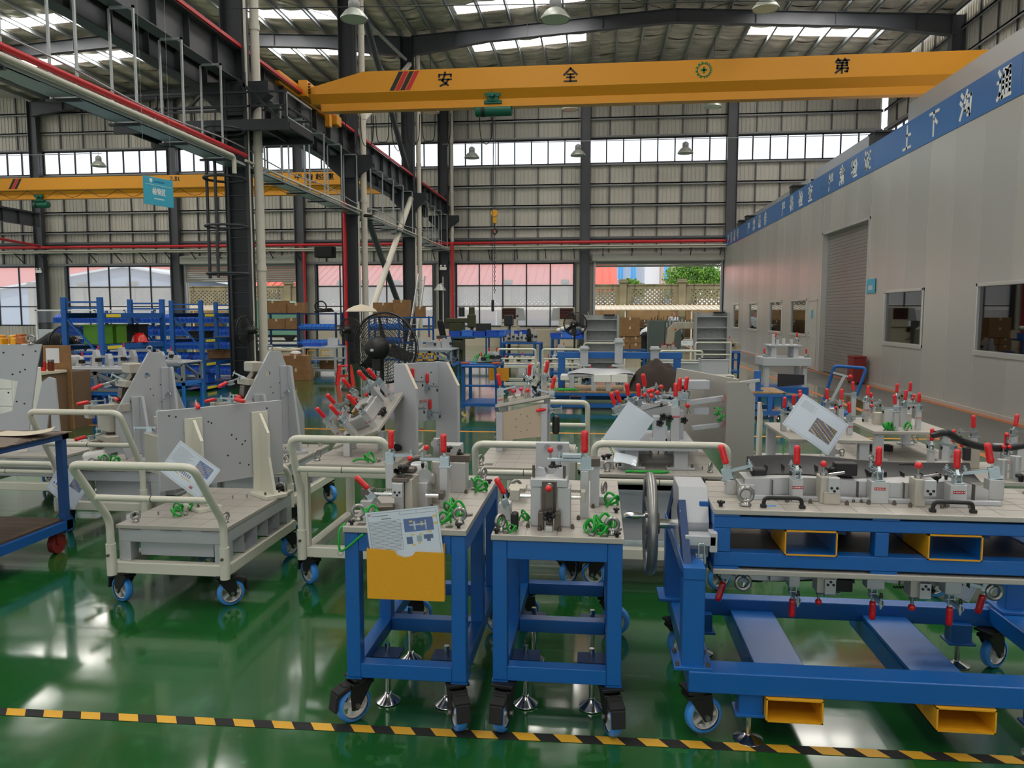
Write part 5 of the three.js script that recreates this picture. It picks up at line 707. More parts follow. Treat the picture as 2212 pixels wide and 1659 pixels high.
  t.w('latch_bracket', M.aluPaint, (b) => b.rbb(0.355, 0.735, -3.1, 0.475, 0.775, -3.03, 0.003).rbb(0.45, 0.71, -3.09, 0.48, 0.79, -3.03, 0.003)); t.w('latch_clamp', M.zinc, (b) => b.rbb(0.395, 0.665, -3.04, 0.436, 0.705, -3.02, 0.002).bent([[0.405, 0.67, -3.01], [0.405, 0.75, -3.01], [0.427, 0.75, -3.01], [0.427, 0.67, -3.01]], 0.008, 0.0035, 7).bar([0.416, 0.69, -3.005], [0.418, 0.635, -2.99], 0.01, 0.008)); t.w('latch_grip', M.redGrip, (b) => b.push(0.418, 0.64, -2.99, 0, 0, Math.PI) && gripF(b, 0, 0.06, 0.009) && b.pop());
  // swivelling frame
  const a = (x0, x1, y0, y1, z0 = -3.12, z1 = -3.06) => t.w('frame_bar', M.blue, (b) => b.rbb(x0, y0, z0, x1, y1, z1, 0.004));
  for (const [z0, z1] of [[-3.12, -3.06], [-3.56, -3.5]]) { a(0.47, 1.82, 0.802, 0.85, z0, z1); a(0.47, 1.82, 0.648, 0.705, z0, z1); for (const [x0, x1] of [[0.47, 0.535], [1.083, 1.135], [1.755, 1.82]]) a(x0, x1, 0.705, 0.802, z0, z1); }
  for (const x of [0.47, 1.76]) { a(x, x + 0.06, 0.802, 0.85, -3.5, -3.12); a(x, x + 0.06, 0.648, 0.705, -3.5, -3.12); } t.w('pad_plate', M.blue, (b) => { for (const x of [0.468, 1.07, 1.72]) b.bb(x, 0.85, -3.56, x + 0.1, 0.858, -3.058).bb(x, 0.638, -3.56, x + 0.1, 0.648, -3.058); });
  for (const x of [0.745, 1.28]) { t.w('fork_tube', M.blue, (b) => b.rbb(x, 0.705, -3.5, x + 0.003, 0.8, -3.06, 0.001).rbb(x + 0.19, 0.705, -3.5, x + 0.193, 0.8, -3.06, 0.001).rbb(x, 0.705, -3.5, x + 0.193, 0.708, -3.06, 0.001)); t.w('fork_mouth', M.yellow, (b) => b.bb(x - 0.003, 0.702, -3.3, x + 0.196, 0.707, -3.054).bb(x - 0.003, 0.797, -3.3, x + 0.196, 0.802, -3.054).bb(x - 0.003, 0.702, -3.3, x + 0.002, 0.802, -3.054).bb(x + 0.191, 0.702, -3.3, x + 0.196, 0.802, -3.054)); t.w('diagonal_strap', M.blueDark, (b) => b.bar([x + 0.22, 0.79, -3.1], [x + 0.33, 0.71, -3.5], 0.04, 0.02)); }
  t.w('inner_floor', M.gunmetal, (b) => b.bb(0.54, 0.7, -3.5, 1.75, 0.703, -3.12));
}
// plates and jig carried by the stand
function trimJig(y, up, label, cat) {
  const f = WT('checking_fixture', label, cat, [1.14, y, -3.31]), s = up ? 1 : -1, Y = (v) => y + s * v, pl = up ? [0.858, 0.88] : [0.615, 0.638];
  f.w('base_plate', M.plate, (b) => b.rbb(0.468, pl[0], -3.565, 1.825, pl[1], -3.052, 0.004));
  if (up) engraved(f, 0.475, 1.82, -3.56, -3.06, 0.88, 10, 5);
  const b0 = up ? 0.88 : 0.615, blk = (n, m, x0, x1, h, z0, z1, h0 = 0) => f.w(n, m, (b) => b.rbb(x0, b0 + s * h0, z0, x1, b0 + s * h, z1, 0.003));
  // contoured body
  f.w('contour_body', M.alu, (b) => { const n = 40; b.grid(n, 1, (u, v) => { const x = 0.62 + 0.98 * u; return [x, b0 + s * v * (0.082 - 0.035 * Math.max(0, u - 0.86) / 0.14 + 0.006 * Math.sin(u * 9)), -3.27 + 0.02 * Math.sin(u * 10 + 1)]; }); b.grid(n, 1, (u, v) => { const x = 0.62 + 0.98 * u, h = 0.082 - 0.035 * Math.max(0, u - 0.86) / 0.14 + 0.006 * Math.sin(u * 9); return [x, b0 + s * h, -3.27 + 0.02 * Math.sin(u * 10 + 1) - v * 0.14]; }); b.rbb(0.6, b0, -3.36, 0.66, b0 + s * 0.06, -3.24, 0.003); }); f.w('toe_rail', M.aluPaint, (b) => b.rbb(0.64, b0, -3.25, 1.62, b0 + s * 0.018, -3.225, 0.003));
  f.w('joint_line', M.gunmetal, (b) => { for (const x of [0.73, 1.07, 1.25, 1.52]) b.bb(x, b0, -3.262, x + 0.002, b0 + s * 0.082, -3.235); });
  blk('post', M.alu, 0.556, 0.59, 0.062, -3.36, -3.31); blk('post', M.alu, 0.8, 0.844, 0.092, -3.26, -3.2); blk('post', M.aluWarm, 0.908, 0.94, 0.11, -3.26, -3.19); blk('screw_block', M.alu, 0.935, 0.98, 0.11, -3.22, -3.175, 0.045); blk('post', M.aluWarm, 0.92, 0.985, 0.05, -3.26, -3.18); blk('post', M.alu, 1.112, 1.182, 0.092, -3.27, -3.21); blk('post', M.aluWarm, 1.27, 1.31, 0.11, -3.25, -3.18); blk('screw_block', M.alu, 1.3, 1.345, 0.11, -3.21, -3.165, 0.045); blk('post', M.alu, 1.403, 1.468, 0.092, -3.24, -3.18); blk('post', M.alu, 1.62, 1.68, 0.085, -3.38, -3.33);
  for (const [x, z] of [[0.958, -3.175], [1.322, -3.165]]) f.w('screw', M.black, (b) => { for (const [dx, dy] of [[-0.011, 0.068], [0.011, 0.068], [0, 0.056]]) b.rod([x + dx, b0 + s * dy, z], [x + dx, b0 + s * dy, z + 0.003], 0.0055, 0.0055, 10); });
  const C = (src, x, h, z, ry, rx = 0, rz = 0, k = 1) => f.add3(src, x, b0 + s * h, z, ry, up ? rx : Math.PI - rx, rz, k);
  for (const [x, h, z] of [[0.822, 0.092, -3.23], [1.147, 0.092, -3.24], [1.436, 0.092, -3.21]]) C(clamp, x, h, z, Math.PI / 2 * (up ? 1 : -1)); C(clamp, 0.573, 0.062, -3.335, up ? -0.35 : 0.3, 0, 0.3, 1.1); C(clamp, 1.65, 0.085, -3.355, Math.PI - 0.3, 0, -0.2, 1.1); C(pin, 0.925, 0.11, -3.22, 0, 0, 0, 1.1); C(pin, 1.29, 0.11, -3.21, 0, 0, 0, 1.2);
  for (const x of [0.95, 1.315]) f.w('latch_pin', M.chrome, (b) => b.rod([x - 0.01, b0 + s * 0.118, -3.2], [x + 0.06, b0 + s * 0.122, -3.23], 0.006, 0.006, 8)); C(star, 0.97, 0.105, -3.28, 0); C(star, 1.38, 0.085, -3.26, 0);
  if (up) { for (const [x, z] of [[0.87, -3.19], [0.78, -3.2], [1.01, -3.18], [1.1, -3.2], [1.2, -3.2], [1.25, -3.17], [1.37, -3.17], [1.39, -3.18], [1.48, -3.18], [0.71, -3.23], [0.74, -3.23], [1.05, -3.23], [1.08, -3.23]]) f.add3(bolt, x, 0.88, z); for (const [x, h, z] of [[0.822, 0.062, -3.199], [1.147, 0.062, -3.209], [1.436, 0.062, -3.179]]) f.add3(redPlate, x, 0.88 + h, z); for (const [x, z, r] of [[0.6, -3.12, 0.1], [0.6, -3.5, 1], [1.78, -3.12, 0.6]]) f.add3(eyebolt, x, 0.88, z, r, 0, 0, 1.2); f.add3(carry, 0.74, 0.88, -3.1, 0, 0, 0, 1.15); f.add3(carry, 1.38, 0.88, -3.1, 0, 0, 0, 1.15); f.add3(star, 0.5, 0.88, -3.1, 0, 0, 0, 0.8); f.add3(star, 0.49, 0.88, -3.53, 0, 0, 0, 0.8); f.w('dimension_mark', M.aluWarm, (b) => b.rbb(0.52, 0.8802, -3.22, 0.58, 0.8812, -3.19, 0.0004)); f.w('blue_sticker', M.blueLight, (b) => b.bb(0.66, 0.8802, -3.14, 0.72, 0.8808, -3.12)); }
  else { f.add3(eyebolt, 0.595, 0.615, -3.1, 0.1, Math.PI, 0, 1.2); f.add3(eyebolt, 1.55, 0.615, -3.1, 0.1, Math.PI, 0, 1.2); }
  return f;
}
trimJig(0.858, true, 'upper jig plate with red clamps carrying a long black trim part, on the rotating stand', 'fixture'); trimJig(0.638, false, 'upside-down lower jig plate with hanging red clamps under the rotating stand', 'fixture');
function trimPart(y, s, label) { const p = WT('trim_part', label, 'car part', [1.1, y, -3.4]); const c = (u) => [0.66 + 0.92 * u, y + s * (0.055 + 0.012 * Math.sin(u * 6 + 0.5) - 0.03 * Math.max(0, u - 0.8)), -3.42 - 0.03 * Math.sin(u * 3.1)];
  p.w('shell', M.partBlack, (b) => { b.grid(36, 3, (u, v) => { const [x, Y, z] = c(u); return [x, Y - s * 0.06 * v, z + 0.11 * v * v]; }); b.grid(36, 1, (u, v) => { const [x, Y, z] = c(u); return [x, Y, z - 0.012 * v]; }); b.grid(36, 1, (u, v) => { const [x, Y, z] = c(u); return [x, Y - s * 0.06 * v, z - 0.012]; }); }); p.w('rib', M.partBlack, (b) => { for (let k = 1; k < 13; k++) { const [x, Y, z] = c(k / 13); b.rbox(x, Y - s * 0.045, z + 0.045, 0.004, 0.03, 0.07, 0.001); } }); p.w('clip_box', M.black, (b) => b.rbb(1.0, y + s * 0.005, -3.36, 1.09, y + s * 0.06, -3.31, 0.006).rbb(0.66, y - s * 0.005, -3.37, 0.72, y + s * 0.03, -3.3, 0.01)); p.w('vent_slots', M.blackMatte, (b) => { for (let k = 0; k < 6; k++) b.rbox(1.28 + k * 0.012, y + s * 0.05, -3.37, 0.006, 0.006, 0.02, 0.001); }); return p; }
trimPart(0.965, 1, 'long black moulded trim part clamped on top of the rotating stand'); trimPart(0.53, -1, 'long black moulded trim part hanging under the rotating stand');
document_(1, [1.6, 0.5, -3.62], 0.29, 0.2, -0.2, -0.2, -0.45, 'tilted printed sheet behind the hanging red clamps under the rotating stand');
// ---------- cream push trolleys ----------
function trolley(x0, x1, zf, zb, label, o = {}) { // handle at the front end (towards +z)
  const cx = (x0 + x1) / 2, t = WT('push_trolley', label, 'trolley', [cx, 0, (zf + zb) / 2]), deck = o.deck ?? 0.25, m = o.m ?? M.cream, lean = o.lean ?? 0.26, hy = o.hy ?? 0.88, R0 = 0.019;
  const rail = (a) => t.w('rail', m, (b) => b.rbb(...a, 0.006));
  rail([x0, 0.185, zf - 0.06, x1, 0.25, zf]); rail([x0, 0.185, zb, x1, 0.25, zb + 0.06]); rail([x0, 0.186, zb + 0.06, x0 + 0.06, 0.249, zf - 0.06]); rail([x1 - 0.06, 0.186, zb + 0.06, x1, 0.249, zf - 0.06]);
  if (deck > 0.3) { for (const x of [x0, x1 - 0.05]) for (const z of [zf - 0.05, zb]) t.w('leg', m, (b) => b.rbb(x, 0.25, z, x + 0.05, deck, z + 0.05, 0.004)); rail([x0 + 0.05, deck - 0.05, zf - 0.045, x1 - 0.05, deck, zf - 0.005]); rail([x0 + 0.05, deck - 0.05, zb + 0.005, x1 - 0.05, deck, zb + 0.045]); for (const x of [x0 + 0.005, x1 - 0.045]) rail([x, deck - 0.05, zb + 0.05, x + 0.04, deck, zf - 0.05]); }
  for (const x of [x0 + 0.01, x1 - 0.01]) t.w('sleeve', m, (b) => b.rod([x, 0.18, zf + 0.012], [x, 0.36, zf + 0.012], 0.027, 0.027, 14)); for (const x of [x0 + 0.01, x1 - 0.01]) t.add3(bolt, x, 0.3, zf + 0.038, 0, Math.PI / 2);
  const by = o.by ?? Math.min(0.47, hy - 0.2), zt = zf + 0.012 + lean, k = 0.42;
  t.w('push_handle', m, (b) => b.bent([[x0 + 0.01, 0.34, zf + 0.012], [x0 + 0.01, by, zf + 0.014], [x0 + 0.01, hy, zt], [x1 - 0.01, hy, zt], [x1 - 0.01, by, zf + 0.014], [x1 - 0.01, 0.34, zf + 0.012]], 0.055, R0 + 0.002, 14, 6)); const yc = by + (hy - by) * k, zc = zf + 0.014 + lean * k; t.w('cross_bar', m, (b) => b.rod([x0 + 0.02, yc, zc], [x1 - 0.02, yc, zc], R0 * 0.92, R0 * 0.92, 12)); t.w('joint_ring', M.black, (b) => b.rod([cx - 0.002, yc, zc], [cx + 0.002, yc, zc], R0, R0, 12));
  (o.cast ?? [2.6, 0.3, 0.4, -0.5]).forEach((r, i) => t.add3(i < 2 ? brakeCaster : caster, i % 2 ? x1 - 0.05 : x0 + 0.05, 0, i < 2 ? zf - 0.05 : zb + 0.05, r));
  return t;
}
// slab base of a jig: plate on a hollow box with fork openings
function jigBase(f, x0, x1, zf, zb, y0, y1, m = M.aluPaint) {
  f.w('base_box', m, (b) => { b.rbb(x0, y1 - 0.1, zb, x1, y1 - 0.022, zf, 0.004); for (const x of [x0, x1 - 0.07]) for (const z of [zf - 0.08, zb]) b.rbb(x, y0, z, x + 0.07, y1 - 0.1, z + 0.08, 0.003); b.rbb(x0 + 0.1, y0 + 0.02, zf - 0.06, x1 - 0.1, y1 - 0.1, zf - 0.05, 0.002); }); for (const z of [zf - 0.3, zb + 0.3]) f.w('fork_pocket', m, (b) => b.bb(x0 - 0.002, y0, z - 0.09, x1 + 0.002, y0 + 0.004, z + 0.09).bb(x0 - 0.002, y0, z - 0.09, x1 + 0.002, y1 - 0.1, z - 0.086).bb(x0 - 0.002, y0, z + 0.086, x1 + 0.002, y1 - 0.1, z + 0.09));
  f.w('base_plate', M.plate, (b) => b.rbb(x0 - 0.01, y1 - 0.022, zb - 0.01, x1 + 0.01, y1, zf + 0.01, 0.003)); f.w('spacer', M.gunmetal, (b) => { for (const x of [x0 + 0.02, (x0 + x1) / 2 - 0.06, x1 - 0.14]) b.bb(x, y1 - 0.0245, zf + 0.004, x + 0.12, y1 - 0.0205, zf + 0.011); });
  engraved(f, x0, x1, zb, zf, y1, 4, 6); for (let k = 0; k < 9; k++) f.w('dowel', M.steel, (b) => { const x = x0 + 0.06 + ((k * 37) % 100) / 100 * (x1 - x0 - 0.12), z = zb + 0.08 + ((k * 61) % 100) / 100 * (zf - zb - 0.16); b.rod([x, y1, z], [x, y1 + 0.022, z], 0.0045, 0.0045, 8); });
  for (const [x, z, r] of [[x0 + 0.07, zf - 0.06, 0.4], [x1 - 0.05, zf - 0.1, 1.1], [x1 - 0.05, zb + 0.06, 0.2], [x0 + 0.05, zb + 0.06, 0.9]]) f.add3(eyebolt, x, y1, z, r, 0, 0, 0.95);
}
// D: nearest white trolley at the left
trolley(-2.72, -2.03, -3.97, -4.95, 'cream push trolley nearest at the left, with an upright plate jig', { by: 0.5, hy: 0.87, lean: 0.3, cast: [2.75, 0.75, 0.2, 1.2] });
{
  const f = WT('plate_jig', 'grey upright plate jig on two cream brackets, on the nearest left trolley', 'jig', [-2.37, 0.25, -4.46]); jigBase(f, -2.69, -2.05, -4.0, -4.93, 0.25, 0.46);
  f.w('upright_plate', M.aluPaint, (b) => b.push(-2.36, 0.49, -4.62, 0, 0.92).rbox(0, 0.335, 0, 0.82, 0.49, 0.02, 0.003).pop()); const hole = [[-0.25, 0.1], [-0.1, 0.15], [-0.08, 0.14], [-0.3, 0.2], [0.05, 0.05], [0.08, 0.02], [0.12, -0.02], [0.14, 0.0], [0.2, -0.05], [0.02, -0.08], [0.22, 0.14], [-0.2, 0.02], [-0.16, -0.1], [0.1, -0.14], [0.28, -0.02], [0.3, 0.2], [-0.34, 0.21], [0.16, -0.16]];
  f.w('bolt_holes', M.black, (b) => { b.push(-2.36, 0.49, -4.62, 0, 0.92); for (const [x, y] of hole) b.rod([x, 0.335 + y, 0.0095], [x, 0.335 + y, 0.0105], 0.006, 0.006, 8); b.pop(); });
  for (const [u, nm] of [[-0.2, 0], [0.24, 1]]) { f.w('bracket', M.cream, (b) => { b.push(-2.36, 0.46, -4.62, 0, 0.92); b.rbox(u, 0.28, 0.022, 0.11, 0.54, 0.018, 0.003); b.rbox(u, 0.012, 0.11, 0.15, 0.024, 0.22, 0.003); const g = new B().ext([[0.03, 0.02], [0.2, 0.02], [0.13, 0.26], [0.13, 0.42], [0.03, 0.54]], 0.018).geo(); g.rotateY(-Math.PI / 2); g.translate(u + 0.01, 0, 0); b.put(g); b.pop(); }); for (const d of [-0.05, 0.05]) { const q = new THREE.Matrix4().makeRotationY(0.92), v = V(u + d, 0, 0.16).applyMatrix4(q); f.add3(bolt, -2.36 + v.x, 0.484, -4.62 + v.z); } }
  // clamps and arms on the back of the plate
  f.w('arm_block', M.aluWarm, (b) => { b.push(-2.36, 0.49, -4.62, 0, 0.92); b.rbox(-0.3, 0.5, -0.1, 0.1, 0.05, 0.2, 0.003).rbox(-0.12, 0.54, -0.08, 0.09, 0.04, 0.16, 0.003).rbox(-0.36, 0.3, -0.16, 0.06, 0.24, 0.2, 0.004).rbox(-0.3, 0.36, -0.22, 0.12, 0.05, 0.1, 0.003); b.pop(); }); const q = new THREE.Matrix4().makeRotationY(0.92); for (const [x, y, z, r] of [[-0.3, 0.525, -0.15, 1.6], [-0.12, 0.56, -0.1, 1.2], [-0.36, 0.42, -0.24, 2.4], [0.08, 0.58, -0.05, 1.8]]) { const v = V(x, y, z).applyMatrix4(q); f.add3(clampFlat, -2.36 + v.x, 0.49 + v.y, -4.62 + v.z, r + 0.92, 0, 0, 1.2); }
  for (const [x, z, r] of [[-2.45, -4.2, 1], [-2.5, -4.28, 3], [-2.43, -4.35, 5]]) f.add3(lanyard, x, 0.46, z, r, 0, 0, 1); f.w('toolbox', M.black, (b) => b.rbb(-2.2, 0.461, -4.9, -2.08, 0.5, -4.84, 0.004)); f.w('thumb_post', M.chrome, (b) => b.rod([-2.07, 0.46, -4.88], [-2.07, 0.52, -4.88], 0.014, 0.014, 12));
}
document_(1, [-2.36, 0.74, -4.2], 0.295, 0.21, 0.1, -0.15, -0.62, 'printed sheet hanging by its corner on the nearest left trolley', 0.012);
// E: second trolley with the tall gusset plate
trolley(-4.0, -3.3, -5.25, -6.2, 'cream push trolley behind the blue cart, with a tall gusset plate jig', { by: 0.52, hy: 0.96, lean: 0.25, cast: [2.4, 0.4, 0.3, 0.5] });
function gussetJig(cx, cz, y, ry, label, mirror = 1) { // tall trapezoid plate with two stiffened legs
  const f = thing('gusset_jig', label, 'jig', [cx, 0.25, cz]); const g = new THREE.Group(); f.w = (n, m, fn) => { const b = new B(new THREE.Matrix4().makeTranslation(-cx, -0.25, -cz)); fn(b); return b.mesh(n, m, f); }; f.add3 = (src, x, Y, z, r = 0, rx = 0, rz = 0, s = 1) => { const q = src.clone(); q.position.set(x - cx, Y - 0.25, z - cz); q.rotation.set(rx, r, rz, 'YXZ'); q.scale.setScalar(s); f.add(q); };
  jigBase(f, cx - 0.32, cx + 0.32, cz + 0.45, cz - 0.45, 0.25, y); const L = (n, m, fn) => f.w(n, m, (b) => { b.push(cx, y, cz, 0, ry); fn(b); b.pop(); });
  L('main_plate', M.aluPaint, (b) => b.push(0, 0, -0.012).ext([[-0.27, 0.2], [-0.27, 0.38], [0.0, 0.84], [0.1, 0.84], [0.3, 0.3], [0.3, 0.12], [-0.2, 0.02]], 0.022, 0.001, [[-0.02, 0.66, 0.022], [-0.14, 0.46, 0.022]]).pop()); L('bolt_holes', M.black, (b) => { for (const [x, h] of [[0, 0.55], [0.02, 0.5], [0.08, 0.58], [-0.1, 0.35], [0.12, 0.4], [-0.2, 0.3], [0.05, 0.3]]) b.rod([x, h, 0.0105], [x, h, 0.0125], 0.005, 0.005, 8); });
  for (const x of [0.08, -0.16]) { const h = x > 0 ? 0.72 : 0.5; L('pad_plate', M.aluPaint, (b) => b.rbox(x + 0.05, h * 0.55, 0.024, 0.09, h * 0.9, 0.024, 0.003)); L('leg_gusset', M.aluPaint, (b) => { const e = new B().ext([[0.02, 0], [0.2, 0], [0.06, h], [0.02, h]], 0.02).geo(); e.rotateY(-Math.PI / 2); e.translate(x + 0.08, 0, 0.02); b.put(e); b.rbox(x + 0.07, 0.012, 0.12, 0.12, 0.024, 0.2, 0.003); }); L('weld_bead', M.alu, (b) => { for (let k = 0; k < 5; k++) b.bar([x + 0.06, 0.08 + k * h * 0.17, 0.04], [x + 0.06, 0.08 + k * h * 0.17 + h * 0.08, 0.04], 0.006, 0.006); }); }
  L('clamp_arm', M.aluWarm, (b) => { b.rbox(-0.3, 0.42, -0.06, 0.26, 0.06, 0.1, 0.003).rbox(-0.42, 0.4, -0.1, 0.05, 0.1, 0.08, 0.004).rbox(-0.2, 0.42, -0.1, 0.06, 0.06, 0.26, 0.003).rbox(-0.16, 0.6, -0.1, 0.05, 0.05, 0.2, 0.003).rbox(-0.28, 0.3, -0.14, 0.07, 0.14, 0.22, 0.01).rbox(-0.3, 0.18, -0.1, 0.09, 0.06, 0.26, 0.01).rbox(-0.1, 0.72, -0.08, 0.1, 0.08, 0.14, 0.01).rbox(-0.38, 0.1, -0.16, 0.05, 0.14, 0.06, 0.004); }); L('part_profile', M.gunmetal, (b) => b.push(0, 0, -0.16).ext([[-0.36, 0.1], [-0.24, 0.16], [-0.2, 0.3], [-0.12, 0.4], [-0.1, 0.56], [0, 0.68], [-0.06, 0.7], [-0.18, 0.56], [-0.2, 0.42], [-0.3, 0.3], [-0.32, 0.18], [-0.4, 0.14]], 0.08).pop());
  const q = new THREE.Matrix4().makeRotationY(ry); for (const [x, h, z, r, rz] of [[-0.2, 0.45, -0.22, 1.5, 0], [-0.4, 0.45, -0.06, 0.2, 0], [-0.42, 0.18, -0.1, 0.3, 0], [-0.28, 0.58, -0.1, 0.3, 0.2], [-0.28, 0.2, -0.22, 1.8, 0], [0.1, 0.45, 0.02, -1.2, 0.6], [-0.14, 0.6, -0.2, 2.2, 0.4]]) { const v = V(x, h, z).applyMatrix4(q); f.add3(clampFlat, cx + v.x, y + v.y, cz + v.z, ry + r, 0, rz, 1.2); } const v = V(0.02, 0.85, -0.02).applyMatrix4(q); f.add3(eyebolt, cx + v.x, y + v.y - 0.01, cz + v.z, 0.4, 0, 0, 0.8);
  return f;
}
const gj = gussetJig(-3.54, -5.75, 0.5, 0.95, 'tall grey gusset plate jig behind the blue cart at the left');
for (const [x, z, r] of [[-3.75, -5.45, 1], [-3.66, -5.42, 3], [-3.82, -5.5, 5]]) gj.add3(lanyard, x, 0.5, z, r, 0, 0, 1.2); gj.w('housing', M.white, (b) => b.push(-3.86, 0.54, -5.5, 0, 0.5, 0.2).rbox(0, 0, 0, 0.16, 0.1, 0.12, 0.02).rod([0.05, -0.02, 0.04], [0.05, -0.02, 0.09], 0.045, 0.045, 16).pop()); gj.w('thumb_post', M.steel, (b) => b.rod([-3.72, 0.5, -5.34], [-3.72, 0.56, -5.34], 0.016).rod([-3.68, 0.5, -5.36], [-3.68, 0.57, -5.36], 0.016));
trolley(-3.0, -2.3, -5.55, -6.5, 'cream push trolley with tall gusset jig behind the nearest left trolley', { by: 0.4, hy: 0.52, lean: 0.1 });
gussetJig(-2.66, -6.02, 0.5, 0.9, 'tall grey gusset plate jig rising behind the upright plate jig');
// F: old blue cart at the left edge
{
  const t = WT('workshop_cart', 'worn blue workshop cart with sheet top cut by the left edge', 'cart', [-4.15, 0, -4.45]);
  for (const [x, z] of [[-3.66, -4.86], [-3.66, -4.04], [-4.62, -4.86], [-4.62, -4.04]]) t.w('leg', M.blueDark2 ?? mat('blueDark2', 0x1a4a86, 0.5, 0.05, { bumpMap: T.fine, bumpScale: 0.001 }), (b) => b.rbb(x - 0.025, 0.14, z - 0.025, x + 0.025, 0.82, z + 0.025, 0.003));
  t.w('lower_deck', M.wood, (b) => b.bb(-4.62, 0.215, -4.86, -3.66, 0.235, -4.0)); t.w('lower_frame', M.blueRack, (b) => b.bb(-3.69, 0.16, -4.9, -3.63, 0.22, -4.0).bb(-4.65, 0.16, -4.9, -3.63, 0.22, -4.84).bb(-4.65, 0.16, -4.06, -3.63, 0.22, -4.0)); t.w('top_frame', M.blueDark2, (b) => b.bb(-3.69, 0.79, -4.9, -3.63, 0.83, -4.0).bb(-4.65, 0.79, -4.9, -3.63, 0.83, -4.84)); t.w('top_sheet', M.rustSheet, (b) => b.bb(-4.65, 0.83, -4.92, -3.61, 0.836, -3.98)); for (const [x, z] of [[-3.7, -4.82], [-4.58, -4.82], [-3.7, -4.08], [-4.58, -4.08]]) t.w('caster', M.redDark, (b) => b.rod([x - 0.02, 0.07, z], [x + 0.02, 0.07, z], 0.07, 0.07, 18).bb(x - 0.03, 0.07, z - 0.01, x - 0.024, 0.16, z + 0.03).bb(x + 0.024, 0.07, z - 0.01, x + 0.03, 0.16, z + 0.03));
  single('cardboard_sheet', M.beige, 'curled pale cardboard sheet on the blue cart top', 'cardboard', (b) => b.grid(10, 3, (u, v) => [-4.05 + 0.42 * u + 0.12 * u * v, 0.842 + 0.05 * u * u * u, -4.86 + 0.2 * v + 0.08 * u]));
}
document_(1, [-3.82, 0.4, -5.12], 0.3, 0.21, -0.1, -0.25, -0.5, 'printed sheet with coloured pictures hanging behind the blue cart leg'); 
// G: upright plate jig behind the cart at the left edge
{
  const f = WT('plate_jig', 'grey slanted plate jig with triangular foot at the left edge', 'jig', [-4.9, 0.25, -6.3]);
  jigBase(f, -5.3, -4.45, -5.9, -6.75, 0.25, 0.46); f.w('upright_plate', M.aluPaint, (b) => b.push(-4.95, 0.46, -6.25, 0, 0.35, 0).ext([[-0.3, 0.3], [-0.16, 0.34], [-0.1, 0.6], [-0.3, 0.64], [-0.3, 0.92], [0.1, 0.92], [0.05, 0.7], [-0.05, 0.08], [-0.3, 0.08]], 0.02, 0.001).pop()); f.w('triangular_foot', M.aluPaint, (b) => b.push(-4.82, 0.46, -6.18, 0, 0.35).ext([[-0.12, 0], [0.2, 0], [0.15, 0.03], [0.13, 0.62], [0.08, 0.64], [0.03, 0.6]], 0.03, 0.001, [[[0.02, 0.05], [0.08, 0.05], [0.085, 0.35], [0.07, 0.35]]]).pop()); f.w('bolt_holes', M.black, (b) => { b.push(-4.95, 0.46, -6.25, 0, 0.35, 0); for (const [x, y] of [[-0.2, 0.85], [0.05, 0.86], [-0.05, 0.83], [-0.08, 0.68], [-0.04, 0.7], [-0.14, 0.66], [-0.12, 0.42], [-0.06, 0.4], [-0.18, 0.5]]) b.rod([x, y, 0.0205], [x, y, 0.023], 0.008, 0.008, 8); b.pop(); }); f.add3(eyebolt, -4.93, 1.38, -6.24, 0.4, 0, 0, 1.3);
  trolley(-5.3, -4.4, -5.8, -6.8, 'cream push trolley behind the blue cart at the left edge', { by: 0.3, hy: 0.42, lean: 0.02 });
}
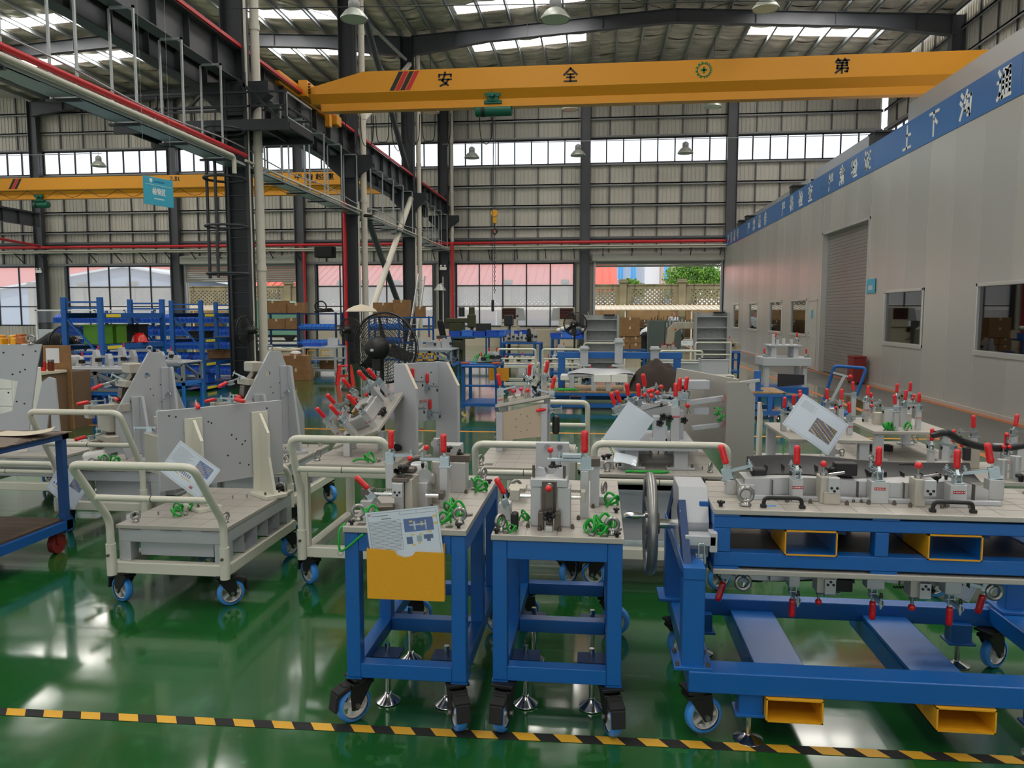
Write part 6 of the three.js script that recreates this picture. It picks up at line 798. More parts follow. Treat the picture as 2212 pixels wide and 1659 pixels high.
// ---------- jigs on the middle trolleys ----------
// H: tall trolley with tilted clamp plate and U-shaped bracket
trolley(-1.76, -1.18, -4.36, -5.25, 'tall cream push trolley left of the yellow pocket table, carrying a tilted clamp jig', { deck: 0.725, by: 0.6, hy: 0.935, lean: 0.14, cast: [2.5, 0.6, 0.3, 0.2] });
{
  const f = WT('clamp_jig', 'tilted clamp jig with many red grips beside a U-shaped bracket', 'jig', [-1.46, 0.725, -4.8]);
  f.w('base_plate', M.plate, (b) => b.rbb(-1.74, 0.727, -5.22, -1.2, 0.75, -4.4, 0.003)); engraved(f, -1.74, -1.2, -5.2, -4.41, 0.75, 4, 6);
  for (const [x, z, h] of [[-1.56, -4.66, 0.1], [-1.42, -4.95, 0.12], [-1.62, -4.95, 0.06]]) f.w('support_post', M.alu, (b) => b.rbb(x - 0.022, 0.75, z - 0.022, x + 0.022, 0.75 + h, z + 0.022, 0.003));
  const m = new THREE.Matrix4().compose(V(-1.46, 0.965, -4.82), new THREE.Quaternion().setFromEuler(new THREE.Euler(0.55, -0.25, 0.42, 'YXZ')), V(1, 1, 1)), L = (n, mt, fn) => f.w(n, mt, (b) => { const s = b.base.clone(); b.base.multiply(m); fn(b); b.base = s; }), A = (src, x, y, z, ry = 0, rz = 0, s = 1) => { const q = f.add3(src, 0, 0, 0), e = new THREE.Matrix4().compose(V(x, y, z), new THREE.Quaternion().setFromEuler(new THREE.Euler(0, ry, rz, 'YXZ')), V(s, s, s)); new THREE.Matrix4().makeTranslation(1.46, -0.725, 4.8).multiply(m).multiply(e).decompose(q.position, q.quaternion, q.scale); };
  L('tilted_plate', M.plate, (b) => b.rbox(0, 0, 0, 0.42, 0.02, 0.42, 0.003)); L('contour_block', M.alu, (b) => b.rbox(-0.02, 0.05, 0.0, 0.2, 0.08, 0.22, 0.006).rbox(0.0, 0.1, -0.06, 0.12, 0.03, 0.08, 0.01)); L('cavity', M.gunmetal, (b) => b.lathe(-0.02, 0.0905, 0.02, [[0, 0], [0.05, 0], [0.055, 0.004], [0.05, 0.006], [0, 0.003]], 18)); L('gold_clip', M.brass ?? mat('brass', 0xa88a4a, 0.35, 0.8), (b) => b.rbox(-0.03, 0.105, 0.03, 0.016, 0.02, 0.04, 0.004).rbox(0.01, 0.105, 0.0, 0.016, 0.02, 0.03, 0.004));
  const ring = [[-0.17, 0.13, 0.5], [-0.18, -0.02, 0.1], [-0.13, -0.17, -0.6], [0.02, -0.18, -1.4], [0.14, -0.14, -2.3], [0.0, 0.18, 1.6], [0.14, 0.14, 2.4]]; ring.forEach(([x, z, r], k) => { L('post', M.alu, (b) => b.rbox(x, 0.065, z, 0.036, 0.13, 0.036, 0.003, r)); A(clamp, x, 0.13, z, r, 0, 1.05); if (k % 2 === 0) A(redPlate, x, 0.06, z + 0.019); });
  for (const [x, z] of [[-0.1, 0.05], [-0.06, -0.09], [0.05, -0.08], [0.06, 0.07], [-0.09, 0.11]]) A(pin, x, 0.09, z, 0, 0.3, 1.1); for (const [x, z] of [[0.17, 0.02], [0.17, 0.05], [-0.05, 0.19]]) A(star, x, 0.012, z, 0, 0, 1.2);
  const U = (n, mt, fn) => f.w(n, mt, (b) => { b.push(-1.12, 0.75, -5.0, 0, -0.72); fn(b); b.pop(); }); // U bracket opens towards the right front
  for (const z of [-0.17, 0.17]) U('side_plate', M.aluPaint, (b) => { const g = new B().ext([[-0.12, -0.02], [0.12, -0.02], [0.12, 0.42], [0.0, 0.57], [-0.12, 0.57]], 0.018, 0.001).geo(); g.translate(0, 0, z - 0.009); b.put(g); }); U('back_plate', M.aluPaint, (b) => b.rbox(-0.1, 0.37, 0, 0.018, 0.4, 0.34, 0.002)); U('bolt_holes', M.black, (b) => { for (const [y, z] of [[0.5, -0.1], [0.47, -0.02], [0.5, 0.05], [0.45, 0.1], [0.42, -0.12]]) b.rod([-0.0905, y, z], [-0.089, y, z], 0.005, 0.005, 8); }); U('edge_strip', M.beige, (b) => { for (const z of [-0.17, 0.17]) b.bar([0.122, 0.42, z], [0.002, 0.572, z], 0.02, 0.004); });
  const q = new THREE.Matrix4().makeRotationY(-0.72); for (const [y, z] of [[0.38, -0.06], [0.42, 0.06], [0.2, -0.08], [0.24, 0.05]]) { const v = V(-0.08, y, z).applyMatrix4(q); f.add3(clamp, -1.12 + v.x, 0.75 + v.y, -5.0 + v.z, -0.3, 0, 0, 0.85); } for (const [y, z] of [[0.31, -0.03], [0.12, 0.0]]) { const v = V(-0.085, y, z).applyMatrix4(q); f.add3(redPlate, -1.12 + v.x, 0.75 + v.y, -5.0 + v.z, -0.72 + Math.PI / 2, 0, 0, 1.2); }
  for (const [x, z, r] of [[-1.7, -4.5, 1], [-1.68, -5.1, 0.3], [-1.26, -4.6, 0.6]]) f.add3(eyebolt, x, 0.75, z, r); f.add3(lanyard, -1.36, 0.75, -4.48, 1, 0, 0, 1.1); f.w('cord', M.cord, (b) => b.tube([[-1.46, 0.76, -4.46], [-1.42, 0.775, -4.45], [-1.37, 0.77, -4.46]], 0.007, 10, 7)); f.w('bag', M.blackMatte, (b) => b.ball(-1.32, 0.77, -4.9, 0.06, 0.35, 0.8));
}
// I: trolley with the sloping box jig
trolley(-0.72, -0.13, -4.52, -5.45, 'tall cream push trolley behind the middle blue table, with a sloping box jig', { deck: 0.7, by: 0.58, hy: 0.885, lean: 0.08, cast: [2.2, 0.9, 0.3, 0.2] });
{
  const f = WT('clamp_jig', 'sloping box jig with beige panel and red clamps behind the middle blue table', 'jig', [-0.43, 0.7, -4.95]);
  f.w('base_plate', M.plate, (b) => b.rbb(-0.73, 0.702, -5.42, -0.14, 0.724, -4.55, 0.003)); engraved(f, -0.73, -0.14, -5.4, -4.56, 0.724, 5, 6);
  for (const [x, h] of [[-0.645, 0.99], [-0.345, 1.05]]) { f.w('post', M.aluPaint, (b) => b.rbb(x - 0.022, 0.724, -5.12, x + 0.022, h, -5.07, 0.003)); f.w('post', M.aluPaint, (b) => b.rbb(x - 0.022, 0.724, -5.4, x + 0.022, h + 0.02, -5.35, 0.003)); }
  f.w('sloping_panel', M.beige2 ?? mat('beige2', 0xbfae98, 0.5, 0.2), (b) => b.push(-0.495, 0.9, -5.09).ext([[-0.13, -0.1], [0.13, -0.07], [0.13, 0.15], [-0.13, 0.09]], 0.012).pop()); f.w('bolt_holes', M.black, (b) => { for (let k = 0; k < 14; k++) { const a = k * 0.9; b.rod([-0.49 + Math.cos(a) * 0.05, 0.92 + Math.sin(a) * 0.06, -5.0775], [-0.49 + Math.cos(a) * 0.05, 0.92 + Math.sin(a) * 0.06, -5.076], 0.003, 0.003, 6); } });
  const m = new THREE.Matrix4().compose(V(-0.49, 1.045, -5.25), new THREE.Quaternion().setFromEuler(new THREE.Euler(-0.12, 0, 0.19, 'YXZ')), V(1, 1, 1)), L = (n, mt, fn) => f.w(n, mt, (b) => { const s = b.base.clone(); b.base.multiply(m); fn(b); b.base = s; }); L('top_plate', M.plate, (b) => b.rbox(0, 0, 0, 0.37, 0.02, 0.38, 0.003)); L('clamp_post', M.plate, (b) => { for (const [x, z] of [[-0.15, 0.1], [0.02, -0.06], [0.14, -0.08]]) b.rbox(x, 0.055, z, 0.045, 0.1, 0.03, 0.003, 0, 0, -0.15); }); L('contour_block', M.aluWarm, (b) => b.rbox(-0.05, 0.03, 0.02, 0.12, 0.05, 0.12, 0.012));
  for (const [x, y, z, r] of [[-0.64, 1.1, -5.16, 0.3], [-0.47, 1.16, -5.31, 2], [-0.36, 1.18, -5.33, 2.6], [-0.31, 1.08, -5.2, 3.0]]) f.add3(clamp, x, y, z, r, 0, 0.2, 1.05); for (const [x, y, z] of [[-0.58, 1.09, -5.22], [-0.55, 1.08, -5.14], [-0.5, 1.09, -5.18], [-0.45, 1.09, -5.12], [-0.6, 1.08, -5.3]]) f.add3(pin, x, y, z, 0, 0, 0.2, 1.1); for (const [x, y, z] of [[-0.645, 1.07, -5.13], [-0.475, 1.11, -5.3], [-0.355, 1.11, -5.32]]) f.add3(redPlate, x, y, z + 0.018, 0, 0, 0.15); f.add3(clampFlat, -0.3, 0.99, -5.1, 0.5, 0, 0, 1); f.w('dark_part', M.partBlack, (b) => b.rbox(-0.27, 0.9, -5.15, 0.05, 0.13, 0.05, 0.02));
  for (const [x, z, r] of [[-0.7, -4.6, 1], [-0.69, -5.36, 0.3], [-0.17, -4.62, 0.8]]) f.add3(eyebolt, x, 0.724, z, r); f.w('data_plate', M.gunmetal, (b) => b.rbb(-0.68, 0.7242, -4.66, -0.63, 0.7256, -4.6, 0.0004));
}
trolley(-0.72, -0.06, -6.3, -7.2, 'cream push trolley further back behind the sloping box jig', { by: 0.6, hy: 0.93, lean: 0.05 });
// J: trolley with paper and large plate
trolley(-0.02, 0.76, -4.53, -5.55, 'cream push trolley right of the middle, with pedestal jig and hanging blank sheet', { by: 0.5, hy: 0.895, lean: 0.06, cast: [2.9, 0.4, 0.2, 0.2] });
{
  const f = WT('clamp_jig', 'pedestal clamp jig with large side plate, behind the grey handwheel', 'jig', [0.37, 0.25, -5.05]); jigBase(f, 0.0, 0.74, -4.6, -5.6, 0.25, 0.69);
  f.w('skirt', M.aluPaint, (b) => b.rbb(0.005, 0.42, -4.612, 0.735, 0.665, -4.6, 0.002).rbb(0.735, 0.42, -5.59, 0.742, 0.665, -4.61, 0.002));
  for (const [x, z] of [[0.22, -4.78], [0.52, -4.78], [0.3, -5.3], [0.55, -5.3]]) { f.w('pedestal', M.aluPaint, (b) => b.rbb(x - 0.042, 0.69, z - 0.035, x + 0.042, 0.81, z + 0.035, 0.003).rbb(x - 0.085, 0.69, z - 0.04, x + 0.085, 0.706, z + 0.04, 0.003)); for (const d of [-0.07, 0.07]) f.add3(bolt, x + d, 0.706, z + 0.02, 0, 0, 0, 1.1); }
  f.w('table_top', M.aluPaint, (b) => b.rbb(0.14, 0.81, -5.42, 0.62, 0.835, -4.72, 0.004)); f.w('post', M.alu, (b) => b.rbb(0.47, 0.835, -4.95, 0.525, 1.06, -4.9, 0.003)); f.w('post', M.aluPaint, (b) => b.rbb(0.53, 0.835, -5.1, 0.565, 1.02, -5.05, 0.003)); f.w('post', M.aluPaint, (b) => b.rbb(0.36, 0.835, -5.0, 0.44, 1.0, -4.9, 0.004)); f.w('frame', M.aluPaint, (b) => b.rbb(0.33, 0.84, -4.93, 0.45, 0.86, -4.91, 0.002).rbb(0.42, 0.84, -4.93, 0.45, 0.94, -4.91, 0.002)); f.add3(redPlate, 0.5, 1.0, -4.899, 0, 0, 0, 1.1); f.w('bridge', M.alu, (b) => b.rbox(0.3, 1.03, -5.12, 0.34, 0.03, 0.08, 0.004, 0, 0, 0.28).rbox(0.36, 1.0, -5.2, 0.3, 0.06, 0.2, 0.01, 0, 0, 0.2).rbox(0.45, 1.1, -5.15, 0.2, 0.015, 0.04, 0.002, 0.2));
  for (const [x, y, z, r, rz] of [[0.14, 0.99, -5.08, 0.4, 0.35], [0.17, 1.0, -5.12, 0.5, 0.3], [0.22, 1.04, -5.16, 0.6, 0.2], [0.28, 1.04, -5.1, 0.8, 0.1], [0.33, 1.1, -5.2, 0.6, 0.2], [0.5, 1.06, -4.93, 2.6, 0], [0.54, 1.08, -5.08, 3, 0], [0.57, 1.09, -5.06, 2.8, 0.1]]) f.add3(clamp, x, y, z, r, 0, rz, 1.1); for (const [x, y, z] of [[0.32, 1.07, -5.06], [0.35, 1.09, -5.08], [0.37, 1.1, -5.05], [0.36, 1.07, -5.0], [0.4, 1.09, -5.02], [0.43, 1.12, -5.1], [0.59, 1.01, -5.0]]) f.add3(pin, x, y, z, 0, 0, 0.15, 1.2); for (const [x, y] of [[0.42, 1.0], [0.46, 0.99], [0.55, 0.98], [0.4, 0.96]]) f.add3(star, x, y, -4.92, 0, Math.PI / 2, 0, 1.2);
  f.w('side_plate', M.aluWarm2 ?? mat('aluWarm2', 0xa9a69e, 0.45, 0.35), (b) => b.push(0.74, 0.72, -5.42, 0, -0.72).rbox(0, 0.27, 0, 0.5, 0.5, 0.02, 0.003, 0, 0, -0.1).pop()); f.w('end_panel', M.aluWarm2, (b) => b.push(0.94, 0.64, -5.2, 0, 0.22).ext([[-0.1, -0.17], [0.1, -0.17], [0.1, 0.46], [0.03, 0.56], [-0.09, 0.56]], 0.022, 0.001).pop()); f.w('arm', M.aluPaint, (b) => b.rbox(0.72, 1.07, -5.22, 0.26, 0.035, 0.04, 0.003, 0.2, 0, 0.12).rbox(0.74, 0.9, -5.2, 0.22, 0.03, 0.04, 0.003, 0.2, 0, 0.1).rbox(0.66, 1.17, -5.3, 0.18, 0.06, 0.1, 0.004, 0.2).rbox(0.7, 1.0, -5.24, 0.1, 0.05, 0.05, 0.004)); for (const [x, y] of [[0.84, 1.09], [0.84, 0.915]]) f.add3(redPlate, x, y, -5.17, 0.4, 0, 1.4, 1.1); for (const [x, y] of [[0.78, 1.0], [0.8, 0.96]]) f.add3(lanyard, x, y, -5.2, 1, 1.2, 0, 1); for (const [x, y] of [[0.58, 1.16], [0.62, 1.12]]) f.add3(star, x, y, -5.2, 0, 0, 1.5, 1.4);
  f.w('green_strap', M.cord, (b) => b.tube([[0.18, 0.697, -4.63], [0.26, 0.7, -4.64], [0.36, 0.697, -4.63], [0.44, 0.703, -4.63]], 0.007, 20, 6).tube([[0.18, 0.703, -4.64], [0.27, 0.699, -4.625], [0.37, 0.704, -4.64], [0.43, 0.697, -4.635]], 0.006, 20, 6)); f.add3(coil, 0.06, 0.87, -4.75, 0.4, 0, 0.3); f.w('stop_block', M.alu, (b) => b.rbb(0.02, 0.69, -4.85, 0.11, 0.74, -4.74, 0.004)); f.add3(star, 0.05, 0.74, -4.78); f.add3(star, 0.08, 0.74, -4.82);
}
document_(0, [0.2, 0.92, -4.86], 0.2, 0.3, 0.15, -0.1, -0.62, 'blank white sheet hanging from the pedestal jig behind the middle', 0.015, false);
document_(0, [0.18, 0.76, -4.7], 0.14, 0.08, 0.2, -0.9, -0.3, 'second small white sheet edge below the hanging blank sheet', 0.01, false);

// small table jigs: base plate, table on legs, posts with clamps
function tableJig(x0, x1, zf, zb, base, top, o) {
  const f = WT('clamp_jig', o.label, 'jig', [(x0 + x1) / 2, o.y ?? base - 0.2, (zf + zb) / 2]), W = x1 - x0; let s = o.seed; const r = () => { s = (s * 16807) % 2147483647; return s / 2147483647; };
  jigBase(f, x0 - (o.mx ?? 0.12), x1 + (o.mx ?? 0.12), zf + 0.16, zb - 0.1, base - 0.2, base); for (const x of [x0 + 0.05, x1 - 0.05]) for (const z of [zf - 0.05, zb + 0.05]) f.w('pedestal', M.aluPaint, (b) => b.rbb(x - 0.035, base, z - 0.03, x + 0.035, top - 0.024, z + 0.03, 0.003).rbb(x - 0.07, base, z - 0.035, x + 0.07, base + 0.014, z + 0.035, 0.002)); f.w('table_top', M.plate, (b) => b.rbb(x0, top - 0.024, zb, x1, top, zf, 0.003));
  for (let k = 0; k < o.n; k++) { const x = x0 + W * (0.08 + 0.84 * (k + 0.5 * r()) / o.n), z = zf - 0.06 - (zf - zb - 0.12) * r(), h = 0.08 + 0.13 * r(); f.w('post', r() < 0.5 ? M.alu : M.aluPaint, (b) => b.rbb(x - 0.02, top, z - 0.018, x + 0.02, top + h, z + 0.018, 0.003)); f.add3(clamp, x, top + h, z, r() * 6, 0, (r() - 0.5) * 0.4, 1.05); if (k % 2) f.add3(redPlate, x, top + h * 0.6, z + 0.019); }
  for (let k = 0; k < (o.pins ?? 4); k++) f.add3(pin, x0 + W * (0.15 + 0.7 * r()), top + 0.1 + 0.1 * r(), (zf + zb) / 2 + (r() - 0.5) * 0.2, 0, 0, (r() - 0.5) * 0.5, 1.15); for (let k = 0; k < 4; k++) f.w('block', r() < 0.5 ? M.aluWarm : M.alu, (b) => { const x = x0 + W * (0.2 + 0.6 * r()), z = (zf + zb) / 2 + (r() - 0.5) * 0.25, h = 0.09 + 0.08 * r(); b.rbb(x - 0.04, top, z - 0.03, x + 0.04, top + h, z + 0.03, 0.004); }); for (let k = 0; k < (o.cords ?? 3); k++) f.add3(lanyard, x0 + W * (0.1 + 0.4 * r()), top, zf - 0.05 - 0.08 * r(), r() * 6, 0, 0, 1.1);
  return f;
}
trolley(1.2, 2.2, -5.4, -6.9, 'cream trolley under the jig with the glossy sheet', { by: 0.3, hy: 0.33, lean: 0.02 });
{
  const f = tableJig(1.4, 1.98, -5.72, -6.6, 0.46, 0.74, { seed: 11, n: 8, pins: 6, label: 'table jig with a bent dark part and glossy hanging sheet at right', cords: 0, y: 0.25 });
  f.w('dark_panel', M.partBlack, (b) => { b.grid(12, 3, (u, v) => [1.52 + 0.42 * u, 0.99 - 0.1 * u * u + 0.02 * Math.sin(v * 3), -6.5 + 0.12 * v]); b.push(1.5, 1.04, -6.6, 0, 0.1, 0).ext([[0, 0], [0.22, 0.02], [0.22, 0.1], [0.0, 0.11]], 0.008).pop(); }); f.add3(coil, 1.36, 0.75, -5.7, 0, 0, -0.3, 1.2); f.w('end_plate', M.cream, (b) => b.push(1.24, 0.46, -6.1, 0, 1.2).ext([[0, 0], [0.16, 0], [0.14, 0.4], [0.06, 0.5], [0.02, 0.5]], 0.02, 0.001).pop());
}
document_(2, [1.56, 0.86, -5.66], 0.38, 0.27, 0.05, -0.25, -0.62, 'glossy printed sheet with a dark photograph hanging on the right jig', 0.02);
trolley(2.05, 3.05, -6.2, -7.6, 'cream trolley under the table jig near the grey aisle', { by: 0.3, hy: 0.33, lean: 0.02 });
{ const f = tableJig(2.24, 2.86, -6.45, -7.35, 0.46, 0.7, { seed: 29, n: 8, pins: 3, label: 'table jig with green lanyards beside the grey aisle', cords: 5, y: 0.25 }); f.w('black_box', M.black, (b) => b.rbb(2.36, 0.46, -7.0, 2.56, 0.51, -6.9, 0.006)); }
trolley(1.95, 2.95, -4.55, -5.7, 'cream trolley at the right edge under the jig with a curved black part', { by: 0.3, hy: 0.33, lean: 0.02 });
{
  const f = tableJig(2.15, 2.95, -4.75, -5.4, 0.46, 0.66, { seed: 53, n: 6, pins: 4, label: 'jig with a curved black part at the right edge', cords: 0, y: 0.25 }); f.w('curved_part', M.partBlack, (b) => b.tube([[2.1, 0.9, -5.0], [2.17, 0.91, -5.0], [2.26, 0.86, -5.02], [2.4, 0.82, -5.04], [2.55, 0.81, -5.08], [2.75, 0.84, -5.1]], 0.023, 30, 8).rbox(2.1, 0.9, -4.99, 0.06, 0.03, 0.04, 0.006, 0, 0, 0.3).rbox(2.29, 0.78, -5.0, 0.04, 0.08, 0.03, 0.004)); f.w('cylinder', M.alu, (b) => b.rod([2.5, 0.66, -4.85], [2.5, 0.8, -4.85], 0.03).rod([2.42, 0.66, -4.84], [2.42, 0.78, -4.84], 0.028)); for (const x of [2.2, 2.35, 2.5]) f.add3(star, x, 0.66, -4.78, 0, 0, 0, 1.5);
}
// ---------- people ----------
function person(pos, ry, J, o) { // J: named joints [x, y, z] in metres
  const p = thing('person', o.label, 'person', pos, ry), N = 46, H = 1.0, cy = 0.95;
  const caps = [['head', 'head2', 0.092, 0.082], ['neck', 'head', 0.052, 0.05], ['chest', 'neck', 0.13, 0.06], ['hip', 'chest', 0.135, 0.155], ['shL', 'shR', 0.085, 0.085], ['shL', 'elL', 0.055, 0.042], ['elL', 'haL', 0.042, 0.028], ['shR', 'elR', 0.055, 0.042], ['elR', 'haR', 0.042, 0.028], ['haL', 'fiL', 0.036, 0.024], ['haR', 'fiR', 0.036, 0.024], ['hpL', 'hpR', 0.12, 0.12], ['hpL', 'knL', 0.088, 0.062], ['knL', 'anL', 0.06, 0.042], ['hpR', 'knR', 0.088, 0.062], ['knR', 'anR', 0.06, 0.042], ['anL', 'toL', 0.045, 0.035], ['anR', 'toR', 0.045, 0.035]];
  const mk = (list, grow, name, m, parent) => {
    const mc = new MarchingCubes(N, m, false, false, 60000), a = V(0, 0, 0), b = V(0, 0, 0), q = V(0, 0, 0), ab = V(0, 0, 0);
    for (let k = 0; k < N; k++) for (let j = 0; j < N; j++) for (let i = 0; i < N; i++) { q.set((i - N / 2) / (N / 2) * H, (j - N / 2) / (N / 2) * H + cy, (k - N / 2) / (N / 2) * H); let s = 0; for (const c of list) { const [u, v, r, r2] = caps[c]; a.set(...J[u]); b.set(...J[v]); ab.copy(b).sub(a); const t = Math.max(0, Math.min(1, q.clone().sub(a).dot(ab) / ab.lengthSq())); const d = q.distanceTo(a.addScaledVector(ab, t)) - (r + (r2 - r) * t) - grow; s += Math.exp(-d * 42); } mc.field[i + j * N + k * N * N] = Math.log(Math.max(s, 1e-30)) / 42; }
    mc.isolation = 0; mc.update(); const g = new THREE.BufferGeometry(), n = mc.count, P = new Float32Array(n * 3), Q = mc.normalArray.slice(0, n * 3); for (let i = 0; i < n; i++) { P[i * 3] = mc.positionArray[i * 3] * H; P[i * 3 + 1] = mc.positionArray[i * 3 + 1] * H + cy; P[i * 3 + 2] = mc.positionArray[i * 3 + 2] * H; } g.setAttribute('position', new THREE.BufferAttribute(P, 3)); g.computeVertexNormals(); const w = new THREE.Mesh(g, m); w.name = name; w.castShadow = w.receiveShadow = true; parent.add(w); return w;
  };
  const all = caps.map((_, i) => i); const body = mk(all, -0.006, 'body', M.skin, p); mk([2, 3, 4, 5, 7], 0.012, 'shirt', o.shirt ?? M.shirt, p); mk([11, 12, 13, 14, 15], 0.012, 'trousers', o.trousers ?? M.trousers, p); mk([16, 17], 0.012, 'shoes', M.black, p);
  const h = V(...J.head), u = V(...J.head2).sub(h).normalize(), f = V(...(J.face ?? [0, 0, 1])); part(p, 'hair', M.hair, (b) => { const c = h.clone().addScaledVector(u, 0.06).addScaledVector(f, -0.03); b.ball(c.x, c.y, c.z, 0.1, 0.95, 1.02, 14); }); part(p, 'face', M.skin, (b) => { const c = h.clone().addScaledVector(f, 0.095); b.ball(c.x, c.y, c.z, 0.018, 1.3, 1, 8); const e = f.clone().cross(u).multiplyScalar(0.088); b.ball(h.x + e.x, h.y + e.y + 0.02, h.z + e.z, 0.022, 1.4, 1, 8).ball(h.x - e.x, h.y - e.y + 0.02, h.z - e.z, 0.022, 1.4, 1, 8); });
  return p;
}
const STAND = { head: [0, 1.53, 0.02], head2: [0, 1.62, 0.01], neck: [0, 1.42, 0], chest: [0, 1.25, 0], hip: [0, 0.95, 0], shL: [0.17, 1.37, 0], shR: [-0.17, 1.37, 0], elL: [0.24, 1.1, 0.03], haL: [0.2, 0.98, 0.22], fiL: [0.18, 0.97, 0.3], elR: [-0.24, 1.1, 0.03], haR: [-0.2, 0.98, 0.22], fiR: [-0.18, 0.97, 0.3], hpL: [0.09, 0.9, 0], hpR: [-0.09, 0.9, 0], knL: [0.1, 0.48, 0.02], knR: [-0.1, 0.48, 0.02], anL: [0.1, 0.07, -0.02], anR: [-0.1, 0.07, -0.02], toL: [0.12, 0.04, 0.13], toR: [-0.12, 0.04, 0.13] };
const BEND = { ...STAND, head: [0, 1.1, 0.62], head2: [0, 1.1, 0.71], face: [0, -0.7, 0.7], neck: [0, 1.13, 0.5], chest: [0, 1.12, 0.3], shL: [0.17, 1.14, 0.42], shR: [-0.17, 1.14, 0.42], elL: [0.22, 0.9, 0.52], haL: [0.15, 0.78, 0.7], fiL: [0.13, 0.76, 0.78], elR: [-0.22, 0.9, 0.52], haR: [-0.15, 0.78, 0.7], fiR: [-0.13, 0.76, 0.78], hip: [0, 0.96, 0] };
const SIT = { ...STAND, head: [0, 0.98, 0.3], head2: [0, 1.05, 0.36], face: [0, -0.5, 0.85], neck: [0, 0.92, 0.2], chest: [0, 0.8, 0.1], hip: [0, 0.52, 0], shL: [0.17, 0.88, 0.14], shR: [-0.17, 0.88, 0.14], elL: [0.24, 0.66, 0.28], haL: [0.14, 0.7, 0.48], fiL: [0.1, 0.7, 0.55], elR: [-0.24, 0.66, 0.28], haR: [-0.14, 0.7, 0.48], fiR: [-0.1, 0.7, 0.55], hpL: [0.1, 0.5, 0.02], hpR: [-0.1, 0.5, 0.02], knL: [0.13, 0.5, 0.42], knR: [-0.13, 0.5, 0.42], anL: [0.13, 0.07, 0.42], anR: [-0.13, 0.07, 0.42], toL: [0.14, 0.04, 0.56], toR: [-0.14, 0.04, 0.56] };
person([1.62, 0, -27], 1.9, BEND, { label: 'person in white shirt and dark trousers bending over near the carton stack' }); person([4.15, 0, -43], 0.2, STAND, { label: 'person in white shirt standing outside in the gateway' });
person([-10.9, 0, -14], 1.7, BEND, { label: 'person in black clothes bending over by the blue bins at the left', shirt: M.blackMatte }); person([-8.55, 0, -11.6], 0.5, SIT, { label: 'person in grey shirt sitting bent over behind the grey frame table', shirt: M.greyShirt ?? mat('greyShirt', 0xaeb0b4, 0.85) });
{ const s = thing('plastic_stool', 'blue plastic stool under the person in the grey shirt', 'stool', [-8.55, 0, -11.6], 0.5); part(s, 'seat', M.blueLight, (b) => b.rbox(0, 0.385, 0, 0.3, 0.03, 0.3, 0.01)); for (const x of [-1, 1]) for (const z of [-1, 1]) part(s, 'leg', M.blueLight, (b) => b.bar([x * 0.12, 0.38, z * 0.12], [x * 0.16, 0, z * 0.16], 0.05, 0.03)); }
// ---------- blue racks at the left ----------
function rack(zf, zb, levels, label, extra) {
  const r = WT('storage_rack', label, 'rack', [-8.6, 0, (zf + zb) / 2]), X = [-8.27, -8.92], h = 1.92;
  for (const x of X) for (const z of [zf, zb]) r.w('upright', M.blueRack, (b) => { b.rbb(x - 0.045, 0, z - 0.03, x + 0.045, h, z + 0.03, 0.004); });
  for (const z of [zf, zb]) { r.w('ladder_brace', M.blueRack, (b) => { for (const y of [0.15, 1.0, 1.74, 1.84]) b.bb(X[1], y - 0.015, z - 0.012, X[0], y + 0.015, z + 0.012); b.bar([X[0], 0.9, z], [X[1], 1.6, z], 0.03, 0.03); b.bar([X[0], 0.2, z], [X[1], 0.9, z], 0.03, 0.03); }); }
  for (const y of levels) { r.w('shelf', M.blueDark, (b) => b.bb(X[1], y - 0.01, zb, X[0], y, zf)); r.w('beam', M.blueRack, (b) => { for (const x of X) b.rbb(x - 0.02, y - 0.09, zb, x + 0.025, y, zf, 0.003); }); r.w('tag', M.yellowTag, (b) => b.bb(-8.24, y - 0.075, zf - 0.1 - 0.4, -8.235, y - 0.02, zf - 0.1)); }
  return r;
}
rack(-12.1, -13.95, [1.12, 1.66], 'blue storage rack nearest at the left, with the red helmet on its shelf'); rack(-15.4, -17.3, [0.12, 0.62, 1.12, 1.66], 'blue storage rack beside the ladder column');
{ const h = thing('safety_helmet', 'red safety helmet on the shelf of the blue rack', 'helmet', [-8.38, 1.12, -13.35]); part(h, 'shell', M.plasticRed, (b) => b.lathe(0, 0, 0, [[0.14, 0], [0.15, 0.01], [0.135, 0.02], [0.125, 0.08], [0.09, 0.14], [0.03, 0.165], [0, 0.168]], 20)); part(h, 'brim', M.plasticRed, (b) => b.rbox(0.13, 0.01, 0.04, 0.12, 0.012, 0.16, 0.005)); part(h, 'ridge', M.plasticRed, (b) => b.rbox(0, 0.165, 0, 0.18, 0.02, 0.03, 0.008)); }
const crate = (x, y, z, w, h, d, m, label, ry = 0) => { const c = thing('storage_box', label, 'box', [x, y, z], ry); part(c, 'body', m, (b) => b.rbb(-w / 2, 0, -d / 2, w / 2, h, d / 2, 0.008)); part(c, 'rim', m, (b) => b.rbb(-w / 2 - 0.012, h - 0.03, -d / 2 - 0.012, w / 2 + 0.012, h, d / 2 + 0.012, 0.004)); return c; };
crate(-8.6, 1.12, -12.5, 0.3, 0.34, 0.36, M.binGreen, 'bright green storage box behind the near rack upright'); crate(-8.6, 1.12, -12.95, 0.28, 0.34, 0.3, M.binGreen, 'second green storage box on the rack shelf left of the helmet'); crate(-8.6, 1.13, -13.6, 0.3, 0.32, 0.3, M.blackMatte, 'black box with white label beside the red helmet'); crate(-8.6, 1.13, -16.0, 0.3, 0.14, 0.5, M.blackMatte, 'black bag-like box on the ladder column rack'); crate(-8.6, 0.63, -16.8, 0.4, 0.2, 0.4, M.card, 'cardboard box on the low shelf of the ladder column rack'); crate(-8.55, 0.13, -16.0, 0.3, 0.2, 0.3, M.bin, 'blue box on the bottom shelf of the ladder column rack');
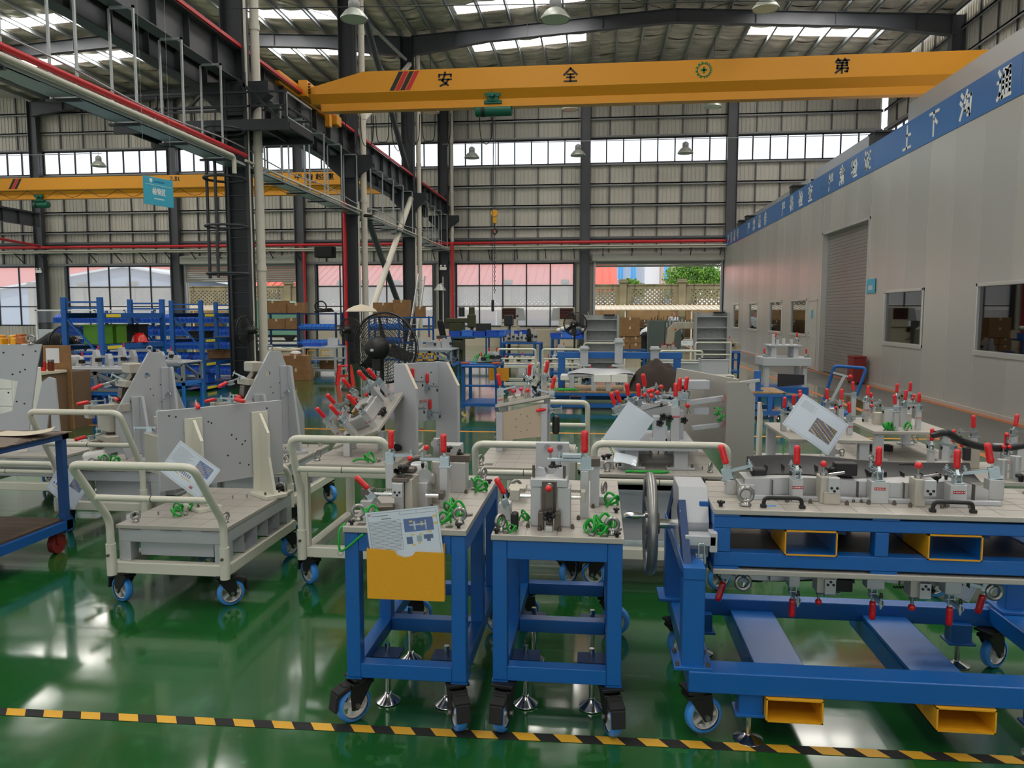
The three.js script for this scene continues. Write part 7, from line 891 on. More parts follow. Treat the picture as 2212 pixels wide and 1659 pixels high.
// bins: open fronted, one thing each
const bin = proto('parts_bin', M.bin, (b) => { b.push(0, 0, 0, 0, Math.PI / 2); const e = new B().ext([[-0.14, 0], [0.13, 0], [0.15, 0.06], [0.15, 0.09], [0.1, 0.09], [0.02, 0.15], [-0.14, 0.15]], 0.1).geo(); e.translate(0, 0, -0.05); e.rotateY(-Math.PI); b.put(e).pop(); b.rbox(0, 0.075, 0.155, 0.07, 0.02, 0.006, 0.002); });
{
  const r = thing('bin_rack', 'long blue rack filled with rows of blue bins behind the storage racks', 'rack', [-11.6, 0, -18.95]);
  for (const x of [-2.55, -1.3, 0, 1.3, 2.5]) part(r, 'upright', M.blueRack, (b) => b.bb(x - 0.03, 0, -0.2, x + 0.03, 1.72, -0.14)); const ys = [0.1, 0.43, 0.76, 1.1, 1.43]; for (const y of ys) part(r, 'shelf', M.blueRack, (b) => b.bb(-2.6, y - 0.03, -0.2, 2.55, y, 0.22));
  const rows = ['bottom', 'second', 'third', 'fourth', 'top']; let first = true;
  ys.forEach((y, j) => { for (let i = 0; i < 44; i++) { const x = -11.6 - 2.5 + i * 0.1155; const o = bin.clone(); o.name = numbered('parts_bin'); o.position.set(x, y, -18.9); o.scale.set(1.05, j === 4 ? 1.35 : 1.45, 1); if ((i * 7 + j) % 9 === 0) o.material = M.binDark; scene.add(o); tag(o, `blue plastic parts bin in the ${rows[j]} row of the long bin rack`, 'bin', `bins in the ${rows[j]} row of the long bin rack`); } });
}
// ---------- desk corner at the left ----------
{
  const d = thing('office_desk', 'beige office desk with brown side panel at the left', 'desk', [-8.07, 0, -9.95]); part(d, 'top', M.beige, (b) => b.rbb(-0.9, 0.82, -0.15, 0.62, 0.86, 0.55, 0.004)); part(d, 'side_panel', M.deskBrown ?? mat('deskBrown', 0x6e5640, 0.6), (b) => b.bb(-0.7, 0, 0.42, 0.6, 0.82, 0.45).bb(0.57, 0, -0.68, 0.6, 0.82, 0.45)); part(d, 'partition', M.card, (b) => b.rbb(-0.95, 0, -0.2, 0.66, 1.2, -0.17, 0.004)); for (const [x, w] of [[-0.8, 0.2], [-0.35, 0.28], [0.1, 0.1], [0.3, 0.2]]) part(d, 'pinned_paper', M.paper, (b) => b.bb(x, 0.95, -0.169, x + w, 1.16, -0.165));
  const m = thing('monitor', 'black computer monitor on the left desk, seen from the side', 'monitor', [-7.74, 0.86, -9.72], 0.35); part(m, 'screen', M.black, (b) => b.rbox(0, 0.2, 0, 0.38, 0.29, 0.025, 0.006, 0, -0.12)); part(m, 'stand', M.black, (b) => b.rbox(0, 0.03, -0.03, 0.05, 0.12, 0.03, 0.004).rbox(0, 0.006, -0.03, 0.2, 0.012, 0.14, 0.004)); part(m, 'sticker', M.yellowTag, (b) => b.box(0.06, 0.07, 0.026, 0.06, 0.014, 0.002));
  const j = thing('glass_jar', 'jar of dark tea standing beside the monitor', 'jar', [-7.5, 0.86, -9.85]); part(j, 'tea', M.tea ?? mat('tea', 0x6b2d12, 0.2), (b) => b.rod([0, 0, 0], [0, 0.13, 0], 0.04, 0.04, 16)); part(j, 'lid', M.steel, (b) => b.rod([0, 0.13, 0], [0, 0.155, 0], 0.042, 0.042, 16)); single('flower_can', M.plasticRed, 'small red and yellow can beside the tea jar', 'can', (b) => b.rod([-7.58, 0.86, -9.8], [-7.58, 0.99, -9.8], 0.035, 0.035, 14));
  const c = thing('file_cabinet', 'white file cabinet behind the slanted plate jig', 'cabinet', [-7.42, 0, -9.1]); part(c, 'body', M.white, (b) => b.rbb(-0.2, 0, -0.25, 0.16, 0.95, 0.25, 0.006)); for (let k = 0; k < 4; k++) part(c, 'drawer', M.white, (b) => b.rbb(-0.18, 0.05 + k * 0.22, 0.25, 0.14, 0.25 + k * 0.22, 0.262, 0.004));
  for (const [x, y, s, n, l] of [[-13.2, 0.95, 0.5, 5, 'yellow'], [-12.7, 0.98, 0.35, 3, 'orange']]) single('tool_case', l === 'yellow' ? M.yellow : M.orangeLine, `${l} tool cases on the far left bench`, 'case', (b) => { for (let k = 0; k < n; k++) b.rbox(x + k * 0.12 - 0.2, y + 0.08 + 0.03 * (k % 2), -16 + 0.1 * (k % 3), 0.14, 0.16 + 0.06 * (k % 2), 0.2, 0.03); }); { const t = thing('work_bench', 'pale work bench at the far left edge', 'bench', [-13.1, 0, -16]); part(t, 'top', M.white, (b) => b.bb(-1.6, 0.9, -0.4, 0.9, 0.95, 0.4)); part(t, 'front', M.white, (b) => b.bb(-1.6, 0.1, 0.36, 0.9, 0.9, 0.39)); for (const x of [-1.5, 0.85]) part(t, 'leg', M.galv, (b) => b.bb(x - 0.03, 0, -0.3, x + 0.03, 0.9, 0.3)); } { const a = thing('glass_partition', 'thin aluminium framed glass partition at the far left', 'partition', [-14, 0, -20.5]); for (let k = 0; k < 5; k++) part(a, 'post', M.trimAlu, (b) => b.bb(-2 + k * 0.9, 0, -0.02, -1.95 + k * 0.9, 1.75, 0.02)); part(a, 'pane', M.glass, (b) => b.quad([-2, 0.9, 0], [1.6, 0.9, 0], [1.6, 1.72, 0], [-2, 1.72, 0])); part(a, 'panel', M.aluPaint, (b) => b.bb(-2, 0.1, -0.01, 1.6, 1.2, 0.01)); part(a, 'top_rail', M.trimAlu, (b) => b.bb(-2, 1.72, -0.02, 1.65, 1.76, 0.02)); }
}
// grey truss-frame tables on blue stands
function trussTable(x0, x1, z, d, label, yellow) {
  const t = WT('truss_table', label, 'table', [(x0 + x1) / 2, 0, z]), F = (z0) => { t.w('truss', M.truss ?? mat('truss', 0x8b949c, 0.45, 0.3), (b) => { const bar = (a, c) => b.bar([...a, z0], [...c, z0], 0.05, 0.05); bar([x0, 0.5], [x1, 0.5]); bar([x0, 0.78], [x1, 0.78]); const m = (x0 + x1) / 2; bar([x0, 0.5], [x0, 0.78]); bar([x1, 0.5], [x1, 0.78]); bar([m, 0.5], [m, 0.78]); bar([x0, 0.52], [m, 0.76]); bar([m, 0.76], [x1, 0.52]); }); };
  F(z); F(z - d); t.w('top_plate', M.aluPaint, (b) => b.rbb(x0 - 0.02, 0.8, z - d - 0.02, x1 + 0.02, 0.822, z + 0.02, 0.003)); t.w('stand', M.blueLight2 ?? mat('blueLight2', 0x1f6fc8, 0.4), (b) => b.bb(x0 - 0.02, 0.42, z - d, x1 + 0.02, 0.47, z + 0.02)); for (const x of [x0, x1]) for (const q of [z, z - d]) t.w('leg', M.blueLight2, (b) => b.bb(x - 0.02, 0, q - 0.02, x + 0.02, 0.47, q + 0.02)); if (yellow) for (const x of [x0 + 0.15, x0 + 0.42]) t.w('fork_mouth', M.yellow, (b) => b.bb(x, 0.56, z + 0.02, x + 0.22, 0.59, z + 0.05).bb(x, 0.7, z + 0.02, x + 0.22, 0.73, z + 0.05).bb(x, 0.56, z + 0.02, x + 0.03, 0.73, z + 0.05).bb(x + 0.19, 0.56, z + 0.02, x + 0.22, 0.73, z + 0.05));
}
trussTable(-8.0, -7.0, -10.8, 0.8, 'grey truss-frame table on blue legs in front of the racks'); trussTable(-7.75, -7.02, -12.4, 0.6, 'second grey truss-frame table behind the tall gusset jig'); trussTable(-4.35, -3.35, -17.5, 0.9, 'grey truss-frame table with yellow fork mouths beside the big fan', true);
// cast assemblies standing on them
function casting(x, y, z, w, h, n, sd, label, m1 = M.aluPaint, dark = 2, red = 2) { let s = sd; const r = () => { s = (s * 16807) % 2147483647; return s / 2147483647; }; const f = thing('cast_assembly', label, 'assembly', [x, y, z]); part(f, 'base', m1, (b) => b.rbb(-w / 2, 0, -0.22, w / 2, 0.02, 0.22, 0.004)); for (let k = 0; k < n; k++) { const X = -w / 2 + w * (k + 0.5) / n, hh = h * (0.5 + 0.5 * r()), Z = (r() - 0.5) * 0.25; part(f, 'bracket', r() < 0.5 ? m1 : M.alu, (b) => b.push(X, 0.02, Z, 0, (r() - 0.5) * 0.8).ext([[-0.06, 0], [0.06, 0], [0.05, hh * 0.6], [0.02, hh], [-0.03, hh], [-0.05, hh * 0.5]], 0.07, 0.003).pop()); if (k % dark === 0) part(f, 'insert', M.partBlack, (b) => b.rbox(X + 0.05, 0.05 + hh * 0.3, Z + 0.08, 0.08, 0.06, 0.06, 0.01)); if (k % red === 0) part(f, 'red_grip', M.redGrip, (b) => b.rod([X, hh + 0.02, Z], [X + 0.02 * (r() - 0.5), hh + 0.09, Z], 0.012, 0.012, 8)); } part(f, 'cross_rail', m1, (b) => b.rbox(0, h * 0.55, 0.02, w * 0.8, 0.03, 0.05, 0.004)); return f; }
casting(-7.5, 0.822, -11.1, 0.95, 0.3, 6, 5, 'white cast assembly on the front truss table'); casting(-7.4, 0.822, -12.6, 0.6, 0.16, 4, 77, 'pale cast parts on the second truss table'); casting(-3.85, 0.822, -17.9, 0.95, 0.3, 7, 21, 'pale assembly with red grips on the truss table beside the fan', M.aluPaint, 3, 2);
for (const [x, z, l] of [[-7.75, -10.95, 'blue plastic stool under the left end of the truss table'], [-7.3, -11.0, 'blue plastic stool under the middle of the truss table']]) { const s = thing('plastic_stool', l, 'stool', [x, 0, z], 0.1); part(s, 'seat', M.bin, (b) => b.rbox(0, 0.38, 0, 0.28, 0.03, 0.28, 0.01)); for (const a of [-1, 1]) for (const c of [-1, 1]) part(s, 'leg', M.bin, (b) => b.bar([a * 0.11, 0.375, c * 0.11], [a * 0.16, 0, c * 0.16], 0.07, 0.03)); part(s, 'rung', M.bin, (b) => { for (const a of [-1, 1]) b.bar([-0.14, 0.15, a * 0.14], [0.14, 0.15, a * 0.14], 0.03, 0.02); }); }
// ---------- right of the ladder column ----------
{ const s = thing('plastic_stool', 'red plastic stool on the green floor beside the cartons', 'stool', [-7.55, 0, -17.45], 0.25); part(s, 'seat', M.plasticRed, (b) => b.rbox(0, 0.435, 0, 0.3, 0.03, 0.3, 0.012)); for (const a of [-1, 1]) for (const c of [-1, 1]) part(s, 'leg', M.plasticRed, (b) => b.bar([a * 0.12, 0.43, c * 0.12], [a * 0.18, 0, c * 0.18], 0.08, 0.03)); part(s, 'rung', M.plasticRed, (b) => { for (const a of [-1, 1]) b.bar([-0.15, 0.2, a * 0.15], [0.15, 0.2, a * 0.15], 0.05, 0.025).bar([a * 0.15, 0.2, -0.15], [a * 0.15, 0.2, 0.15], 0.05, 0.025); }); const s2 = dup(s, [-5.85, 0, -17.4], 0.4, 'red plastic stool half hidden by the big black fan'); }
const carton = (x, y, z, w, h, d, label, ry = 0, g) => { const c = thing('cardboard_box', label, 'box', [x, y, z], ry, g); part(c, 'body', M.card, (b) => b.rbb(-w / 2, 0, -d / 2, w / 2, h, d / 2, 0.006)); part(c, 'tape', M.beige, (b) => b.bb(-0.025, h - 0.001, -d / 2 - 0.001, 0.025, h + 0.001, d / 2 + 0.001).bb(-0.025, h - 0.08, d / 2, 0.025, h, d / 2 + 0.001)); return c; };
carton(-7.38, 0, -18.4, 0.62, 0.3, 0.45, 'lower of the two cartons beside the red stool', 0.1); carton(-7.4, 0.3, -18.4, 0.58, 0.32, 0.42, 'upper of the two cartons beside the red stool, with shoes on top', 0.1);
{ const s = thing('sneaker', 'white sneaker lying on the upper carton', 'shoe', [-7.42, 0.62, -18.35], 0.4); part(s, 'upper', M.white, (b) => b.ball(0, 0.05, 0, 0.13, 0.45, 0.45, 12)); part(s, 'sole', M.redDark, (b) => b.rbox(0, 0.012, 0, 0.28, 0.024, 0.1, 0.01)); }
function shelfUnit(x0, x1, z, d, ys, m, label) { const t = WT('shelf_unit', label, 'shelf', [(x0 + x1) / 2, 0, z]); const H = ys[ys.length - 1] + 0.02; for (const x of [x0, (x0 + x1) / 2, x1]) for (const q of [z, z - d]) t.w('upright', m, (b) => b.bb(x - 0.025, 0, q - 0.025, x + 0.025, H, q + 0.025)); for (const y of ys) t.w('shelf', m, (b) => b.bb(x0, y - 0.04, z - d, x1, y, z)); }
shelfUnit(-9.6, -7.4, -21.3, 0.6, [0.25, 0.75, 1.2, 1.66], M.blueDark, 'dark blue shelf unit with cartons behind the red stool'); shelfUnit(-6.7, -4.9, -22.2, 0.6, [0.3, 0.8, 1.2, 1.55], M.blueRack, 'blue shelf unit behind the big black fan');
for (const [x, y, z, w, h, l] of [[-9.3, 1.66, -21.5, 0.8, 0.36, 'open carton on top of the dark blue shelf unit'], [-8.6, 1.66, -21.5, 0.5, 0.3, 'small carton on top of the dark blue shelf unit'], [-9.2, 1.2, -21.5, 0.5, 0.3, 'carton at the left on the upper shelf of the dark unit'], [-8.75, 1.2, -21.5, 0.34, 0.32, 'carton in the middle of the upper shelf of the dark unit'], [-6.3, 1.55, -22.4, 0.6, 0.42, 'big carton on top of the shelf behind the fan'], [-5.75, 1.55, -22.4, 0.5, 0.5, 'tall carton on top of the shelf behind the fan'], [-5.2, 1.55, -22.4, 0.3, 0.3, 'small carton at the right end above the fan shelf']]) carton(x, y, z, w, h, 0.4, l, 0.15);
const shelfBin = (x, y, z, n, row) => { for (let i = 0; i < n; i++) { const o = bin.clone(); o.name = numbered('parts_bin'); o.position.set(x + i * 0.13, y, z); o.scale.set(1.15, 1, 1); o.material = M.binLight; scene.add(o); tag(o, `light blue open bin on the ${row}`, 'bin', `light blue bins on the ${row}`); } };
shelfBin(-8.45, 1.2, -21.42, 8, 'upper shelf of the dark unit'); shelfBin(-8.5, 0.75, -21.42, 9, 'middle shelf of the dark unit'); shelfBin(-8.2, 0.25, -21.42, 6, 'low shelf of the dark unit'); shelfBin(-6.6, 1.2, -22.3, 7, 'upper fan shelf'); shelfBin(-6.6, 0.8, -22.3, 7, 'middle fan shelf');
single('pipe_bundle', M.blackMatte, 'bundle of black hoses lying on the dark shelf unit', 'hoses', (b) => { for (let k = 0; k < 8; k++) b.rod([-8.2 + 0.05 * k, 1.7 + 0.03 * (k % 4), -21.8], [-7.5 - 0.03 * k, 1.72 + 0.03 * (k % 3), -21.4], 0.025, 0.025, 7); b.ring(-7.95, 1.85, -21.6, 0.16, 0.02, 0.3, 0.3, 20, 6); });
{ const c = WT('grey_cart', 'grey two-tier cart with yellow wheels beside the cartons', 'cart', [-7.05, 0, -19.3]); for (const x of [-7.45, -6.62]) for (const z of [-18.95, -19.75]) { c.w('post', M.aluPaint, (b) => b.bb(x - 0.025, 0.13, z - 0.025, x + 0.025, 0.8, z + 0.025)); c.add3(smallCaster, x, 0, z, 0.4); } for (const y of [0.22, 0.5, 0.8]) c.w('deck', M.aluPaint, (b) => b.rbb(-7.48, y - 0.04, -19.78, -6.6, y, -18.92, 0.004)); for (const x of [-7.35, -7.0]) c.w('fork_mouth', M.yellow, (b) => b.bb(x, 0.58, -18.96, x + 0.22, 0.6, -18.93).bb(x, 0.7, -18.96, x + 0.22, 0.72, -18.93).bb(x, 0.58, -18.96, x + 0.02, 0.72, -18.93)); }
crate(-7.3, 0.8, -19.3, 0.5, 0.1, 0.3, M.bin, 'flat blue tray on the grey cart'); single('laptop', M.aluPaint, 'open laptop standing on the grey cart', 'laptop', (b) => b.rbb(-6.98, 0.8, -19.4, -6.7, 0.82, -19.2, 0.004).rbox(-6.84, 0.92, -19.42, 0.28, 0.2, 0.01, 0.003, 0, -0.2)); carton(-6.95, 0.22, -19.4, 0.4, 0.24, 0.3, 'carton on the lower deck of the grey cart');
{ const d = thing('work_desk', 'beige work desk behind the red stool', 'desk', [-8.05, 0, -18.9]); part(d, 'top', M.beige, (b) => b.bb(-0.5, 0.72, -0.4, 0.5, 0.76, 0.4)); part(d, 'drawer_unit', M.beige, (b) => b.bb(0.1, 0.05, -0.35, 0.46, 0.72, 0.36)); part(d, 'side_panel', M.deskBrown, (b) => b.bb(-0.48, 0, -0.35, -0.45, 0.72, 0.38)); part(d, 'clutter', M.paper, (b) => { for (let k = 0; k < 5; k++) b.box(-0.3 + k * 0.15, 0.77 + 0.01 * (k % 3), 0.1 - 0.1 * (k % 2), 0.2, 0.012, 0.15, k); }).userData.kind = 'stuff'; }
{ const u = thing('parasol', 'beige parasol with blue underside above the shelves', 'parasol', [-6.3, 0, -20.2]); part(u, 'canopy', M.beige, (b) => b.lathe(0, 1.7, 0, [[0.42, 0], [0.36, 0.07], [0.2, 0.15], [0, 0.2]], 16)); part(u, 'underside', M.blueRack, (b) => b.lathe(0, 1.69, 0, [[0.41, 0], [0.2, 0.12], [0, 0.16]], 16)); part(u, 'pole', M.black, (b) => b.rod([0, 0.03, 0], [0, 1.9, 0], 0.012)); part(u, 'base', M.black, (b) => b.rod([0, 0, 0], [0, 0.05, 0], 0.16, 0.14, 18)); }
{ const l = thing('step_ladder', 'aluminium ladder leaning against the braced column', 'ladder', [-7.5, 0, -30.8]); part(l, 'rail', M.alu, (b) => b.bar([-0.25, 0, 0], [0.1, 3.3, -0.9], 0.04, 0.09).bar([0.1, 0, 0.1], [0.35, 3.2, -0.9], 0.04, 0.09)); for (let k = 1; k < 11; k++) part(l, 'rung', M.alu, (b) => b.bar([-0.25 + 0.035 * k, 0.3 * k, -0.08 * k], [0.1 + 0.025 * k, 0.3 * k, 0.1 - 0.09 * k], 0.03, 0.03)); }
// fans
function fan(pos, ry, r, h, label, back, dense = 5) {
  const f = thing('pedestal_fan', label, 'fan', pos, ry); part(f, 'base', M.black, (b) => b.rod([0, 0, 0], [0, 0.04, 0], r * 0.75, r * 0.7, 24)); part(f, 'pole', M.black, (b) => b.rod([0, 0.04, 0], [0, h - 0.1, 0], 0.022)); const s = back ? 1 : -1;
  part(f, 'motor', M.black, (b) => b.push(0, h, 0, Math.PI / 2).lathe(0, s > 0 ? 0.02 : -0.2, 0, [[0, 0], [r * 0.3, 0], [r * 0.33, 0.04], [r * 0.28, 0.14], [r * 0.2, 0.2], [0, 0.2]], 20).pop()); part(f, 'badge', M.aluPaint, (b) => b.ball(r * 0.05, h - r * 0.04, s * 0.225, r * 0.06, 0.75, 0.3, 12)); part(f, 'yoke', M.black, (b) => b.rbox(0, h - 0.13, s * 0.08, 0.1, 0.2, 0.08, 0.01));
  for (let k = 0; k < 3; k++) part(f, 'blade', M.blackMatte, (b) => b.push(0, h, -s * 0.07, 0, 0, k * 2.094 + 0.25).grid(6, 2, (u, v) => [(v - 0.5) * r * 0.34 * (1 - 0.4 * u) + 0.05 * u * r, r * (0.15 + 0.75 * u), (v - 0.5) * 0.09]).pop());
  part(f, 'guard', M.black, (b) => { for (let k = 0; k < 4; k++) b.ring(0, h, -s * 0.07 + (k === 3 ? 0 : 0.06 * (k - 1)), r * (k === 3 ? 1 : 0.98), k === 3 ? 0.012 : 0.004, 0, 0, 40, 5); const n = dense * 12; for (let k = 0; k < n; k++) { const a = k / n * Math.PI * 2, c = Math.cos(a), d = Math.sin(a); b.rod([c * r * 0.25, h + d * r * 0.25, s * 0.07], [c * r * 0.98, h + d * r * 0.98, -s * 0.05], 0.0028, 0.0028, 4); if (k % 2) b.rod([c * r * 0.1, h + d * r * 0.1, -s * 0.17], [c * r * 0.98, h + d * r * 0.98, -s * 0.09], 0.0018, 0.0018, 4); } for (let k = 1; k < 9; k++) b.ring(0, h, s * (0.07 - 0.12 * k / 9), r * (0.25 + 0.73 * k / 9), 0.0035, 0, 0, 36, 4); });
  return f;
}
fan([-2.24, 0, -7.85], -0.25, 0.37, 1.29, 'big black industrial fan behind the tilted clamp jig, seen from behind', true, 7); fan([-7.35, 0, -15.6], 1.4, 0.3, 1.3, 'black pedestal fan turned sideways at the ladder column', true, 3); fan([-5.35, 0, -16.2], -0.2, 0.25, 1.3, 'black pedestal fan left behind the big fan', true, 3); fan([-0.5, 0, -17.25], -0.15, 0.26, 1.42, 'black pedestal fan left of the tall grey cabinet', true, 3); fan([-9.25, 0, -12.6], 0.4, 0.3, 1.15, 'clear-bladed fan behind the seated person', true, 3);
// ---------- middle ground right of the fan ----------
function blueCart(x0, x1, zf, zb, top, label, o = {}) { const c = WT('blue_cart', label, 'cart', [(x0 + x1) / 2, 0, (zf + zb) / 2]); for (const x of [x0, x1]) for (const z of [zf, zb]) { c.w('post', M.blueRack, (b) => b.bb(x - 0.025, 0.13, z - 0.025, x + 0.025, top, z + 0.025)); if (!o.feet) c.add3(smallCaster, x, 0, z, 0.5); else c.w('foot', M.black, (b) => b.rod([x, 0, z], [x, 0.13, z], 0.02)); } for (const y of [0.22, top]) c.w('deck', M.blueRack, (b) => b.rbb(x0 - 0.03, y - 0.05, zb - 0.03, x1 + 0.03, y, zf + 0.03, 0.004)); if (o.handle) c.w('push_handle', M.blueRack, (b) => b.bent([[x0, top - 0.05, zf + 0.02], [x0, top - 0.03, zf + 0.16], [x1, top - 0.03, zf + 0.16], [x1, top - 0.3, zf + 0.1], [x1, 0.3, zf + 0.02]], 0.06, 0.02, 8).rod([x0, 0.5, zf], [x1, 0.5, zf], 0.018)); if (o.pocket) c.w('document_pocket', M.yellowDeep, (b) => b.bb(x1 - 0.12, top - 0.26, zf + 0.03, x1 + 0.2, top - 0.06, zf + 0.045)); return c; }
blueCart(-2.12, -1.58, -12.1, -12.8, 0.85, 'blue push cart with tools and yellow pocket on the open floor', { handle: true, pocket: true });
single('wire_bundle', M.cord, 'bundle of green and black wires on the blue push cart', 'wires', (b) => { for (let k = 0; k < 9; k++) b.tube([[-2.0 + 0.03 * k, 0.86, -12.3], [-1.97 + 0.03 * k, 0.96 + 0.02 * (k % 3), -12.4], [-1.93 + 0.02 * k, 0.86, -12.5]], 0.008, 10, 5); }); casting(-1.75, 0.85, -12.45, 0.34, 0.16, 3, 91, 'black moulded part on the blue push cart', M.partBlack, 1, 1); for (const [x, l] of [[-2.1, 'orange pliers at the left on the blue push cart'], [-1.6, 'orange pliers at the right on the blue push cart']]) single('pliers', M.orangeGrip ?? mat('orangeGrip', 0xe05a1a, 0.4), l, 'tool', (b) => b.rbox(x, 0.862, -12.12, 0.12, 0.022, 0.03, 0.008, 0.3).rbox(x + 0.02, 0.862, -12.15, 0.12, 0.022, 0.03, 0.008, -0.2));
function skid(x0, x1, zf, zb, h, label) { const s = WT('blue_skid', label, 'skid', [(x0 + x1) / 2, 0, (zf + zb) / 2]); s.w('deck', M.ply, (b) => b.bb(x0, h - 0.02, zb, x1, h, zf)); for (const z of [zf, zb + 0.06]) { s.w('long_rail', M.blue, (b) => b.rbb(x0, h - 0.07, z - 0.06, x1, h - 0.02, z, 0.003)); s.w('long_rail', M.blue, (b) => b.rbb(x0, 0.06, z - 0.06, x1, 0.13, z, 0.003)); for (let k = 0; k <= 4; k++) { const x = x0 + (x1 - x0 - 0.07) * k / 4; s.w('stud', M.blue, (b) => b.bb(x, 0.13, z - 0.06, x + 0.07, h - 0.07, z)); } } for (const x of [x0 + 0.4, x1 - 0.6]) s.w('fork_mouth', M.orangeLine, (b) => b.bb(x, 0.14, zf - 0.01, x + 0.2, 0.15, zf + 0.01).bb(x, 0.25, zf - 0.01, x + 0.2, 0.26, zf + 0.01).bb(x, 0.14, zf - 0.01, x + 0.01, 0.26, zf + 0.01)); for (const x of [x0 + 0.1, x1 - 0.1]) for (const z of [zf - 0.1, zb + 0.1]) s.w('foot', M.chrome, (b) => b.rod([x, 0, z], [x, 0.06, z], 0.04, 0.02, 12)); return s; }
skid(-0.85, 1.6, -13.0, -14.3, 0.33, 'long blue skid base with plywood deck in the middle ground'); skid(2.0, 2.95, -12.3, -13.2, 0.42, 'blue skid base with plywood deck right of the large side plate');
{ const a = WT('gantry_frame', 'blue portal frame with hanging grey heads on the long blue skid', 'frame', [0.4, 0.33, -13.7]); for (const x of [-0.62, 1.4]) a.w('post', M.blue, (b) => b.rbb(x - 0.06, 0.33, -13.76, x + 0.06, 0.88, -13.64, 0.004)); a.w('beam', M.blue, (b) => b.rbb(-0.7, 0.86, -13.77, 1.48, 0.97, -13.63, 0.004)); for (const x of [-0.22, 0.38, 1.0]) a.w('head', M.aluPaint, (b) => b.rbb(x - 0.07, x > 0.3 && x < 0.5 ? 0.78 : 0.76, -13.62, x + 0.07, x > 0.3 && x < 0.5 ? 1.22 : 1.08, -13.52, 0.006).rbox(x, 0.74, -13.57, 0.24, 0.04, 0.1, 0.01).rbox(x, x > 0.3 && x < 0.5 ? 1.16 : 1.04, -13.5, 0.18, 0.03, 0.06, 0.003)); a.w('red_handle', M.redGrip, (b) => { for (const x of [-0.1, 0.25, 0.9]) b.rbox(x, 0.7, -13.5, 0.025, 0.08, 0.025, 0.008); });
  const s = WT('seat_jig', 'pale seat-like jig with rounded shoulders on the long blue skid', 'jig', [0.1, 0.33, -13.4]); s.w('shell', M.aluPaint, (b) => { b.grid(16, 6, (u, v) => [-0.5 + 1.15 * u, 0.62 + 0.1 * Math.sin(u * Math.PI) * Math.sin(v * Math.PI) + 0.02 * Math.sin(u * 9), -13.15 - 0.5 * v]); }); s.w('seat_body', M.aluPaint, (b) => b.rbb(-0.48, 0.56, -13.62, 0.62, 0.62, -13.18, 0.02)); s.w('front_panel', M.white, (b) => b.rbb(-0.05, 0.48, -13.18, 0.24, 0.62, -13.14, 0.01).rbb(0.25, 0.48, -13.18, 0.52, 0.62, -13.14, 0.01)); for (const x of [-0.42, -0.05, 0.2, 0.5]) s.w('leg', M.aluPaint, (b) => b.rbb(x - 0.04, 0.33, -13.25, x + 0.04, 0.6, -13.16, 0.004)); s.w('wing', M.white, (b) => b.rbb(-0.62, 0.5, -13.5, -0.45, 0.6, -13.2, 0.02)); }
single('fabric_cover', M.cloth, 'crumpled dark brown fabric cover on the long blue skid', 'cover', (b) => b.grid(26, 18, (u, v) => { const x = 0.55 + 0.95 * u, e = Math.sin(u * Math.PI) * Math.sin(v * Math.PI); return [x, 0.335 + 0.5 * Math.pow(e, 0.6) + 0.035 * Math.sin(u * 21 + v * 9) * e + 0.025 * Math.sin(v * 26 - u * 7) * e, -13.15 - 0.5 * v]; })); single('cable_coil', M.cord, 'tangle of green and white cables on the plywood deck', 'cables', (b) => { for (let k = 0; k < 6; k++) b.tube([[-0.75 + 0.05 * k, 0.34, -13.08], [-0.7 + 0.06 * k, 0.37, -13.12], [-0.6 + 0.06 * k, 0.34, -13.1]], 0.012, 10, 5); });
// two cream trolleys with low white jigs
for (const [x0, l, k] of [[-2.0, 'cream trolley with low white jig right behind the blue push cart', 3], [-1.1, 'cream trolley with low white jig left of the gantry frame', 8]]) { trolley(x0, x0 + 0.78, -15.5, -16.6, l, { deck: 0.6, by: 0.6, hy: 0.93, lean: 0.04 }); casting(x0 + 0.39, 0.6, -16.0, 0.72, 0.2, 6, 40 + k, `low ${k === 3 ? 'white' : 'cream'} jig with small posts on the ${k === 3 ? 'left' : 'right'} cream trolley`, M.cream, 2, 3); }
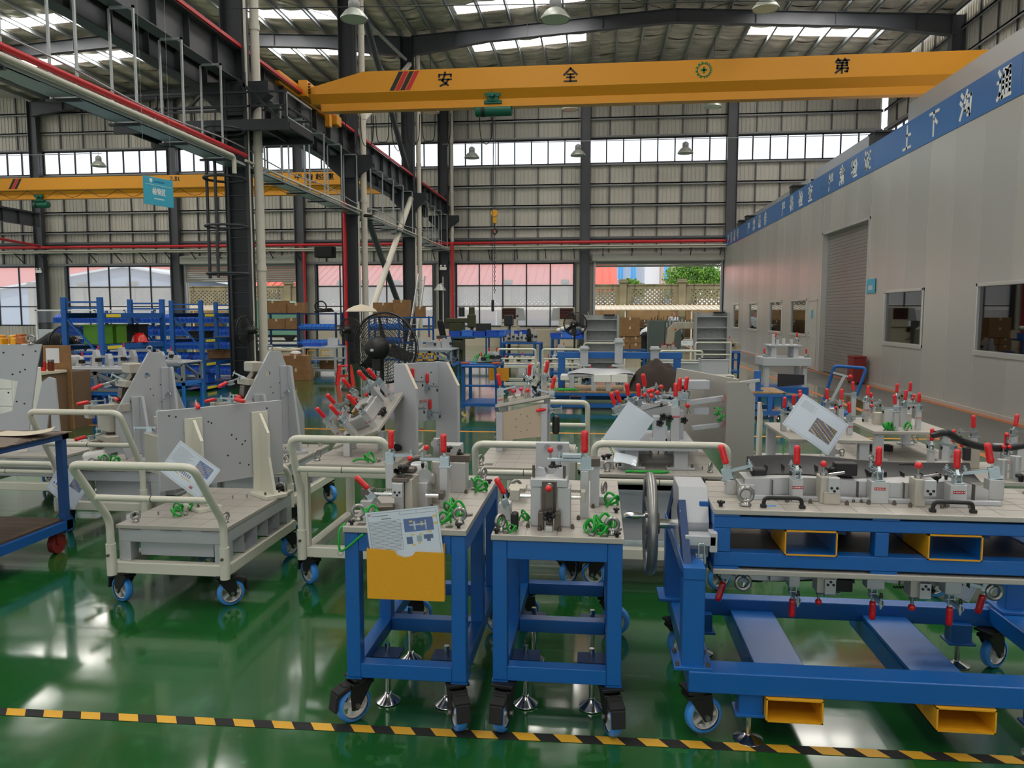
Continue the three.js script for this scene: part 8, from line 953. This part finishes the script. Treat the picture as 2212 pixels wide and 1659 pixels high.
// tall ribbed cabinets
for (const [x, z, h, l] of [[0.1, -17.8, 1.62, 'tall grey ribbed panel frame left of the carton stack'], [2.66, -18.5, 1.68, 'tall grey ribbed panel frame beside the office wall']]) { const c = thing('panel_frame', l, 'panel frame', [x, 0.26, z], 0.02); const w = 0.74; for (const s of [-1, 1]) part(c, 'side', M.panelGrey ?? mat('panelGrey', 0x9b9e9d, 0.5, 0.2), (b) => b.rbb(s * w / 2 - 0.03, 0, -0.1, s * w / 2 + 0.03, h - 0.26, 0.12, 0.005)); part(c, 'back', M.panelGrey, (b) => b.bb(-w / 2, 0, -0.1, w / 2, h - 0.27, -0.08)); for (let k = 0; k < 6; k++) part(c, 'rib', M.panelGrey, (b) => b.rbb(-w / 2, 0.02 + k * (h - 0.4) / 5, -0.08, w / 2, 0.045 + k * (h - 0.4) / 5, 0.11, 0.003)); part(c, 'top_box', M.black, (b) => b.bb(0.05, h - 0.29, -0.06, 0.3, h - 0.25, 0.08)); for (const s of [-0.3, 0.3]) { const e = eyebolt.clone(); e.position.set(s, h - 0.26, 0); c.add(e); } part(c, 'bolt_holes', M.black, (b) => { for (let k = 0; k < 46; k++) { const X = ((k * 37) % 60 - 30) / 100, Y = 0.1 + ((k * 53) % 100) / 100 * (h - 0.6); b.box(X, Y, -0.079, 0.012, 0.012, 0.003); } }).userData.kind = 'stuff'; trolley(x - 0.4, x + 0.42, z + 0.28, z - 0.3, `cream trolley under the ${l}`, { by: 0.5, hy: 0.98, lean: 0.03 }); }
// carton stack
['bottom left', 'bottom right', 'second row left', 'second row right'].forEach((w, k) => carton(0.82 + 0.36 * (k % 2), 0.55 + 0.2 * (k >> 1), -24.1, 0.34, 0.19, 0.4, `small carton of the stack by the gateway, ${w}`)); carton(1.0, 0.95, -24.1, 0.6, 0.3, 0.45, 'large brown carton, lower of two on the stack by the gateway'); carton(1.0, 1.25, -24.1, 0.6, 0.28, 0.45, 'large brown carton on top of the stack by the gateway'); { const p = WT('blue_stand', 'blue stand under the carton stack', 'stand', [1, 0, -24.1]); p.w('top', M.blueRack, (b) => b.bb(0.6, 0.5, -24.4, 1.5, 0.55, -23.8)); for (const x of [0.65, 1.45]) for (const z of [-24.35, -23.85]) p.w('leg', M.blueRack, (b) => b.bb(x - 0.03, 0, z - 0.03, x + 0.03, 0.5, z + 0.03)); }
// benches and machines towards the far wall
[[-4.3, -2.75, -22, 1.0, 'blue work bench in front of the milling machine'], [-2.6, -1.55, -21, 0.86, 'blue box-like bench under the black engine part'], [-1.4, 0.3, -24, 0.9, 'long blue work bench in front of the air coolers'], [-3.9, -2.2, -27, 0.9, 'blue bench far behind the milling machine'], [-1.5, 0.2, -30, 0.9, 'farthest blue bench under the windows']].forEach(([x0, x1, z, h, l]) => { blueCart(x0, x1, z, z - 0.7, h, l, { feet: true }); });
let bn = 0; for (const [x, y, z, n] of [[-4.1, 1.0, -22.2, 4], [-3.2, 1.0, -22.4, 2], [-1.3, 0.9, -24.3, 3], [-0.3, 0.9, -24.3, 2], [-3.6, 0.9, -27.3, 4], [-1.2, 0.9, -30.3, 4]]) for (let k = 0; k < n; k++) crate(x + k * 0.36, y, z, 0.32, 0.14 + 0.03 * (k % 2), 0.34, k % 3 === 1 ? M.binLight : M.bin, `blue tray number ${++bn} along the benches, counted from the left front`.replace(/number (\d+) /, (_, d) => ['first', 'second', 'third', 'fourth', 'fifth', 'sixth', 'seventh', 'eighth', 'ninth', 'tenth', 'eleventh', 'twelfth', 'thirteenth', 'fourteenth', 'fifteenth', 'sixteenth', 'seventeenth', 'eighteenth', 'nineteenth'][+d - 1] + ' ').replace('blue tray', 'blue plastic tray,'));
single('plastic_bags', M.white, 'white plastic bags heaped on the trays of the long bench', 'bags', (b) => { for (let k = 0; k < 12; k++) b.ball(-1.2 + 0.13 * k, 1.12 + 0.05 * (k % 3), -24.3 + 0.08 * (k % 2), 0.09, 0.8, 0.9, 8); }); { const m = thing('monitor', 'black monitor on the bench in front of the milling machine', 'monitor', [-3.3, 1.0, -22.3], 0.1); part(m, 'screen', M.blackGloss, (b) => b.rbox(0, 0.22, 0, 0.45, 0.28, 0.03, 0.005)); part(m, 'stand', M.black, (b) => b.rbox(0, 0.04, 0, 0.05, 0.08, 0.03).rbox(0, 0.006, 0, 0.2, 0.012, 0.14)); }
casting(-2.1, 0.86, -21.3, 0.85, 0.36, 7, 13, 'black engine-like moulded assembly on the blue box bench', M.partBlack, 1, 6); casting(-0.9, 0.62, -18.9, 0.3, 0.3, 3, 99, 'small pale jig tower behind the low white jigs', M.aluPaint, 2, 2).position.y = 0.62; { const t = blueCart(-1.1, -0.65, -18.7, -19.1, 0.62, 'small blue cart under the pale jig tower', { feet: true }); }
{ const m = thing('milling_machine', 'olive green milling machine in front of the tall window', 'machine', [-4.45, 0, -24.4]); part(m, 'column', M.olive ?? mat('olive', 0x47492f, 0.5, 0.2), (b) => b.rbb(-0.25, 0, -0.3, 0.2, 1.35, 0.2, 0.03)); part(m, 'knee', M.olive, (b) => b.rbb(-0.2, 0.5, 0.2, 0.2, 0.8, 0.5, 0.03)); part(m, 'table', M.steelGrey, (b) => b.rbb(-0.6, 0.85, 0.15, 0.6, 0.95, 0.45, 0.01)); part(m, 'ram', M.olive, (b) => b.rbb(-0.35, 1.35, -0.2, 0.55, 1.5, 0.2, 0.03)); part(m, 'head', M.olive, (b) => b.rbb(0.35, 1.2, -0.05, 0.6, 1.62, 0.25, 0.04).rod([0.48, 1.6, 0.1], [0.48, 1.85, 0.1], 0.1, 0.09, 14).rod([0.48, 0.98, 0.1], [0.48, 1.2, 0.1], 0.05)); part(m, 'motor', M.steelDark, (b) => b.rod([0.15, 1.55, 0.1], [0.15, 1.85, 0.1], 0.1, 0.1, 14)); part(m, 'dust_cover', M.blackMatte, (b) => b.rbox(-0.5, 1.15, 0.1, 0.2, 0.6, 0.2, 0.08, 0, 0, 0.2)); }
{ const m = thing('drill_press', 'dark drill press standing left of the first air cooler', 'machine', [-3.2, 0, -28]); part(m, 'column', M.steelDark, (b) => b.rod([0, 0.05, 0], [0, 1.5, 0], 0.06).rbb(-0.25, 0, -0.25, 0.25, 0.08, 0.25, 0.01)); part(m, 'head', M.steelDark, (b) => b.rbb(-0.15, 1.2, -0.25, 0.15, 1.6, 0.3, 0.04)); part(m, 'spindle', M.steel, (b) => b.rod([0, 0.95, 0.2], [0, 1.2, 0.2], 0.03)); part(m, 'hand_lever', M.black, (b) => b.rod([0, 1.4, 0.1], [0.3, 1.55, 0.1], 0.015).ball(0.32, 1.56, 0.1, 0.04).rod([0, 1.4, 0.1], [-0.25, 1.3, 0.1], 0.015)); part(m, 'table', M.steelGrey, (b) => b.rbb(-0.2, 0.8, -0.05, 0.2, 0.84, 0.4, 0.005)); }
for (const [x, l, s] of [[-4.35, 'beige air cooler with dark grille at the window, left one', 1], [-1.5, 'beige air cooler with dark grille at the window, right one', -1]]) { const a = thing('air_cooler', l, 'air cooler', [x, 0, -38.3]); part(a, 'cabinet', M.beige, (b) => b.rbb(-0.42, 0.0, -0.9, 0.42, 1.0, 0.2, 0.03)); part(a, 'duct', M.beige, (b) => b.rbb(-0.38, 1.0, -0.6, 0.38, 1.95, 0.25, 0.03)); part(a, 'hood', M.clearHood ?? mat('clearHood', 0xb9bcc0, 0.5, 0.2), (b) => b.push(s * 0.38, 1.3, -0.3).ext([[0, 0], [s * 0.42, 0], [s * 0.3, 0.6], [0, 0.62]], 0.4).pop()); part(a, 'grille', M.black, (b) => b.bb(-0.34, 1.38, 0.24, 0.34, 1.9, 0.26)); for (let k = 0; k < 6; k++) part(a, 'louvre', M.redDark, (b) => b.bb(-0.33, 1.42 + k * 0.08, 0.26, 0.33, 1.44 + k * 0.08, 0.28)); }
{ const a = thing('desk_lamp', 'pale cone lamp on a stand before the far column', 'lamp', [-7.5, 0, -36.5]); part(a, 'shade', M.lampShade, (b) => b.lathe(0, 2.75, 0, [[0.3, 0], [0.12, 0.28], [0.06, 0.3]], 16)); part(a, 'pole', M.pipeWhite, (b) => b.rod([0.15, 0, 0], [0.15, 3.4, 0], 0.025).rod([0.15, 3.1, 0], [0, 3.05, 0], 0.02)); }
single('window_sill_shelf', M.beige, 'long low beige sill box under the far windows', 'sill', (b) => b.bb(-14.5, 0, -39.6, -1, 0.85, -38.95)); single('hanging_pendant', M.black, 'black crane pendant control hanging before the window', 'control', (b) => b.rod([-2.72, 7.0, -20.2], [-2.66, 2.0, -19.6], 0.006, 0.006, 5).rbox(-2.66, 1.85, -19.6, 0.07, 0.3, 0.06, 0.02));
// far units between the panel frames
{ const g = WT('frame_jig', 'ring-shaped pale frame jig between the two tall panel frames', 'jig', [2.6, 0, -24]); g.w('ring_frame', M.creamWarm ?? mat('creamWarm', 0xb3a894, 0.5, 0.2), (b) => { b.push(2.7, 0.98, -24).ext([[-0.6, -0.25], [-0.55, 0.2], [-0.35, 0.4], [0.35, 0.4], [0.6, 0.2], [0.62, -0.3], [0.45, -0.6], [0.35, -0.6], [0.42, -0.2], [0.36, 0.1], [0.2, 0.22], [-0.2, 0.22], [-0.36, 0.1], [-0.4, -0.25]], 0.25, 0.01).pop(); }); g.w('posts', M.aluPaint, (b) => { for (let k = 0; k < 14; k++) b.rbox(2.1 + k * 0.09, 1.3 + 0.06 * (k % 3), -23.75, 0.03, 0.14, 0.04, 0.004); }).userData.kind = 'stuff'; g.w('knob', M.redGrip, (b) => b.ball(2.95, 1.2, -23.7, 0.035).ball(2.35, 1.18, -23.7, 0.03)); g.w('table', M.aluPaint, (b) => b.bb(2.2, 0.5, -24.2, 3.2, 0.55, -23.7)); for (const x of [2.25, 3.15]) g.w('leg', M.blueRack, (b) => b.bb(x - 0.04, 0, -24.1, x + 0.04, 0.5, -23.8)); }
{ const g = thing('grey_cabinet', 'dark grey-green low cabinet with tools on top, before the gateway', 'cabinet', [2.15, 0.0, -25.6]); part(g, 'body', M.cabinetGrey ?? mat('cabinetGrey', 0x5f6a66, 0.5, 0.1), (b) => b.rbb(-0.5, 0, -0.3, 0.02, 1.42, 0.3, 0.006).rbb(0.03, 0, -0.3, 0.55, 1.42, 0.3, 0.006)); part(g, 'tools', M.steelDark, (b) => { for (let k = 0; k < 9; k++) b.rod([-0.4 + k * 0.1, 1.42, 0.1], [-0.4 + k * 0.1 + 0.03 * (k % 2), 1.52 + 0.03 * (k % 3), 0.1], 0.012, 0.012, 5); }).userData.kind = 'stuff'; }
blueCart(1.55, 2.0, -19.6, -20.2, 0.5, 'blue stand under the dark clamp cluster in the middle', { feet: true }); casting(1.78, 0.5, -19.9, 0.5, 0.46, 6, 61, 'dense clamp cluster with red grips between the panel frames', M.creamWarm, 1, 1); trolley(1.35, 2.25, -16.8, -17.9, 'cream trolley with grey slab in front of the clamp cluster', { by: 0.5, hy: 0.85, lean: 0.03 }); crate(1.8, 0.25, -17.3, 0.8, 0.34, 0.8, M.aluPaint, 'grey slab base on the cream trolley in the middle'); crate(2.2, 0.25, -14.9, 0.5, 0.55, 0.4, M.aluPaint, 'plain grey sheet housing behind the large side plate'); trolley(1.85, 2.55, -14.6, -15.3, 'cream trolley under the plain grey sheet housing', { by: 0.3, hy: 0.5, lean: 0.02 });
// blue machines along the aisle
blueCart(3.05, 3.5, -19.6, -20.4, 0.72, 'blue machine stand beside the right panel frame', { feet: true, handle: true }); casting(3.28, 0.72, -20.0, 0.6, 0.34, 6, 17, 'wire-like jig on the blue stand beside the right panel frame', M.creamWarm, 3, 3); { const t = WT('tower_jig', 'two-tier grey tower jig near the office door', 'jig', [3.72, 0, -16]); t.w('base', M.blueRack, (b) => b.rbb(3.3, 0, -16.4, 4.15, 0.2, -15.6, 0.006)); for (const x of [3.36, 4.08]) for (const z of [-16.3, -15.7]) t.w('leg', M.aluPaint, (b) => b.bb(x - 0.04, 0.2, z - 0.04, x + 0.04, 0.62, z + 0.04)); t.w('slab', M.aluPaint, (b) => b.rbb(3.26, 0.62, -16.4, 4.18, 0.78, -15.6, 0.008)); for (const x of [3.5, 3.92]) for (const z of [-16.2, -15.8]) t.w('pillar', M.aluPaint, (b) => b.bb(x - 0.045, 0.78, z - 0.04, x + 0.045, 1.0, z + 0.04)); t.w('upper_plate', M.aluPaint, (b) => b.rbb(3.4, 1.0, -16.28, 4.02, 1.03, -15.72, 0.004)); for (const [x, h] of [[3.5, 0.2], [3.58, 0.1], [3.7, 0.12], [3.85, 0.1]]) t.w('post', M.alu, (b) => b.rbb(x - 0.03, 1.03, -15.9, x + 0.03, 1.03 + h, -15.84, 0.004)); for (const [x, z] of [[3.55, -15.9], [3.95, -15.85], [3.3, -15.7], [4.1, -15.7]]) t.add3(clamp, x, z === -15.7 ? 0.78 : 1.1, z, 1, 0, 0, 1.3); }
{ const h = WT('tube_cart', 'blue tubular cart handle rising in front of the roller shutter', 'cart', [3.6, 0, -12.0]); h.w('handle', M.blueRack, (b) => b.bent([[3.42, 0.1, -12.2], [3.58, 0.86, -12.1], [3.98, 0.84, -11.9], [3.75, 0.1, -11.9]], 0.06, 0.024, 10)); h.w('platform', M.blueRack, (b) => b.rbb(3.0, 0.12, -12.7, 3.8, 0.18, -11.8, 0.004)); for (const [x, z] of [[3.05, -12.6], [3.75, -12.6], [3.05, -11.9], [3.75, -11.9]]) h.w('wheel', M.black, (b) => b.rod([x - 0.02, 0.06, z], [x + 0.02, 0.06, z], 0.06, 0.06, 14)); h.w('clamp_arm', M.alu, (b) => b.bar([3.5, 0.2, -12.1], [3.72, 0.72, -12.05], 0.04, 0.04).bar([3.55, 0.76, -12.05], [3.78, 0.7, -12.05], 0.03, 0.03)); h.w('ball_knob', M.redGrip, (b) => b.ball(3.8, 0.7, -12.03, 0.035, 1, 1, 12)); }
{ const s = WT('blue_post_jig', 'white slotted arm jig with blue post on the right skid', 'jig', [2.45, 0.42, -12.7]); s.w('post', M.blue, (b) => b.rbb(2.5, 0.42, -12.65, 2.6, 0.74, -12.55, 0.005).rbb(2.47, 0.42, -12.7, 2.63, 0.44, -12.5, 0.003)); s.w('arm', M.aluPaint, (b) => b.rbox(2.32, 0.56, -12.5, 0.5, 0.05, 0.06, 0.006, 0, 0, 0.15).rbox(2.25, 0.48, -12.55, 0.06, 0.12, 0.06, 0.004).rbox(2.45, 0.5, -12.5, 0.1, 0.16, 0.05, 0.004)); s.w('pad', M.black, (b) => b.rbox(2.2, 0.43, -12.5, 0.16, 0.02, 0.1, 0.004)); }
renderer.render(scene, camera);
